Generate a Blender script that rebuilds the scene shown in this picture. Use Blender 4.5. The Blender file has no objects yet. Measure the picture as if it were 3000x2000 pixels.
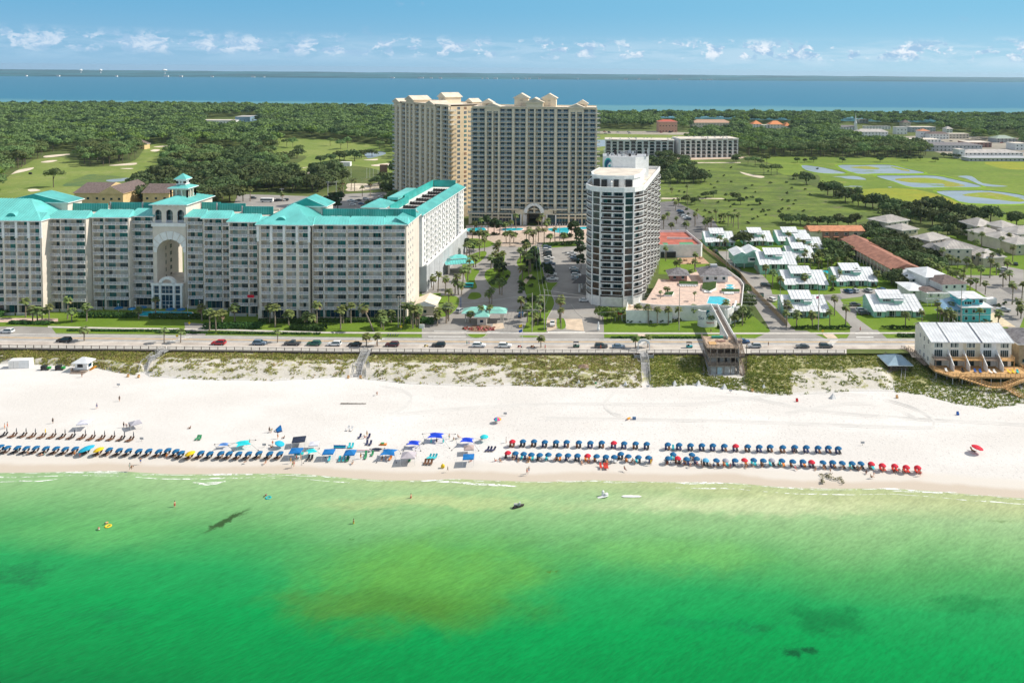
import bpy,math,random
from mathutils import Vector,Matrix,noise as mn
R=random.Random(7)
PI=math.pi
rad=math.radians
S=bpy.context.scene
COL=S.collection
F,HC,PPX=2330.0,98.0,1750.0
EP,RO=math.atan(0.047),0.0095
PPY=206.4+F*math.tan(EP)
_u0=Vector((0,math.sin(EP),math.cos(EP)));_w=Vector((0,math.cos(EP),-math.sin(EP)));_ex=Vector((1,0,0))
CU=math.cos(RO)*_u0-math.sin(RO)*_ex
CR=math.cos(RO)*_ex+math.sin(RO)*_u0
CAMP=Vector((0,0,HC))
cd=bpy.data.cameras.new('camera');cam=bpy.data.objects.new('camera',cd);COL.objects.link(cam)
cam.matrix_world=Matrix(((CR.x,CU.x,-_w.x,0),(CR.y,CU.y,-_w.y,0),(CR.z,CU.z,-_w.z,HC),(0,0,0,1)))
cd.sensor_width=36;cd.lens=36*F/3000
cd.shift_x=(1500-PPX)/3000;cd.shift_y=(PPY-1000)/3000
cd.clip_start=1;cd.clip_end=200000
S.camera=cam
def ray(px,py):
 return _w+CR*((px-PPX)/F)-CU*((py-PPY)/F)
def W(px,py,z=0.0):
 """ground point seen at a photo pixel"""
 d=ray(px,py);t=(z-HC)/d.z
 p=CAMP+d*t
 return Vector((p.x,p.y,z))
def P(v):
 q=Vector(v)-CAMP;z=q.dot(_w)
 return PPX+F*q.dot(CR)/z,PPY-F*q.dot(CU)/z
def sc(px,py,z=0.0):
 """photo pixels per metre at a ground point"""
 return F/(W(px,py,z)-CAMP).dot(_w)
def HT(px,pyb,pyt):
 """height of a thing whose base shows at pyb and top at pyt"""
 return(pyb-pyt)/sc(px,pyb)
def AT(px,py,y):
 """point at depth y seen at a pixel"""
 d=ray(px,py);t=y/d.y
 return CAMP+d*t
class MB:
 def __init__(s):s.v=[];s.f=[];s.m=[];s.mats=[]
 def mi(s,m):
  if m not in s.mats:s.mats.append(m)
  return s.mats.index(m)
 def face(s,pts,m):
  b=len(s.v);s.v.extend(tuple(p)for p in pts);s.f.append(tuple(range(b,b+len(pts))));s.m.append(s.mi(m))
 def box(s,a,b,m,fr=None,skip=''):
  x0,y0,z0=a;x1,y1,z1=b
  c=[(x0,y0,z0),(x1,y0,z0),(x1,y1,z0),(x0,y1,z0),(x0,y0,z1),(x1,y0,z1),(x1,y1,z1),(x0,y1,z1)]
  if fr:c=[fr(*p)for p in c];skip=skip.replace('k','f')
  b0=len(s.v);s.v.extend(tuple(p)for p in c);k=s.mi(m)
  for n,q in(('b',(0,3,2,1)),('t',(4,5,6,7)),('f',(0,1,5,4)),('r',(1,2,6,5)),('k',(2,3,7,6)),('l',(3,0,4,7))):
   if n in skip:continue
   s.f.append(tuple(b0+i for i in q));s.m.append(k)
 def prism(s,pts,z0,z1,m,mt=None,fr=None):
  """vertical prism over a polygon (counter-clockwise)"""
  n=len(pts);A=[(p[0],p[1],z0)for p in pts];B=[(p[0],p[1],z1)for p in pts]
  if fr:A=[fr(*p)for p in A];B=[fr(*p)for p in B]
  s.face(B,mt or m);s.face(A[::-1],m)
  for i in range(n):
   j=(i+1)%n;s.face([A[i],A[j],B[j],B[i]],m)
 def tube(s,a,b,r0,r1,m,n=6,cap=True):
  a=Vector(a);b=Vector(b);d=(b-a).normalized()
  u=d.orthogonal().normalized();w=d.cross(u);b0=len(s.v);k=s.mi(m)
  for c,r in((a,r0),(b,r1)):
   for i in range(n):
    t=2*PI*i/n;s.v.append(tuple(c+u*(math.cos(t)*r)+w*(math.sin(t)*r)))
  for i in range(n):
   j=(i+1)%n;s.f.append((b0+i,b0+j,b0+n+j,b0+n+i));s.m.append(k)
  if cap:
   s.f.append(tuple(b0+n+i for i in range(n)));s.m.append(k)
   s.f.append(tuple(b0+i for i in range(n))[::-1]);s.m.append(k)
 def lathe(s,prof,m,n=12,c=(0,0,0),sx=1,sy=1):
  """revolve (r, z) pairs"""
  b0=len(s.v);k=s.mi(m)
  for r,z in prof:
   for i in range(n):
    t=2*PI*i/n;s.v.append((c[0]+math.cos(t)*r*sx,c[1]+math.sin(t)*r*sy,c[2]+z))
  for q in range(len(prof)-1):
   for i in range(n):
    j=(i+1)%n
    s.f.append((b0+q*n+i,b0+q*n+j,b0+(q+1)*n+j,b0+(q+1)*n+i));s.m.append(k)
 def add(s,o,M=None):
  b0=len(s.v);s.v.extend(tuple(M@Vector(p))if M else p for p in o.v)
  mm=[s.mi(x)for x in o.mats]
  s.f.extend(tuple(b0+i for i in f)for f in o.f);s.m.extend(mm[i]for i in o.m)
 def mesh(s,name):
  me=bpy.data.meshes.new(name);me.from_pydata(s.v,[],s.f)
  for m in s.mats:me.materials.append(m)
  me.polygons.foreach_set('material_index',s.m);me.update();return me
 def build(s,name,parent=None,smooth=False,**k):
  if not s.f:return None
  me=s.mesh(name)
  if smooth:me.polygons.foreach_set('use_smooth',[True]*len(me.polygons))
  return obj(name,me,parent,**k)
def obj(name,me,parent=None,loc=None,rz=None,**k):
 o=bpy.data.objects.new(name,me);COL.objects.link(o)
 if parent is not None:o.parent=parent
 if loc is not None:o.location=loc
 if rz is not None:o.rotation_euler=(0,0,rz)
 return tag(o,**k)
def tag(o,label=None,cat=None,group=None,kind=None):
 if label:o['label']=label
 if cat:o['category']=cat
 if group:o['group']=group
 if kind:o['kind']=kind
 return o
KIDS={}
def thing(name,label,cat,loc=(0,0,0),rz=0,group=None):
 return obj(name,None,None,loc,rz,label=label,cat=cat,group=group)
def struct(mb,name,**k):return mb.build(name,kind='structure',**k)
def dup(src,loc,rz=0,label=None,group=None,scale=None,swap=None):
 """copy a thing with its parts and sub-parts"""
 r=src.copy();COL.objects.link(r);r.location=loc;r.rotation_euler=(src.rotation_euler[0],src.rotation_euler[1],rz)
 if scale:r.scale=(scale,)*3 if not isinstance(scale,tuple)else scale
 if label:r['label']=label
 if group:r['group']=group
 if swap and r.data:r.data=swap(r.data)
 for ch in KIDS.get(src.name,()):
  c=ch.copy();COL.objects.link(c);c.parent=r
  if swap and c.data:c.data=swap(c.data)
  for g in KIDS.get(ch.name,()):
   d=g.copy();COL.objects.link(d);d.parent=c
   if swap and d.data:d.data=swap(d.data)
 return r
def kids(o):
 KIDS[o.name]=list(o.children)
 for c in o.children:KIDS[c.name]=list(c.children)
 return o
def few(parent,name,mbs,n=96,sub=None):
 """the n that show largest as parts, the rest as one part of kind stuff; mbs = [(point, MB)]"""
 mbs=sorted(mbs,key=lambda t:(Vector(t[0])-CAMP).length)
 for p,m in mbs[:n]:m.build(name,parent)
 if len(mbs)>n:
  r=MB()
  for p,m in mbs[n:]:r.add(m)
  r.build(name+'_rows',parent,kind='stuff')
class Fr:
 """local frame: u along a wall, v outward from it, z up"""
 def __init__(s,a,b,flip=False):
  s.a=Vector((a[0],a[1],0));t=Vector((b[0]-a[0],b[1]-a[1],0));s.L=t.length;s.t=t.normalized()
  s.n=Vector((s.t.y,-s.t.x,0))*(-1 if flip else 1)
 def __call__(s,u,v,z):
  return s.a+s.t*u+s.n*v+Vector((0,0,z))
 def xy(s,u,v):p=s(u,v,0);return(p.x,p.y)
ORD='first second third fourth fifth sixth seventh eighth ninth tenth eleventh twelfth thirteenth fourteenth fifteenth sixteenth seventeenth eighteenth nineteenth twentieth'.split()
def ordn(i):
 """0 -> first"""
 i+=1
 if i<=20:return ORD[i-1]
 t,u=divmod(i,10)
 tens={2:'twent',3:'thirt',4:'fort',5:'fift',6:'sixt',7:'sevent',8:'eight',9:'ninet'}[t]
 return tens+'ieth' if u==0 else tens+'y-'+ORD[u-1]
def lin(c):
 return tuple((x/12.92 if x<=0.04045 else((x+0.055)/1.055)**2.4)for x in c)
MATS={}
class NT:
 """tiny node helper"""
 def __init__(s,mt):
  s.t=mt.node_tree;s.n=s.t.nodes;s.l=s.t.links
 def new(s,ty,ins=None,**kw):
  nd=s.n.new(ty)
  for k,v in kw.items():setattr(nd,k,v)
  for k,v in(ins or{}).items():
   if isinstance(v,bpy.types.NodeSocket):s.l.new(v,nd.inputs[k])
   else:nd.inputs[k].default_value=v
  return nd
 def math(s,op,a,b=0.0,c=None,clamp=False):
  nd=s.n.new('ShaderNodeMath');nd.operation=op;nd.use_clamp=clamp
  for i,v in enumerate((a,b,c)):
   if v is None:continue
   if isinstance(v,bpy.types.NodeSocket):s.l.new(v,nd.inputs[i])
   else:nd.inputs[i].default_value=v
  return nd.outputs[0]
 def mix(s,f,a,b,bt='MIX'):
  nd=s.n.new('ShaderNodeMix');nd.data_type='RGBA';nd.blend_type=bt
  for i,v in((0,f),(6,a),(7,b)):
   if isinstance(v,bpy.types.NodeSocket):s.l.new(v,nd.inputs[i])
   else:nd.inputs[i].default_value=(*v,1)if isinstance(v,tuple)and len(v)==3 else v
  return nd.outputs[2]
 def noise(s,scale,vec=None,det=3,rough=0.6,dist=0.0,out=0):
  nd=s.n.new('ShaderNodeTexNoise');nd.inputs['Scale'].default_value=scale;nd.inputs['Detail'].default_value=det
  nd.inputs['Roughness'].default_value=rough;nd.inputs['Distortion'].default_value=dist
  if vec:s.l.new(vec,nd.inputs['Vector'])
  return nd.outputs[out]
 def ramp(s,f,stops,interp='LINEAR'):
  nd=s.n.new('ShaderNodeValToRGB');s.l.new(f,nd.inputs[0]);e=nd.color_ramp.elements;nd.color_ramp.interpolation=interp
  while len(e)<len(stops):e.new(0.5)
  for i,(p,c)in enumerate(stops):
   e[i].position=p;e[i].color=(*c,1)if len(c)==3 else c
  return nd.outputs[0]
 def step(s,v,a,b):
  nd=s.n.new('ShaderNodeMapRange');nd.interpolation_type='SMOOTHSTEP';nd.clamp=True
  s.l.new(v,nd.inputs['Value'])
  for k,x in(('From Min',a),('From Max',b)):nd.inputs[k].default_value=x
  return nd.outputs[0]
 def pos(s):return s.new('ShaderNodeNewGeometry').outputs['Position']
 def scale(s,vec,xyz):
  nd=s.new('ShaderNodeVectorMath',{0:vec,1:xyz},operation='MULTIPLY');return nd.outputs[0]
def newmat(name,rough=0.7,spec=0.3):
 m=bpy.data.materials.new(name);m.use_nodes=True;t=NT(m);b=t.n['Principled BSDF']
 b.inputs['Roughness'].default_value=rough;b.inputs['Specular IOR Level'].default_value=spec
 MATS[name]=m;return m,t,b
def M(name,c,rough=0.7,var=0.12,scale=1.5,spec=0.3,c2=None,bump=0.0,metal=0.0,det=3,rnd=0.0):
 """plain coloured surface with mottled variation; c is the base colour (linear)"""
 m,t,b=newmat(name,rough,spec);v=t.pos()
 f=t.noise(scale,v,det);c2=c2 or tuple(x*(1-2.2*var)for x in c)
 col=t.mix(t.step(f,0.3,0.7),c2,tuple(min(1,x*(1+var))for x in c))
 if rnd:
  oi=t.new('ShaderNodeObjectInfo').outputs['Random']
  hs=t.new('ShaderNodeHueSaturation',{'Color':col,'Value':t.math('MULTIPLY_ADD',oi,2*rnd,1-rnd),'Hue':t.math('MULTIPLY_ADD',oi,0.07 if rnd>.2 else 0,0.465 if rnd>.2 else .5)})
  col=hs.outputs[0]
 t.l.new(col,b.inputs['Base Color']);b.inputs['Metallic'].default_value=metal
 if bump:t.l.new(t.new('ShaderNodeBump',{'Height':f,'Strength':bump}).outputs[0],b.inputs['Normal'])
 return m
def poly(mb,pts,z,m,back=False):
 """flat sheet on the ground given by photo pixels"""
 mb.face([W(x,y,z)for x,y in pts],m)
def sheet(name,polys,z,m,**k):
 mb=MB()
 for i,p in enumerate(polys):poly(mb,p,z+.003*i,m)
 k.setdefault('kind','structure')
 return mb.build(name,**k)
def cv(pts,ox,oy,s):
 return[(ox+x/s,oy+y/s)for x,y in pts]
A1=lambda*p:cv(p,0,1200,4.523)
A2=lambda*p:cv(p,500,1200,4.523)
A3=lambda*p:cv(p,1000,1200,4.523)
A4=lambda*p:cv(p,1440,1240,4.523)
A5=lambda*p:cv(p,1920,1260,4.523)
A6=lambda*p:cv(p,2400,1240,3.92)
C1=lambda*p:cv(p,1200,640,4.2)
C2=lambda*p:cv(p,1750,650,3.92)
C3=lambda*p:cv(p,2300,600,3.36)
WHITE=M('white_paint',(.80,.80,.79),.55,.05,0.6)
CREAM=M('cream_stucco',(.70,.63,.55),.85,.04,0.25)
SHELL=M('shell_stucco',(.68,.62,.54),.85,.06,0.25)
PEACH=M('peach_stucco',(.76,.61,.42),.85,.05,0.2)
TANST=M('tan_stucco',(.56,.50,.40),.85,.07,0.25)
GREYW=M('grey_wall_and_shade',(.46,.48,.50),.85,.06,0.15)
TCR=M('sand_stucco',(.76,.66,.51),.85,.04,0.25)
SLAB=M('slab_edge',(.80,.77,.73),.7,.05,0.8)
SHADE=M('shaded_recess_wall',(.60,.51,.41),.85,.10,0.4)  # darker copy of the cream stucco, recess shade put into the colour
def ribbed(name,c,w=0.45,rough=.4,ax=(1,0,0),spec=.4,var=.08):
 m,t,b=newmat(name,rough,spec);v=t.pos()
 oc=t.new('ShaderNodeTexCoord').outputs['UV']
 f=t.noise(.12,v,4)
 col=t.mix(t.step(f,.3,.7),tuple(x*(1-2*var)for x in c),c)
 wv=t.new('ShaderNodeTexWave',{'Vector':oc,'Scale':1/w/6.283*6.283/2},wave_type='BANDS',bands_direction='X',wave_profile='SIN')
 g=t.step(wv.outputs['Fac'],.02,.25)
 t.l.new(t.mix(g,tuple(x*.62 for x in c),col),b.inputs['Base Color'])
 return m
TEAL=M('teal_metal_roof',(.15,.56,.53),.38,.09,0.15,.45)
TEALD=M('teal_screen',(.03,.36,.33),.5,.10,0.2,.35)
TEALR=M('teal_rib',(.24,.64,.61),.38,.05,0.4)
WROOF=M('white_metal_roof',(.74,.76,.78),.4,.07,0.3,.4)
WRIB=M('white_rib',(.62,.65,.70),.4,.05,.4)
TRIB=M('tan_rib',(.38,.35,.33),.5,.05,.4)
GROOF=M('grey_shingle',(.21,.20,.21),.9,.18,0.9)
BROOF=M('brown_shingle',(.17,.13,.12),.9,.15,0.9)
TROOF=M('tan_metal_roof',(.47,.44,.41),.5,.10,0.25)
OROOF=M('orange_roof',(.55,.24,.13),.8,.12,0.5)
RROOF=M('red_brown_roof',(.36,.17,.12),.9,.13,0.4)
FROOF=M('flat_roof',(.66,.60,.52),.9,.10,0.15)
CROOF=M('cream_roof',(.72,.62,.50),.7,.08,0.3)
BLACKM=M('dark_bronze',(.05,.04,.04),.5,.1,1)
DARK=M('dark_opening',(.03,.032,.035),.6,.1,1)
def glassm(name,c,rough=.15,spec=.5,var=.12,sc_=.35):
 return M(name,c,rough,var,sc_,spec)
GL1=glassm('glass_teal',(.025,.15,.145))
GL2=glassm('glass_dark',(.018,.05,.058))
GL3=M('curtain_glass',(.30,.36,.34),.3,.15,.8,.5)
GL4=M('pale_curtain',(.55,.54,.50),.4,.12,.8,.4)
GL5=glassm('glass_blue',(.014,.055,.10))
GLS=[GL1,GL1,GL2,GL2,GL3,GL4]
GLT=[GL5,GL5,GL2,GL5,GL2]
def seethrough(name,c,a):
 m,t,b=newmat(name,.6,.2)
 tr=t.new('ShaderNodeBsdfTransparent')
 mx=t.new('ShaderNodeMixShader',{0:a,1:tr.outputs[0],2:b.outputs[0]})
 b.inputs['Base Color'].default_value=(*c,1)
 t.l.new(mx.outputs[0],t.n['Material Output'].inputs[0]);return m
RAIL=seethrough('railing_mesh',(.62,.62,.68),.55)
RAILT=seethrough('railing_tower',(.42,.52,.56),.55)
RAILD=seethrough('railing_dark',(.05,.035,.03),.93)
NETM=seethrough('net_mesh',(.5,.55,.5),.18)
CONC=M('concrete',(.50,.48,.45),.9,.08,.4)
ASPH=M('asphalt',(.30,.29,.28),.93,.10,.12,c2=(.25,.245,.24))
ASPHD=M('asphalt_lot',(.17,.165,.165),.93,.12,.15)
PAVE=M('pavement',(.31,.295,.275),.93,.08,.10,c2=(.265,.25,.235))
ROADM=M('road_surface',(.40,.385,.37),.93,.06,.3,c2=(.335,.32,.305))
SHOUL=M('parking_shoulder',(.52,.47,.42),.93,.12,.15,c2=(.40,.35,.31))
SIDE=M('sidewalk_concrete',(.56,.53,.49),.93,.06,.5)
BEIGEP=M('beige_paving',(.62,.50,.38),.93,.08,.4)
PINKP=M('pink_paving',(.62,.46,.38),.93,.12,.6,c2=(.52,.40,.34))
YLINE=M('yellow_line',(.80,.50,.16),.8,.08,1)
WLINE=M('white_line',(.78,.77,.74),.8,.08,1)
POOLW=M('pool_water',(.02,.52,.62),.08,.10,.6,.6,c2=(.02,.42,.55))
PONDW,t,b=newmat('pond_water',.35,.3);v=t.pos();v2=t.scale(v,(1,2.2,1))
t.l.new(t.mix(t.step(t.noise(.035,v2,5,.7),.57,.63),t.mix(t.noise(.02,v2,4),(.15,.21,.27),(.36,.42,.46)),(.16,.24,.04)),b.inputs['Base Color'])
WOOD=M('weathered_wood',(.33,.26,.21),.85,.2,2.5)
WOODD=M('dark_wood',(.16,.12,.10),.85,.2,2.5)
WOODN=M('new_wood',(.62,.38,.17),.75,.15,2)
GREYWD=M('grey_board',(.42,.42,.42),.85,.12,1.5)
TURQ=M('turquoise_siding',(.33,.62,.52),.7,.07,.8)
AQUA=M('aqua_siding',(.10,.56,.62),.7,.07,.8)
SIDING=M('ivory_siding',(.80,.77,.69),.7,.05,.8)
YELST=M('yellow_stucco',(.72,.54,.28),.85,.06,.3)
BRICKP=M('pink_brick',(.34,.20,.17),.9,.15,1)
REDC=M('red_court',(.46,.14,.10),.9,.12,.2)
GRNC=M('green_court',(.10,.30,.16),.9,.12,.2)
STEEL=M('steel_grey',(.45,.46,.48),.45,.08,1)
BARK=M('bark',(.16,.13,.10),.95,.2,3)
PBARK=M('palm_bark',(.28,.23,.18),.95,.2,3)
def leafm(name,c,c2,sc_=.35,rnd=.28):
 m,t,b=newmat(name,.75,.15);v=t.pos()
 f=t.noise(sc_,v,4,.7)
 col=t.mix(t.step(f,.32,.68),c2,c)
 oi=t.new('ShaderNodeObjectInfo').outputs['Random']
 hs=t.new('ShaderNodeHueSaturation',{'Color':col,'Value':t.math('MULTIPLY_ADD',oi,2*rnd,1-rnd),'Hue':t.math('MULTIPLY_ADD',oi,.05,.475)})
 t.l.new(hs.outputs[0],b.inputs['Base Color'])
 tl=t.new('ShaderNodeBsdfTranslucent',{'Color':hs.outputs[0]})
 mx=t.new('ShaderNodeMixShader',{0:.25,1:b.outputs[0],2:tl.outputs[0]})
 t.l.new(mx.outputs[0],t.n['Material Output'].inputs[0]);return m
LPINE=leafm('pine_leaves',(.185,.25,.08),(.10,.155,.06),.35,.36)
LOAK=leafm('oak_leaves',(.125,.165,.06),(.06,.095,.04))
LLIGHT=leafm('light_leaves',(.19,.25,.05),(.10,.16,.04))
LDARK=leafm('dark_leaves',(.07,.11,.045),(.035,.065,.03))
LPALM=leafm('palm_leaves',(.24,.29,.09),(.12,.16,.06),.8,.2)
LPALMD=leafm('palm_thatch',(.33,.26,.14),(.20,.15,.09),.8,.15)
LHEDGE=leafm('hedge_leaves',(.075,.15,.035),(.035,.08,.022),.6,.15)
GRASSB=leafm('dune_grass',(.42,.43,.12),(.25,.29,.07),.12,.12)
def smooth(pts,n=5,closed=True):
 out=[];L=len(pts)
 for i in range(L if closed else L-1):
  g=lambda k:pts[k%L]if closed else pts[max(0,min(L-1,k))]
  a,b,c,d=g(i-1),g(i),g(i+1),g(i+2)
  for j in range(n):
   t=j/n
   out.append(tuple(.5*(2*b[q]+(c[q]-a[q])*t+(2*a[q]-5*b[q]+4*c[q]-d[q])*t*t+(3*b[q]-a[q]-3*c[q]+d[q])*t**3)for q in(0,1)))
 if not closed:out.append(pts[-1])
 return out
def interp(pl,x):
 if x<=pl[0][0]:a,b=pl[0],pl[1]
 elif x>=pl[-1][0]:a,b=pl[-2],pl[-1]
 else:
  for a,b in zip(pl,pl[1:]):
   if a[0]<=x<=b[0]:break
 return a[1]+(b[1]-a[1])*(x-a[0])/(b[0]-a[0])
def strip(name,top,bot,x0,x1,z,m,step=50,**k):
 mb=MB();n=max(1,int((x1-x0)/step));vs=[]
 xs=[x0+(x1-x0)*i/n for i in range(n+1)]
 for a,b in zip(xs,xs[1:]):
  mb.face([W(a,interp(bot,a),z),W(b,interp(bot,b),z),W(b,interp(top,b),z),W(a,interp(top,a),z)],m)
 k.setdefault('kind','structure')
 return mb.build(name,**k)
def groundm(name,c,c2,c3=None,sc_=.03,fine=.6,st=(1,1,1),rough=.95):
 m,t,b=newmat(name,rough,.1);v=t.pos();vv=t.scale(v,st)
 f=t.noise(sc_,vv,6,.65);g=t.noise(fine,v,3,.7)
 col=t.mix(t.step(f,.36,.64),c,c2)
 if c3:col=t.mix(t.step(t.noise(sc_*3.1,vv,5,.7,1.0),.54,.72),col,c3)
 col=t.mix(t.math('MULTIPLY',t.step(g,.35,.7),.35),col,tuple(x*.45 for x in c2))
 t.l.new(col,b.inputs['Base Color'])
 t.l.new(t.new('ShaderNodeBump',{'Height':g,'Strength':.5,'Distance':.3}).outputs[0],b.inputs['Normal'])
 return m
GFOREST=groundm('forest_floor',(.09,.13,.04),(.13,.16,.05),(.19,.18,.09),.02,.3)
GLAWN=groundm('lawn',(.13,.22,.025),(.17,.26,.035),None,.05,1.2)
GGOLF=groundm('fairway',(.24,.29,.08),(.17,.24,.055),(.30,.31,.13),.014,.25)
GMEAD=groundm('meadow',(.195,.27,.045),(.145,.22,.04),(.25,.27,.07),.010,.2,(1,2.2,1))
GYEL=groundm('yellow_field',(.31,.31,.04),(.24,.30,.04),None,.012,.2,(1,2,1))
GSCRUB=groundm('scrub_field',(.18,.245,.05),(.10,.145,.04),(.20,.165,.12),.03,.22,(1,1.8,1))
GMARSH=groundm('marsh',(.10,.17,.07),(.16,.21,.06),None,.05,.5)
GBERM=groundm('berm_grass',(.24,.38,.03),(.19,.32,.03),None,.03,.3)
GTOWN=groundm('town_ground',(.42,.38,.31),(.30,.28,.24),None,.012,.1)
SANDT=M('bunker_sand',(.72,.62,.50),.95,.08,.1)
MULCH=M('mulch_bed',(.26,.16,.11),.95,.2,1.5)
bay_sh=[(-9000,1900),(-2500,1830),(-1300,1760),(-900,1730),(-600,1790),(-200,1700),(200,1640),(600,1600),(1000,1560),(1500,1540),(3000,1500),(9000,1600)]
RW=[(-200,1018),(0,1020),(700,1027),(1000,1031),(1500,1034),(2100,1035),(2490,1035),(3200,1036)]
mb=MB()
fr_=[W(x,interp(RW,x))for x in range(-1400,4700,100)]
mb.face([Vector((9000,fr_[-1].y,-.02)),Vector((9000,1600,-.02))]+[Vector((x,y,-.02))for x,y in smooth(bay_sh,6,False)[::-1]]+[Vector((-9000,fr_[0].y,-.02))]+[Vector((p.x,p.y,-.02))for p in fr_],GFOREST)
struct(mb,'ground')
mw,t,b=newmat('bay_water',.45,.15)
v=t.pos();y_=t.new('ShaderNodeSeparateXYZ',{0:v}).outputs[1]
shal=t.step(t.math('ADD',y_,t.math('MULTIPLY',t.noise(.004,v,3),300)),2350,2500)
col=t.mix(shal,(.10,.27,.30),(.012,.15,.26))
col=t.mix(t.math('MULTIPLY',t.noise(.006,t.scale(v,(.35,1,1)),5,.7),.45),col,(.022,.19,.30))
t.l.new(col,b.inputs['Base Color'])
t.l.new(t.new('ShaderNodeBump',{'Height':t.noise(.02,t.scale(v,(.4,1,1)),5,.8),'Strength':.6,'Distance':4.0}).outputs[0],b.inputs['Normal'])
mb=MB();mb.face([(-17000,1300,-.6),(17000,1300,-.6),(17000,13600,-.6),(-17000,13600,-.6)],mw);struct(mb,'bay_water')
FARL=M('hazy_far_woods',(.03,.135,.17),.95,.2,.0012)  # blue of the distant haze is put into the woods colour
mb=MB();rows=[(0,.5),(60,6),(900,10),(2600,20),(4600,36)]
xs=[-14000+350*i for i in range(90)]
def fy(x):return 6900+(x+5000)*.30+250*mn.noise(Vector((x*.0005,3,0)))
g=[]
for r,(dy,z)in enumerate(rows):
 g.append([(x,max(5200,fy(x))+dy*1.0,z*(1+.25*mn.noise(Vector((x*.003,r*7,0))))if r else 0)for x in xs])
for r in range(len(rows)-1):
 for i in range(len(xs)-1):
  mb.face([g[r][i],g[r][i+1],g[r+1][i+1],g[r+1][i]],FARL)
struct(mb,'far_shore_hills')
mb=MB();fb=M('far_house_white',(.80,.76,.70),.8,.05,.01)
for i in range(46):
 x=R.uniform(-7500,2500);w=R.uniform(12,40)
 mb=MB();mb.box((-w/2,-8,0),(w/2,8,R.uniform(5,14)),fb);mb.face([(-w/2-2,-10,9),(w/2+2,-10,9),(w/2,0,13),(-w/2,0,13)],GROOF)
 mb.build('shore_house',loc=(x,fy(x)-22,0),label='tiny pale house on the far shore across the bay',cat='house',group='pale houses strung along the far shore of the bay')
for px,lab in((237,'small'),(295,'middle'),(483,'largest')):
 p=AT(px,207,8600);mb=MB();r=26 if lab=='largest' else 17
 mb.lathe([(0,30),(r*.7,34),(r,42),(r*.7,52),(0,56)],WHITE,10,(0,0,0));mb.tube((0,0,-40),(0,0,34),4,4,WHITE,8)
 mb.build('water_tower',loc=(p.x,p.y,p.z-40),label=f'{lab} white water tower over the far shore woods',cat='water tower')
G5=lambda*p:cv(p,0,280,3.794)
G6=lambda*p:cv(p,600,280,3.92)
G4=lambda*p:cv(p,2400,320,3.92)
G2=lambda*p:cv(p,2000,300,2.352)
G3=lambda*p:cv(p,1700,260,3.618)
GOLF_L=smooth(G5((-60,1020),(120,880),(300,760),(450,700),(850,690),(900,790),(1250,780),(1500,720),(1600,600),(1700,545),(1950,540),(1870,640),(1760,780),(1530,860),(1480,960),(1500,1080),(1150,1090),(500,1130),(-60,1140)),3)
GOLF_R=smooth(G6((740,680),(860,560),(800,490),(1300,500),(1960,560),(2150,600),(2200,900),(1900,830),(1560,790),(1500,740),(1230,790),(1270,870),(1000,880),(910,840),(1100,760),(1150,690)),3)
CLEAR=G2((340,375),(640,372),(2352,400),(2352,780),(2200,850),(2060,770),(1820,760),(1600,760),(1380,760),(1240,800),(800,870),(230,870),(0,640),(0,380))
MEAD=smooth(G2((640,430),(900,415),(2400,405),(2400,800),(2250,830),(2100,760),(1820,720),(1600,700),(1380,700),(1180,600),(960,570),(930,500),(700,500)),3)
sheet('golf_grass',[GOLF_L,GOLF_R,smooth(G3((180,490),(870,490),(1190,500),(1090,560),(640,590),(180,660)),3)],.0,GGOLF)
sheet('scrub_field',[smooth(G2((-40,330),(200,400),(640,430),(700,500),(960,600),(1370,740),(1240,820),(800,890),(230,890),(-60,800)),3),smooth(G3((-100,960),(860,960),(1100,1440),(-100,1440)),2)],.02,GSCRUB)
sheet('meadow',[MEAD,smooth(G2((600,375),(1700,385),(2352,402),(2352,418),(900,420),(620,425)),2)],.04,GMEAD)
sheet('yellow_meadow',[smooth(G4((380,925),(1100,920),(1650,1090),(1430,1110),(720,1060),(400,960)),4),smooth(G4((1900,610),(2400,615),(2400,690),(2100,680)),4)],.06,GYEL)
PN=[G4((205,645),(500,640),(800,637),(1000,680),(1215,735),(700,738),(430,740)),G4((650,764),(1000,760),(1340,762),(1600,815),(1880,890),(1500,896),(1080,898),(850,830)),G4((1340,940),(1700,932),(1980,934),(2400,1000),(2400,1085),(1720,1080),(1500,1010)),G4((-200,640),(0,660),(100,680),(320,735),(60,738),(-150,700))]
mbb=MB()
for p in PN:
 c=(sum(x for x,y in p)/len(p),sum(y for x,y in p)/len(p))
 out=smooth([(c[0]+(x-c[0])*1.07,c[1]+(y-c[1])*1.16)for x,y in p],3);inn=smooth(p,3)
 for i in range(len(out)):
  j=(i+1)%len(out);mbb.face([W(*out[i],.05),W(*out[j],.05),W(*inn[j],.4),W(*inn[i],.4)],GBERM)
 inn2=smooth([(c[0]+(x-c[0])*.985,c[1]+(y-c[1])*.97)for x,y in p],3)
 for i in range(len(out)):
  j=(i+1)%len(out);mbb.face([W(*inn[i],.4),W(*inn[j],.4),W(*inn2[j],.05),W(*inn2[i],.05)],GBERM)
struct(mbb,'berm_grass')
SP=[G4((150,775),(300,768),(440,772),(540,810),(330,800),(240,782)),G4((0,875),(60,866),(250,885),(500,890),(60,890)),G4((1590,770),(1750,770),(1880,850),(2170,885),(1900,882),(1700,800)),G4((340,880),(500,886),(420,894)),G4((790,893),(830,893),(830,899),(800,899))]
for k,p in enumerate(PN+SP):
 sheet('pond_water',[smooth(p,3)],.09,PONDW)
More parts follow.
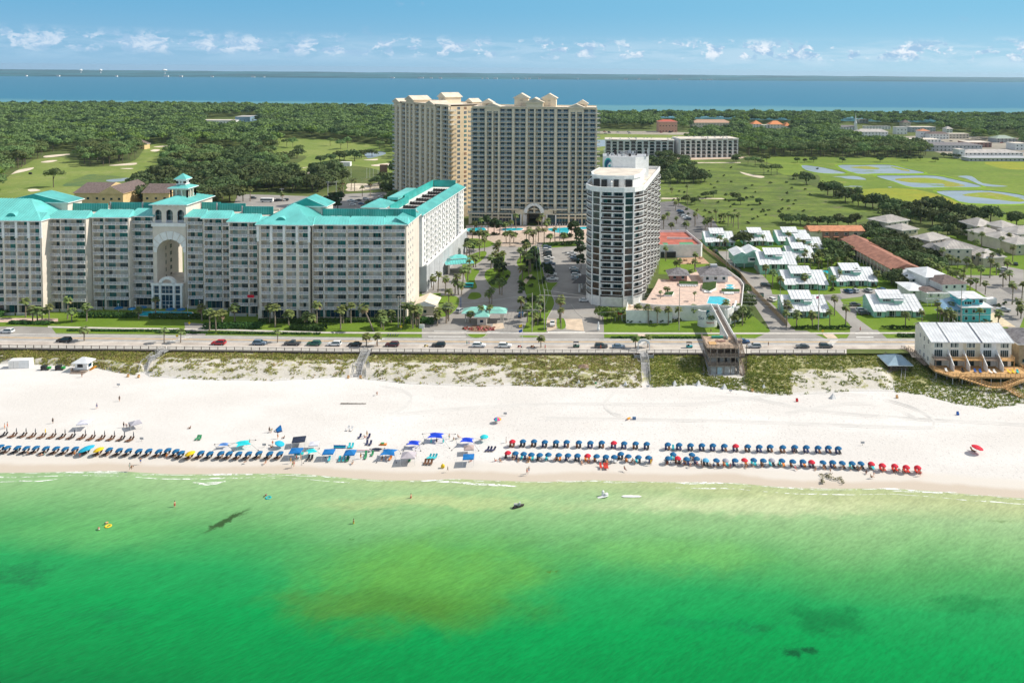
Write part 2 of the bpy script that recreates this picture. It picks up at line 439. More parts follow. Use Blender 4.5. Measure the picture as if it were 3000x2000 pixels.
sheet('marsh_islands',[smooth(G4((870,800),(1250,788),(1500,830),(1680,880),(1440,890),(1420,858),(1030,840)),3),smooth(G4((1640,985),(1960,955),(2330,1030),(2300,1064),(1900,1020)),3),smooth(G4((350,668),(560,655),(700,685),(560,690)),3),smooth(G4((820,655),(1000,690),(1040,715),(900,690)),3)],.11,groundm('marsh_green',(.24,.32,.03),(.30,.30,.06),(.40,.36,.28),.03,.3))
sheet('pond_water',[smooth(G3((60,548),(400,548),(560,580),(500,590),(60,620)),3)],.03,POOLW if 0 else PONDW)
sheet('pond_water',[smooth(G3((960,540),(1110,538),(1090,580),(980,572)),3)],.03,PONDW)
sheet('pond_water',[smooth(G6((1820,640),(2000,640),(2080,670),(1900,720),(1850,700)),3)],.05,PONDW)
sheet('marsh',[smooth(G5((690,1000),(940,890),(1100,880),(1400,910),(1480,970),(1240,1030),(900,1010)),3)],.03,GMARSH)
sheet('pond_water',[smooth(G5((1180,940),(1420,915),(1440,940),(1260,960)),3)],.05,PONDW)
sheet('bunker_sand',[smooth(p,4)for p in(G5((120,880),(200,830),(370,800),(330,830),(150,870)),G5((450,740),(560,720),(640,722),(540,745)),G5((1220,775),(1500,748),(1490,770),(1300,780)),G5((1670,615),(1720,598),(1780,603),(1740,622)),G5((1710,570),(1860,555),(1900,562),(1760,575)),G5((310,1045),(390,1038),(450,1055),(340,1068)),G5((1330,810),(1480,808),(1440,818)),G5((500,670),(740,650),(760,660),(520,690)),G6((1070,900),(1240,870),(1250,885),(1090,925)),G6((930,860),(1180,820),(1280,790),(1150,830)),G6((1910,800),(2130,775),(2150,800),(2000,812)),G6((1820,740),(1980,728),(1960,745)))],.06,SANDT)
sheet('town_ground',[G2((1240,250),(1500,235),(1760,225),(2400,250),(2400,400),(1950,395),(1700,330),(1560,260)),G3((180,475),(180,450),(820,450),(1200,468),(1150,490),(640,485))],.05,GTOWN)
sheet('construction_ground',[G3((960,730),(1050,715),(1700,720),(1790,725),(1700,740),(1300,752),(1100,755))],.05,M('bare_soil',(.56,.44,.34),.95,.1,.05))
sheet('sandy_path',[smooth(G3((860,1155),(1500,1160),(1540,1170),(860,1172)),1),smooth(G3((1130,780),(1700,780),(1700,788),(1140,790)),1),smooth(G3((1690,880),(1800,905),(1950,930),(1900,945),(1760,915)),4),smooth(G6((1640,1010),(1930,1010),(2130,990),(2130,1060),(1650,1100),(1640,1060)),2)],.07,M('sand_patch',(.62,.54,.42),.95,.15,.1))
sheet('lawn',[[(-500,880),(1300,880),(1300,995),(-500,995)],C2((-100,1080),(470,1120),(1150,1120),(1700,1000),(2000,1260),(-100,1330)),C2((720,420),(1290,480),(1400,560),(1180,610),(700,600)),C2((1160,280),(1210,200),(1690,640),(1640,640)),C2((700,1230),(2352,1230),(2352,1345),(700,1345))],.02,GLAWN)
LAWNR=[(2150,690),(2900,690),(3300,760),(3300,1000),(2300,1000),(2240,870),(2130,735)]
sheet('lawn',[LAWNR],.01,GLAWN)
sheet('paved_ground',[[(1236,990),(1236,800),(1372,680),(1560,662),(1760,690),(1770,990)]],.03,PAVE)
sheet('paved_ground',[[(150,640),(1140,640),(1140,690),(150,690)]],.03,ROADM)
sheet('car_park',[G6((380,1130),(1300,1160),(1640,1130),(2050,1110),(2100,1120),(2080,1330),(1300,1330),(300,1330))],.03,PAVE)
sheet('car_park',[G3((840,1200),(1000,1190),(1200,1290),(1430,1447),(1700,1600),(840,1600))],.05,ASPHD)
sheet('car_park',[C2((600,-30),(1330,-30),(1420,110),(1160,130),(720,130))],.045,ASPHD)
sheet('lawn',[smooth(p,3)for p in(C1((945,640),(1100,600),(1240,650),(1215,740),(1130,850),(1010,850),(930,740)),C1((720,965),(760,910),(860,915),(880,965),(800,995),(720,985)),C1((720,250),(930,260),(1040,305),(1020,330),(920,360),(720,360)),C1((650,500),(770,440),(900,400),(950,430),(870,530),(740,600),(860,640),(800,740),(830,850),(740,860),(700,780),(660,640)),C1((130,940),(380,915),(330,970),(140,955)),C1((350,970),(500,950),(600,975),(590,1090),(480,1190),(370,1190)),C1((690,1412),(820,1405),(960,1412),(900,1462),(760,1465)),C1((1810,1232),(1900,1232),(1920,1350),(1815,1352)),C1((1350,1440),(1560,1440),(1570,1462),(1400,1465)),C1((1040,480),(1120,410),(1170,430),(1150,560),(1040,560)),C1((950,1100),(1010,1060),(1050,1110),(990,1130)))],.06,GLAWN)
sheet('lawn',[smooth(C1((1320,560),(1350,480),(1480,380),(1560,340),(1600,480),(1640,640),(1690,780),(1830,790),(1740,900),(1780,1050),(1690,1230),(1690,1390),(1400,1400),(1440,1270),(1440,950),(1340,740),(1390,650)),3)],.06,GLAWN)
sheet('lawn',[C1((1620,330),(2050,300),(2050,340),(1640,365))],.06,GLAWN)
sheet('garden_path',[smooth(C1((1400,770),(1480,690),(1510,700),(1440,790),(1450,810)),3)],.08,BEIGEP)
sheet('mulch_bed',[smooth(C1((720,1375),(760,1320),(850,1310),(1000,1320),(950,1390),(830,1392)),4)],.08,MULCH)
sheet('cobble_drive',[C1((700,90),(2180,90),(2180,300),(1600,300),(1500,345),(1320,350),(1060,340),(1040,300),(930,262),(720,240))],.05,M('cobble',(.52,.42,.34),.93,.12,.5))
sheet('pool_deck',[C1((690,86),(1490,86),(1470,130),(1300,200),(1180,210),(720,175)),C1((1560,84),(2200,84),(2200,190),(1680,190))],.07,PINKP)
def kerb(name,pts,z=.0,h=.15,w=.18,m=CONC):
 mb=MB();q=[W(x,y)for x,y in pts]
 for a,b in zip(q,q[1:]):
  f=Fr(a,b);mb.box((0,-w/2,z),(f.L,w/2,z+h),m,f)
 return mb.build(name,kind='structure')
for p in(C1((1690,1390),(1690,1240),(1790,1050),(1740,900),(1830,790)),C1((1810,1232),(1900,1232),(1920,1350),(1815,1352),(1810,1232)),C1((690,1412),(760,1467),(900,1464),(960,1412)),C1((930,740),(1010,850),(1130,850)),C1((2130,1220),(2060,1160),(1990,1060)),C1((1345,1442),(1400,1467),(1570,1464))):
 kerb('kerb',smooth(p,3,False))
RN=[(-200,972),(0,976),(700,984),(1000,989),(1500,992),(2100,992),(3200,992)]
RY=[(-200,986),(0,988),(700,995),(1000,999),(1500,1001),(2100,1001),(3200,1002)]
RS=[(-200,997),(0,998),(700,1003),(1000,1007),(1500,1010),(2100,1010),(3200,1011)]
RP=[(-200,1007),(0,1009),(700,1013),(1000,1019),(1500,1021),(2100,1022),(3200,1023)]
RW=[(-200,1018),(0,1020),(700,1027),(1000,1031),(1500,1034),(2100,1035),(3200,1036)]
off=lambda pl,d:[(x,y+d)for x,y in pl]
SW=[(-200,955),(150,955),(340,959),(600,962),(960,972),(1300,973),(2300,974),(2900,972),(3200,970)]
strip('road',RN,RS,-400,3400,.05,ROADM)
strip('parking_lane',RS,RP,-400,2760,.055,SHOUL)
strip('walkway',RP,RW,-400,2480,.09,SIDE)
strip('pavement',SW,off(SW,4.5),140,3400,.09,SIDE)
strip('pavement',[(-200,929),(300,934)],[(-200,946),(300,940)],-300,170,.07,PINKP)
mb=MB()
for pl,d0,d1,m in((RY,-1.2,-.5,YLINE),(RY,.5,1.2,YLINE),(RN,1.2,1.9,WLINE),(RS,-.7,.1,WLINE)):
 for i in range(76):
  a=-400+50*i;b=a+50
  mb.face([W(a,interp(pl,a)+d1,.075),W(b,interp(pl,b)+d1,.075),W(b,interp(pl,b)+d0,.075),W(a,interp(pl,a)+d0,.075)],m)
for i in range(14):
 for(xa,ya,xb,yb)in((500,1003,560,984),(1086,1008,1120,990),(1868,1010,1892,993),(2428,1012,2446,995)):
  if i>6:continue
  f=i/7;cx=xa+(xb-xa)*f;cy=ya+(yb-ya)*f;w=11
  mb.face([W(cx-w,cy,.08),W(cx+w,cy,.08),W(cx+w+1,cy-1.3,.08),W(cx-w+1,cy-1.3,.08)],WLINE)
for q in(C1((300,1383),(700,1388),(700,1394),(300,1389)),C1((230,1448),(690,1450),(690,1457),(230,1456)),C1((1700,1392),(2160,1392),(2160,1400),(1700,1400)),C1((950,1395),(1340,1400),(1340,1406),(950,1401)),C3((700,1298),(870,1298),(870,1306),(700,1306)),C3((690,1262),(930,1262),(930,1268),(690,1268))):
 poly(mb,q,.10,WLINE)
mb.build('road_markings',kind='structure')
sheet('driveway',[C1((380,1300),(1330,1290),(1390,1440),(2200,1440),(2330,1400),(2330,1480),(150,1480),(290,1420),(380,1390)),C1((1690,1230),(2130,1230),(2180,1400),(2180,1450),(1680,1450)),[(-80,958),(60,955),(150,958),(165,978),(-80,978)],[(2262,968),(2362,968),(2420,992),(2210,992)],[(2498,966),(2570,966),(2600,992),(2480,992)],[(2955,966),(3080,966),(3100,992),(2960,992)],[(540,944),(620,950),(600,984),(545,984)]],.04,PAVE)
sheet('brick_drive',[C1((1690,1235),(1800,1235),(1815,1355),(1690,1385)),C1((1905,1235),(2120,1235),(2150,1385),(1925,1360)),C1((1030,1290),(1150,1285),(1170,1350),(1000,1370))],.07,BEIGEP)
sheet('beige_crosswalk',[[(2405,975),(2438,975),(2455,991),(2425,991)],[(1868,977),(1890,977),(1893,992),(1868,992)]],.07,BEIGEP)
kerbs=off(RN,-.8)
for a,b in((165,545),(605,1270),(1365,1430),(1725,2210),(2330,2400),(2460,2480),(2600,2950)):
 kerb('kerb',[(x,interp(kerbs,x))for x in range(a,b,60)]+[(b,interp(kerbs,b))])
sheet('side_street',[C2((1700,760),(1640,620),(1500,500),(1320,335),(1560,338),(1540,430),(1650,560),(1900,610),(1960,680),(2000,790),(2010,830),(2352,845),(2352,905),(2100,900),(1960,890),(2110,1040),(2230,1200),(2290,1262),(1990,1262),(1950,1180),(1770,900)),C3((0,895),(370,885),(550,870),(540,825),(1000,825),(1060,880),(870,892),(540,925),(590,1000),(710,1000),(700,1110),(860,1225),(900,1300),(640,1300),(640,1180),(370,900),(0,930))],.04,PAVE)
sheet('side_street',[C3((1680,690),(2352,700),(2352,1100),(2300,1230),(2230,1230),(1900,1000),(2050,950),(1870,830),(1750,760)),C3((2150,600),(2352,640),(2352,720),(2100,700)),C3((780,370),(1300,690),(1380,715),(1250,720),(1150,640),(720,390))],.04,PAVE)
sheet('asphalt_patch',[C3((370,895),(530,890),(570,925),(400,940)),C3((2110,815),(2280,810),(2352,860),(2220,880))],.06,ASPHD)
sheet('sandy_yard',[C3((1900,1130),(2050,1060),(2150,1120),(2270,1200),(1920,1200))],.06,M('sandy_concrete',(.66,.54,.38),.93,.1,.4))
sheet('sandy_yard',[C2((2100,0),(2100,0),(2100,1),(2100,1))]if 0 else[cv(((-5,1110),(90,1120),(130,1160),(240,1180),(230,1240),(-120,1240)),2650,700,5)]if 0 else[[(2650,1008),(2720,1008),(2720,1052),(2672,1046)]],.07,M('parking_sand',(.62,.52,.42),.93,.1,.4))
BZ=-3.0
SHPX=[(-300,1372),(0,1378),(250,1383),(500,1391),(750,1390),(1000,1394),(1250,1398),(1500,1402),(1750,1409),(2000,1418),(2250,1424),(2500,1430),(2750,1438),(3000,1450),(3300,1458)]
shw=[W(x,y,BZ-.55)for x,y in SHPX]
SHL=[(-900,shw[0].y+6)]+[(p.x,p.y)for p in shw]+[(900,shw[-1].y-22)]
def ysh(x):return interp(SHL,x)+.9*math.sin(x*.045)-1.1*abs(math.sin(x*.075+.8*math.sin(x*.021)))+.7*mn.noise(Vector((x*.03,1,0)))*2
def gridmesh(name,xs,ts,fn,m,**k):
 mb=MB();n=len(xs);mb.v=[];tv=[]
 for t_ in ts:
  for x in xs:
   p=fn(x,t_);mb.v.append(p);tv.append(t_)
 for r in range(len(ts)-1):
  for c in range(n-1):
   mb.f.append((r*n+c,r*n+c+1,(r+1)*n+c+1,(r+1)*n+c));mb.m.append(0)
 mb.mats=[m];me=mb.mesh(name)
 a=me.attributes.new('shore','FLOAT','POINT');a.data.foreach_set('value',tv)
 me.polygons.foreach_set('use_smooth',[True]*len(me.polygons))
 return obj(name,me,**k)
def sandz(x,t_):
 if t_<8:return BZ-.6+t_*.07
 return BZ+min(.0,-.04+(t_-8)*.02)+.05*mn.noise(Vector((x*.12,t_*.2,5)))
ms,t,b=newmat('beach_sand',.95,.12)
v=t.pos();sh=t.new('ShaderNodeAttribute',attribute_name='shore').outputs['Fac']
wn=t.math('MULTIPLY_ADD',t.noise(.05,t.scale(v,(1,.5,1)),4,.6),5.0,-2.5)
wet=t.step(t.math('ADD',sh,wn),2.8,5.2)
wet2=t.step(t.math('ADD',sh,wn),6.5,10)
dry=t.mix(t.step(t.noise(.045,t.scale(v,(.6,1,1)),5,.6),.35,.7),(.62,.595,.57),(.70,.68,.66))
spk=t.noise(1.9,t.scale(v,(1,.6,1)),4,.85)
reg=t.step(t.math('ADD',t.new('ShaderNodeSeparateXYZ',{0:v}).outputs[0],t.math('MULTIPLY',t.noise(.03,v,2),60)),-110,20)
dry=t.mix(t.math('MULTIPLY',t.step(spk,.54,.68),t.math('MULTIPLY_ADD',reg,.55,.10)),dry,(.33,.315,.31))
col=t.mix(wet,(.53,.46,.385),t.mix(wet2,(.62,.58,.53),dry))
t.l.new(col,b.inputs['Base Color'])
bn=t.noise(1.1,v,5,.75)
t.l.new(t.new('ShaderNodeBump',{'Height':bn,'Strength':t.math('MULTIPLY',wet2,.55),'Distance':.22}).outputs[0],b.inputs['Normal'])
xs=[-420+3.0*i for i in range(281)]
ts=[-70,-30,-12,-6,-3,-1,0,1,2,4,6,8,11,15,20,27,35,45,60,80,100]
gridmesh('beach_sand',xs,ts,lambda x,t_:(x,ysh(x)+t_,sandz(x,t_)if t_>=0 else BZ-.6+t_*.12),ms,kind='structure')
TRK=M('packed_sand',(.60,.585,.565),.95,.02,.3)
def track(pts,w):
 mb=MB();q=[W(x,y,BZ+.06)for x,y in smooth(pts,6,False)]
 nrm_=[]
 for i in range(len(q)):
  d=(q[min(i+1,len(q)-1)]-q[max(i-1,0)]).normalized();nrm_.append(Vector((-d.y,d.x,0))*w/2);q[i].z=sandz(q[i].x,q[i].y-ysh(q[i].x))+.016+.0001*i
 for i in range(len(q)-1):mb.face([q[i]-nrm_[i],q[i+1]-nrm_[i+1],q[i+1]+nrm_[i+1],q[i]+nrm_[i]],TRK)
 mb.build('tyre_track',kind='structure')
for pts in([(1160,1212),(1400,1190),(1700,1180),(2050,1180),(2300,1150),(2500,1153),(2640,1180),(2720,1215),(2735,1240),(2690,1250),(2300,1236),(2000,1228),(1600,1222)],[(1110,1130),(1180,1142),(1205,1165),(1170,1200),(1140,1210)],[(1800,1148),(1770,1180),(1790,1205),(1820,1215)],[(2000,1160),(2200,1165),(2400,1200),(2700,1225),(3100,1245)],[(2300,1208),(2500,1178),(2620,1195),(2690,1226)]):
 for k in(-1.6,1.6):
  track([(x,y+k)for x,y in pts],.5)
 track([(x,y+6)for x,y in pts],.35)
mse,t,b=newmat('sea_water',.18,.10)
v=t.pos();sh=t.new('ShaderNodeAttribute',attribute_name='shore').outputs['Fac']
xx=t.new('ShaderNodeSeparateXYZ',{0:v}).outputs[0]
warp=t.math('MULTIPLY_ADD',t.noise(.02,t.scale(v,(.6,1,1)),4,.55),16,-8)
dd=t.math('ADD',t.math('MULTIPLY',sh,-1.0),warp)
dd=t.math('ADD',dd,t.math('MULTIPLY',t.step(xx,-180,60),-9.0))
dd=t.math('ADD',dd,7.0)
dd=t.math('SUBTRACT',dd,t.math('MULTIPLY',t.step(xx,20,130),3.0))
base=t.ramp(t.math('DIVIDE',dd,80.0),[(0.0,lin((.64,.68,.50))),(.10,lin((.55,.67,.48))),(.22,lin((.46,.64,.42))),(.36,lin((.28,.57,.32))),(.50,lin((.10,.55,.29))),(.64,lin((.0,.53,.26))),(.85,lin((.0,.47,.225))),(1.0,lin((.0,.39,.20)))])
WV={}
def blob(px,py,rx,ry,n=.5,nsc=.06,edge=.5):
 p=W(px,py,BZ-.6);key=1 if rx>8 else 0
 if key not in WV:
  c_=t.noise(.05 if key else .22,v,5,.7,.4,1);c_=t.new('ShaderNodeVectorMath',{0:c_,1:(-.5,-.5,0)},operation='ADD').outputs[0]
  WV[key]=t.new('ShaderNodeVectorMath',{0:v,1:t.scale(c_,(34,18,0)if key else(9,5,0))},operation='ADD').outputs[0]
 q=t.new('ShaderNodeVectorMath',{0:WV[key],1:tuple(-c for c in p)},operation='ADD').outputs[0]
 q=t.scale(q,(1/rx,1/ry,0))
 L=t.new('ShaderNodeVectorMath',{0:q},operation='LENGTH').outputs['Value']
 L=t.math('ADD',L,t.math('MULTIPLY_ADD',t.noise(nsc,v,5,.65),n*2,-n))
 return t.math('SUBTRACT',1.0,t.step(L,1-edge,1.0))
def lay(c,m_,k):return t.mix(t.math('MULTIPLY',m_,k),c,lin(k2))
for px,py,rx,ry,c,k,n,ns,e in((1250,1680,36,19,(.38,.60,.24),.70,.35,.05,.9),(2000,1620,30,8,(.42,.66,.34),.5,.35,.05,.9),(300,1560,30,10,(.40,.66,.38),.4,.35,.05,.9),(1180,1785,34,11.0,(.26,.45,.14),.72,.35,.08,.95),(980,1765,20,7,(.27,.48,.20),.45,.5,.1,.7),(1030,1578,1.6,.5,(.2,.4,.15),.7,.8,.5,.8),(1610,1672,1.4,.5,(.3,.45,.15),.7,.8,.5,.8),(2420,1830,10,7,(.02,.40,.20),.75,.8,.09,.8),(2330,1908,3.2,1.8,(.02,.27,.15),.85,.8,.3,.7),(2880,1770,12,3.5,(.06,.45,.22),.6,.8,.1,.8),(2080,1830,13,3,(.04,.45,.25),.6,.8,.1,.8),(2240,1835,3,1.5,(.04,.4,.2),.6,.8,.2,.8),(60,1680,9,3.5,(.06,.40,.22),.7,.8,.1,.8),(300,1800,9,2.5,(.05,.42,.24),.4,.8,.1,.8),(2200,1480,60,6,(.74,.76,.60),.65,.5,.04,.9),(1300,1475,45,5,(.70,.73,.52),.5,.5,.04,.9),(2920,1525,4,.7,(.4,.5,.3),.5,.9,.3,.8)):
 base=t.mix(t.math('MULTIPLY',blob(px,py,rx,ry,n,ns,e),k),base,lin(c))
p0,p1=W(585,1565,BZ-.6),W(738,1486,BZ-.6);ang=math.atan2(p1.y-p0.y,p1.x-p0.x);c_=t.noise(.5,v,5,.75,.4,1);c_=t.new('ShaderNodeVectorMath',{0:c_,1:(-.5,-.5,0)},operation='ADD').outputs[0]
q=t.new('ShaderNodeVectorMath',{0:v,1:t.scale(c_,(4.5,4.0,0))},operation='ADD').outputs[0]
q=t.new('ShaderNodeVectorMath',{0:q,1:tuple(-x for x in(p0+p1)/2)},operation='ADD').outputs[0]
q=t.new('ShaderNodeVectorRotate',{'Vector':q,'Angle':-ang},rotation_type='Z_AXIS').outputs[0]
L_=t.new('ShaderNodeVectorMath',{0:t.scale(q,(1/((p1-p0).length*.55),1/1.3,0))},operation='LENGTH').outputs['Value']
base=t.mix(t.math('MULTIPLY',t.math('SUBTRACT',1.0,t.step(L_,.35,1.1)),.9),base,lin((.16,.26,.10)))
rot=t.new('ShaderNodeMapping',{'Vector':v,'Rotation':(0,0,rad(40)),'Scale':(3.2,1.0,1)},vector_type='TEXTURE').outputs[0]
rip=t.noise(1.9,rot,4,.6,.2)
wvs=t.noise(.28,rot,4,.6,.3);hs=t.new('ShaderNodeHueSaturation',{'Color':base,'Value':t.math('ADD',t.math('MULTIPLY_ADD',rip,.80,.39),t.math('MULTIPLY_ADD',wvs,.44,-.01))});base=hs.outputs[0]
t.l.new(base,b.inputs['Base Color'])
t.l.new(t.new('ShaderNodeBump',{'Height':t.math('ADD',t.noise(.22,rot,3,.6,.5),t.math('MULTIPLY',rip,.35)),'Strength':.28,'Distance':.4}).outputs[0],b.inputs['Normal'])
ts2=[3.0,0,-3,-8,-15,-25,-40,-60,-90,-150,-320]
gridmesh('sea_water',xs,ts2,lambda x,t_:(x*(1 if t_>-100 else 1.5),ysh(x)+t_,BZ-.56),mse,kind='structure')
mf,t,b=newmat('foam',.7,.2);b.inputs['Base Color'].default_value=(.85,.87,.84,1)
v=t.pos();f=t.noise(1.0,t.scale(v,(.35,1,1)),5,.75,.8);tr=t.new('ShaderNodeBsdfTransparent')
mx=t.new('ShaderNodeMixShader',{0:t.step(f,.44,.56),1:tr.outputs[0],2:b.outputs[0]});t.l.new(mx.outputs[0],t.n['Material Output'].inputs[0])
def foam(pts,hs,dz=BZ-.53):
 q=smooth(pts,5,False);mb=MB();n=len(q);A=[];B=[]
 for i,(x,y)in enumerate(q):
  k=hs*math.sin(PI*(i+.15)/(n-.7))**.6*(.7+.5*mn.noise(Vector((x*.05,2,0))))
  A.append(W(x,y-k,dz));B.append(W(x,y+k,dz))
 for i in range(n-1):mb.face([B[i],B[i+1],A[i+1],A[i]],mf)
 mb.build('foam',kind='stuff')
foam([(-20,1412),(60,1408),(110,1409),(170,1402)],2.2);foam([(565,1412),(600,1417),(640,1413),(662,1409)],5);foam([(1278,1410),(1340,1412),(1400,1417),(1460,1420),(1515,1424)],5)
foam([(2610,1437),(2700,1441),(2770,1442),(2830,1438),(2900,1448),(2960,1451),(3040,1454)],3.0)
for(xa,xb,dy,wd)in((-300,300,.15,.28),(-300,-60,-1.6,.2),(20,300,-2.2,.22)):
 mb=MB();n_=int((xb-xa)/1.5);ed=[]
 for i in range(n_+1):
  x=xa+1.5*i;k=wd*(.35+max(0,mn.noise(Vector((x*.06,dy,4))))*2.4);y=ysh(x)+dy+.4*mn.noise(Vector((x*.12,dy,2)));ed.append(((x,y-k,BZ-.545+.02*(dy>0)),(x,y+k,BZ-.545+.02*(dy>0))))
 for(a,b),(c,d)in zip(ed,ed[1:]):mb.face([a,c,d,b],mf)
 mb.build('foam',kind='stuff')
for a,b_ in()or((200,560),(760,1000),(1010,1200),(1560,1900),(2100,2500)):
 foam([(x,interp(SHPX,x)+1+1.5*math.sin(x*.05))for x in range(a,b_,40)],.9)
def punched(fr,wins,u0,u1,z0,n,fh,cols,ww=1.3,wh=1.5,mats=None,trim=None,prob=1.0,v=.03):
 """rows of windows set in a plain wall: frame and glass"""
 for r in range(n):
  for c in range(cols):
   if R.random()>prob:continue
   u=u0+(u1-u0)*(c+.5)/cols;z=z0+r*fh
   m=MB()
   if trim:m.box((u-ww/2-.12,0,z-.12),(u+ww/2+.12,v,z+wh+.12),trim,fr,'k')
   m.box((u-ww/2,0,z),(u+ww/2,v+.03,z+wh),R.choice(mats or GLT),fr,'k')
   if trim:m.box((u-.04,0,z),(u+.04,v+.05,z+wh),trim,fr,'k');m.box((u-ww/2,0,z+wh*.5-.04),(u+ww/2,v+.05,z+wh*.5+.04),trim,fr,'k')
   wins.append((fr(u,0,z),m))
def balc(fr,bays,z0,n,fh,wall,bals,wins,shade=SHADE,slab=SLAB,rail=RAIL,pil=CREAM,gl=GLS,rd=1.7,pj=.35,pw=.0,bar=WHITE,full=False,pier=None,topb=.5,frac=.62):
 """stack of recessed balconies between piers; bays = [(u0, u1)]"""
 zt=z0+n*fh
 for k,(a,b)in enumerate(bays):
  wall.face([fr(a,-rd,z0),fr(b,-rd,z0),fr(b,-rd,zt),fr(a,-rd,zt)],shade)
  wall.box((a,-rd,zt-topb),(b,0,zt),pil,fr,'k')
  nxt=bays[k+1][0]if k+1<len(bays)else b+(pier or .8)
  if nxt-b>.15:wall.box((b,-rd-.2,z0),(nxt,0,zt),pil,fr,'bk')
  if k==0:wall.box((a-(pier or .8),-rd-.2,z0),(a,0,zt),pil,fr,'bk')
  for r in range(n):
   z=z0+r*fh;m=MB()
   m.box((a-.05,-rd,z-.22),(b+.05,pj,z),slab,fr,'k')
   m.face([fr(a,pj-.06,z+.08),fr(b,pj-.06,z+.08),fr(b,pj-.06,z+1.0),fr(a,pj-.06,z+1.0)],rail)
   m.box((a,pj-.12,z+1.0),(b,pj,z+1.09),bar,fr,'b')
   nb=max(1,int((b-a)/1.5))
   for q in range(nb+1):
    u=a+(b-a)*q/nb;m.box((u-.05,pj-.1,z),(u+.05,pj-.02,z+1.0),bar,fr,'btk')
   if pj>.5:
    for e in(a,b):m.face([fr(e,0,z+.08),fr(e,pj-.06,z+.08),fr(e,pj-.06,z+1.0),fr(e,0,z+1.0)],rail)
   bals.append((fr(a,0,z),m))
   g=MB();w=b-a
   if full:spans=[(a+.25,b-.25)]
   elif w>6:spans=[(a+.5,a+w*.36),(a+w*.56,a+w*.92)]
   else:spans=[(a+w*(1-frac),b-.15)]if k%2==0 else[(a+w*.30,a+w*.92)]
   for(s0,s1)in spans:
    g=MB()
    ng=max(2,int((s1-s0)/.95));cur=R.choice(gl)
    for q in range(ng):
     if R.random()<.5:cur=R.choice(gl)
     g.box((s0+(s1-s0)*q/ng+.03,-rd,z+.05),(s0+(s1-s0)*(q+1)/ng-.03,-rd+.05,z+fh-.55),cur,fr,'kb')
    wins.append((fr(s0,0,z),g))
   if R.random()<.45:
    c=R.choice([DARK,WHITE,WHITE,GREYWD,WOODD,TEAL]);u=R.uniform(a+.4,b-.9)
    m.box((u,-.9,z),(u+.7,-.3,z+.45),c,fr,'b');m.box((u,-1.0,z),(u+.7,-.9,z+.9),c,fr,'b')
def hip(mb,fr,u0,u1,v0,v1,z,h,m,ridge=None,ov=.6,fas=WHITE,gable=False,ribs=None,th=.28):
 """hip (or gable, ridge along u) roof with fascia; v0 front (larger), v1 back"""
 u0-=ov;u1+=ov;v0+=ov;v1-=ov
 W_,D_=u1-u0,v0-v1
 if ridge is None:ridge='u' if W_>=D_ else 'v'
 i=0 if gable else min(W_,D_)/2
 if ridge=='u':r0,r1=(u0+i,(v0+v1)/2),(u1-i,(v0+v1)/2)
 else:r0,r1=((u0+u1)/2,v0-i),((u0+u1)/2,v1+i)
 a,b,c,d=(u0,v0),(u1,v0),(u1,v1),(u0,v1)
 Q=lambda p,zz:fr(p[0],p[1],zz)
 def up(p,zz):return Q(p,zz)
 R0,R1=Q(r0,z+h),Q(r1,z+h)
 if ridge=='u':
  sl=[[Q(a,z),Q(b,z),R1,R0],[Q(c,z),Q(d,z),R0,R1]];en=[[Q(b,z),Q(c,z),R1],[Q(d,z),Q(a,z),R0]]
 else:
  sl=[[Q(b,z),Q(c,z),R1,R0],[Q(d,z),Q(a,z),R0,R1]];en=[[Q(a,z),Q(b,z),R0],[Q(c,z),Q(d,z),R1]]
 for f in sl:mb.face(f,m)
 for f in en:mb.face(f,fas if gable else m)
 for p,q in((a,b),(b,c),(c,d),(d,a)):
  mb.face([Q(p,z-th),Q(q,z-th),Q(q,z),Q(p,z)],fas)
 mb.face([Q(a,z-th),Q(d,z-th),Q(c,z-th),Q(b,z-th)],fas)
 if ribs:
  for f in sl:
   A,B,C,D=f;L=(B-A).length;n=int(L/ribs)
   up_=Vector((0,0,.10))
   for k in range(1,n):
    t_=k/n;p=A.lerp(B,t_);x=L*t_
    cut=(B-A).length;top=(C-D).length;e=(L-top)/2
    s_=1.0 if e<=0.01 else min(1,x/e,(L-x)/e)if not gable else 1.0
    rp=D.lerp(C,0 if top<.01 else max(0,min(1,(x-e)/top)))if s_>=1 else None
    if rp is None:
     corner=(D-A)if x<e else(C-B);q=(A if x<e else B)+corner*s_
    else:q=rp
    mb.tube(p+up_,q+up_,.07,.07,ribs_mat(m),3,False)
def ribs_mat(m):return{TEAL:TEALR,WROOF:WRIB,TROOF:TRIB}.get(m,m)
def slopeq(mb,A,B,C,D,m,step=1.1,fas=WHITE):
 """sloped metal roof panel with standing seams, A-B eave, D-C top"""
 mb.face([A,B,C,D],m);n=max(2,int((B-A).length/step));up_=Vector((0,0,.09))
 for k in range(n+1):
  t_=k/n;mb.tube(A.lerp(B,t_)+up_,D.lerp(C,t_)+up_,.06,.06,ribs_mat(m),3,False)
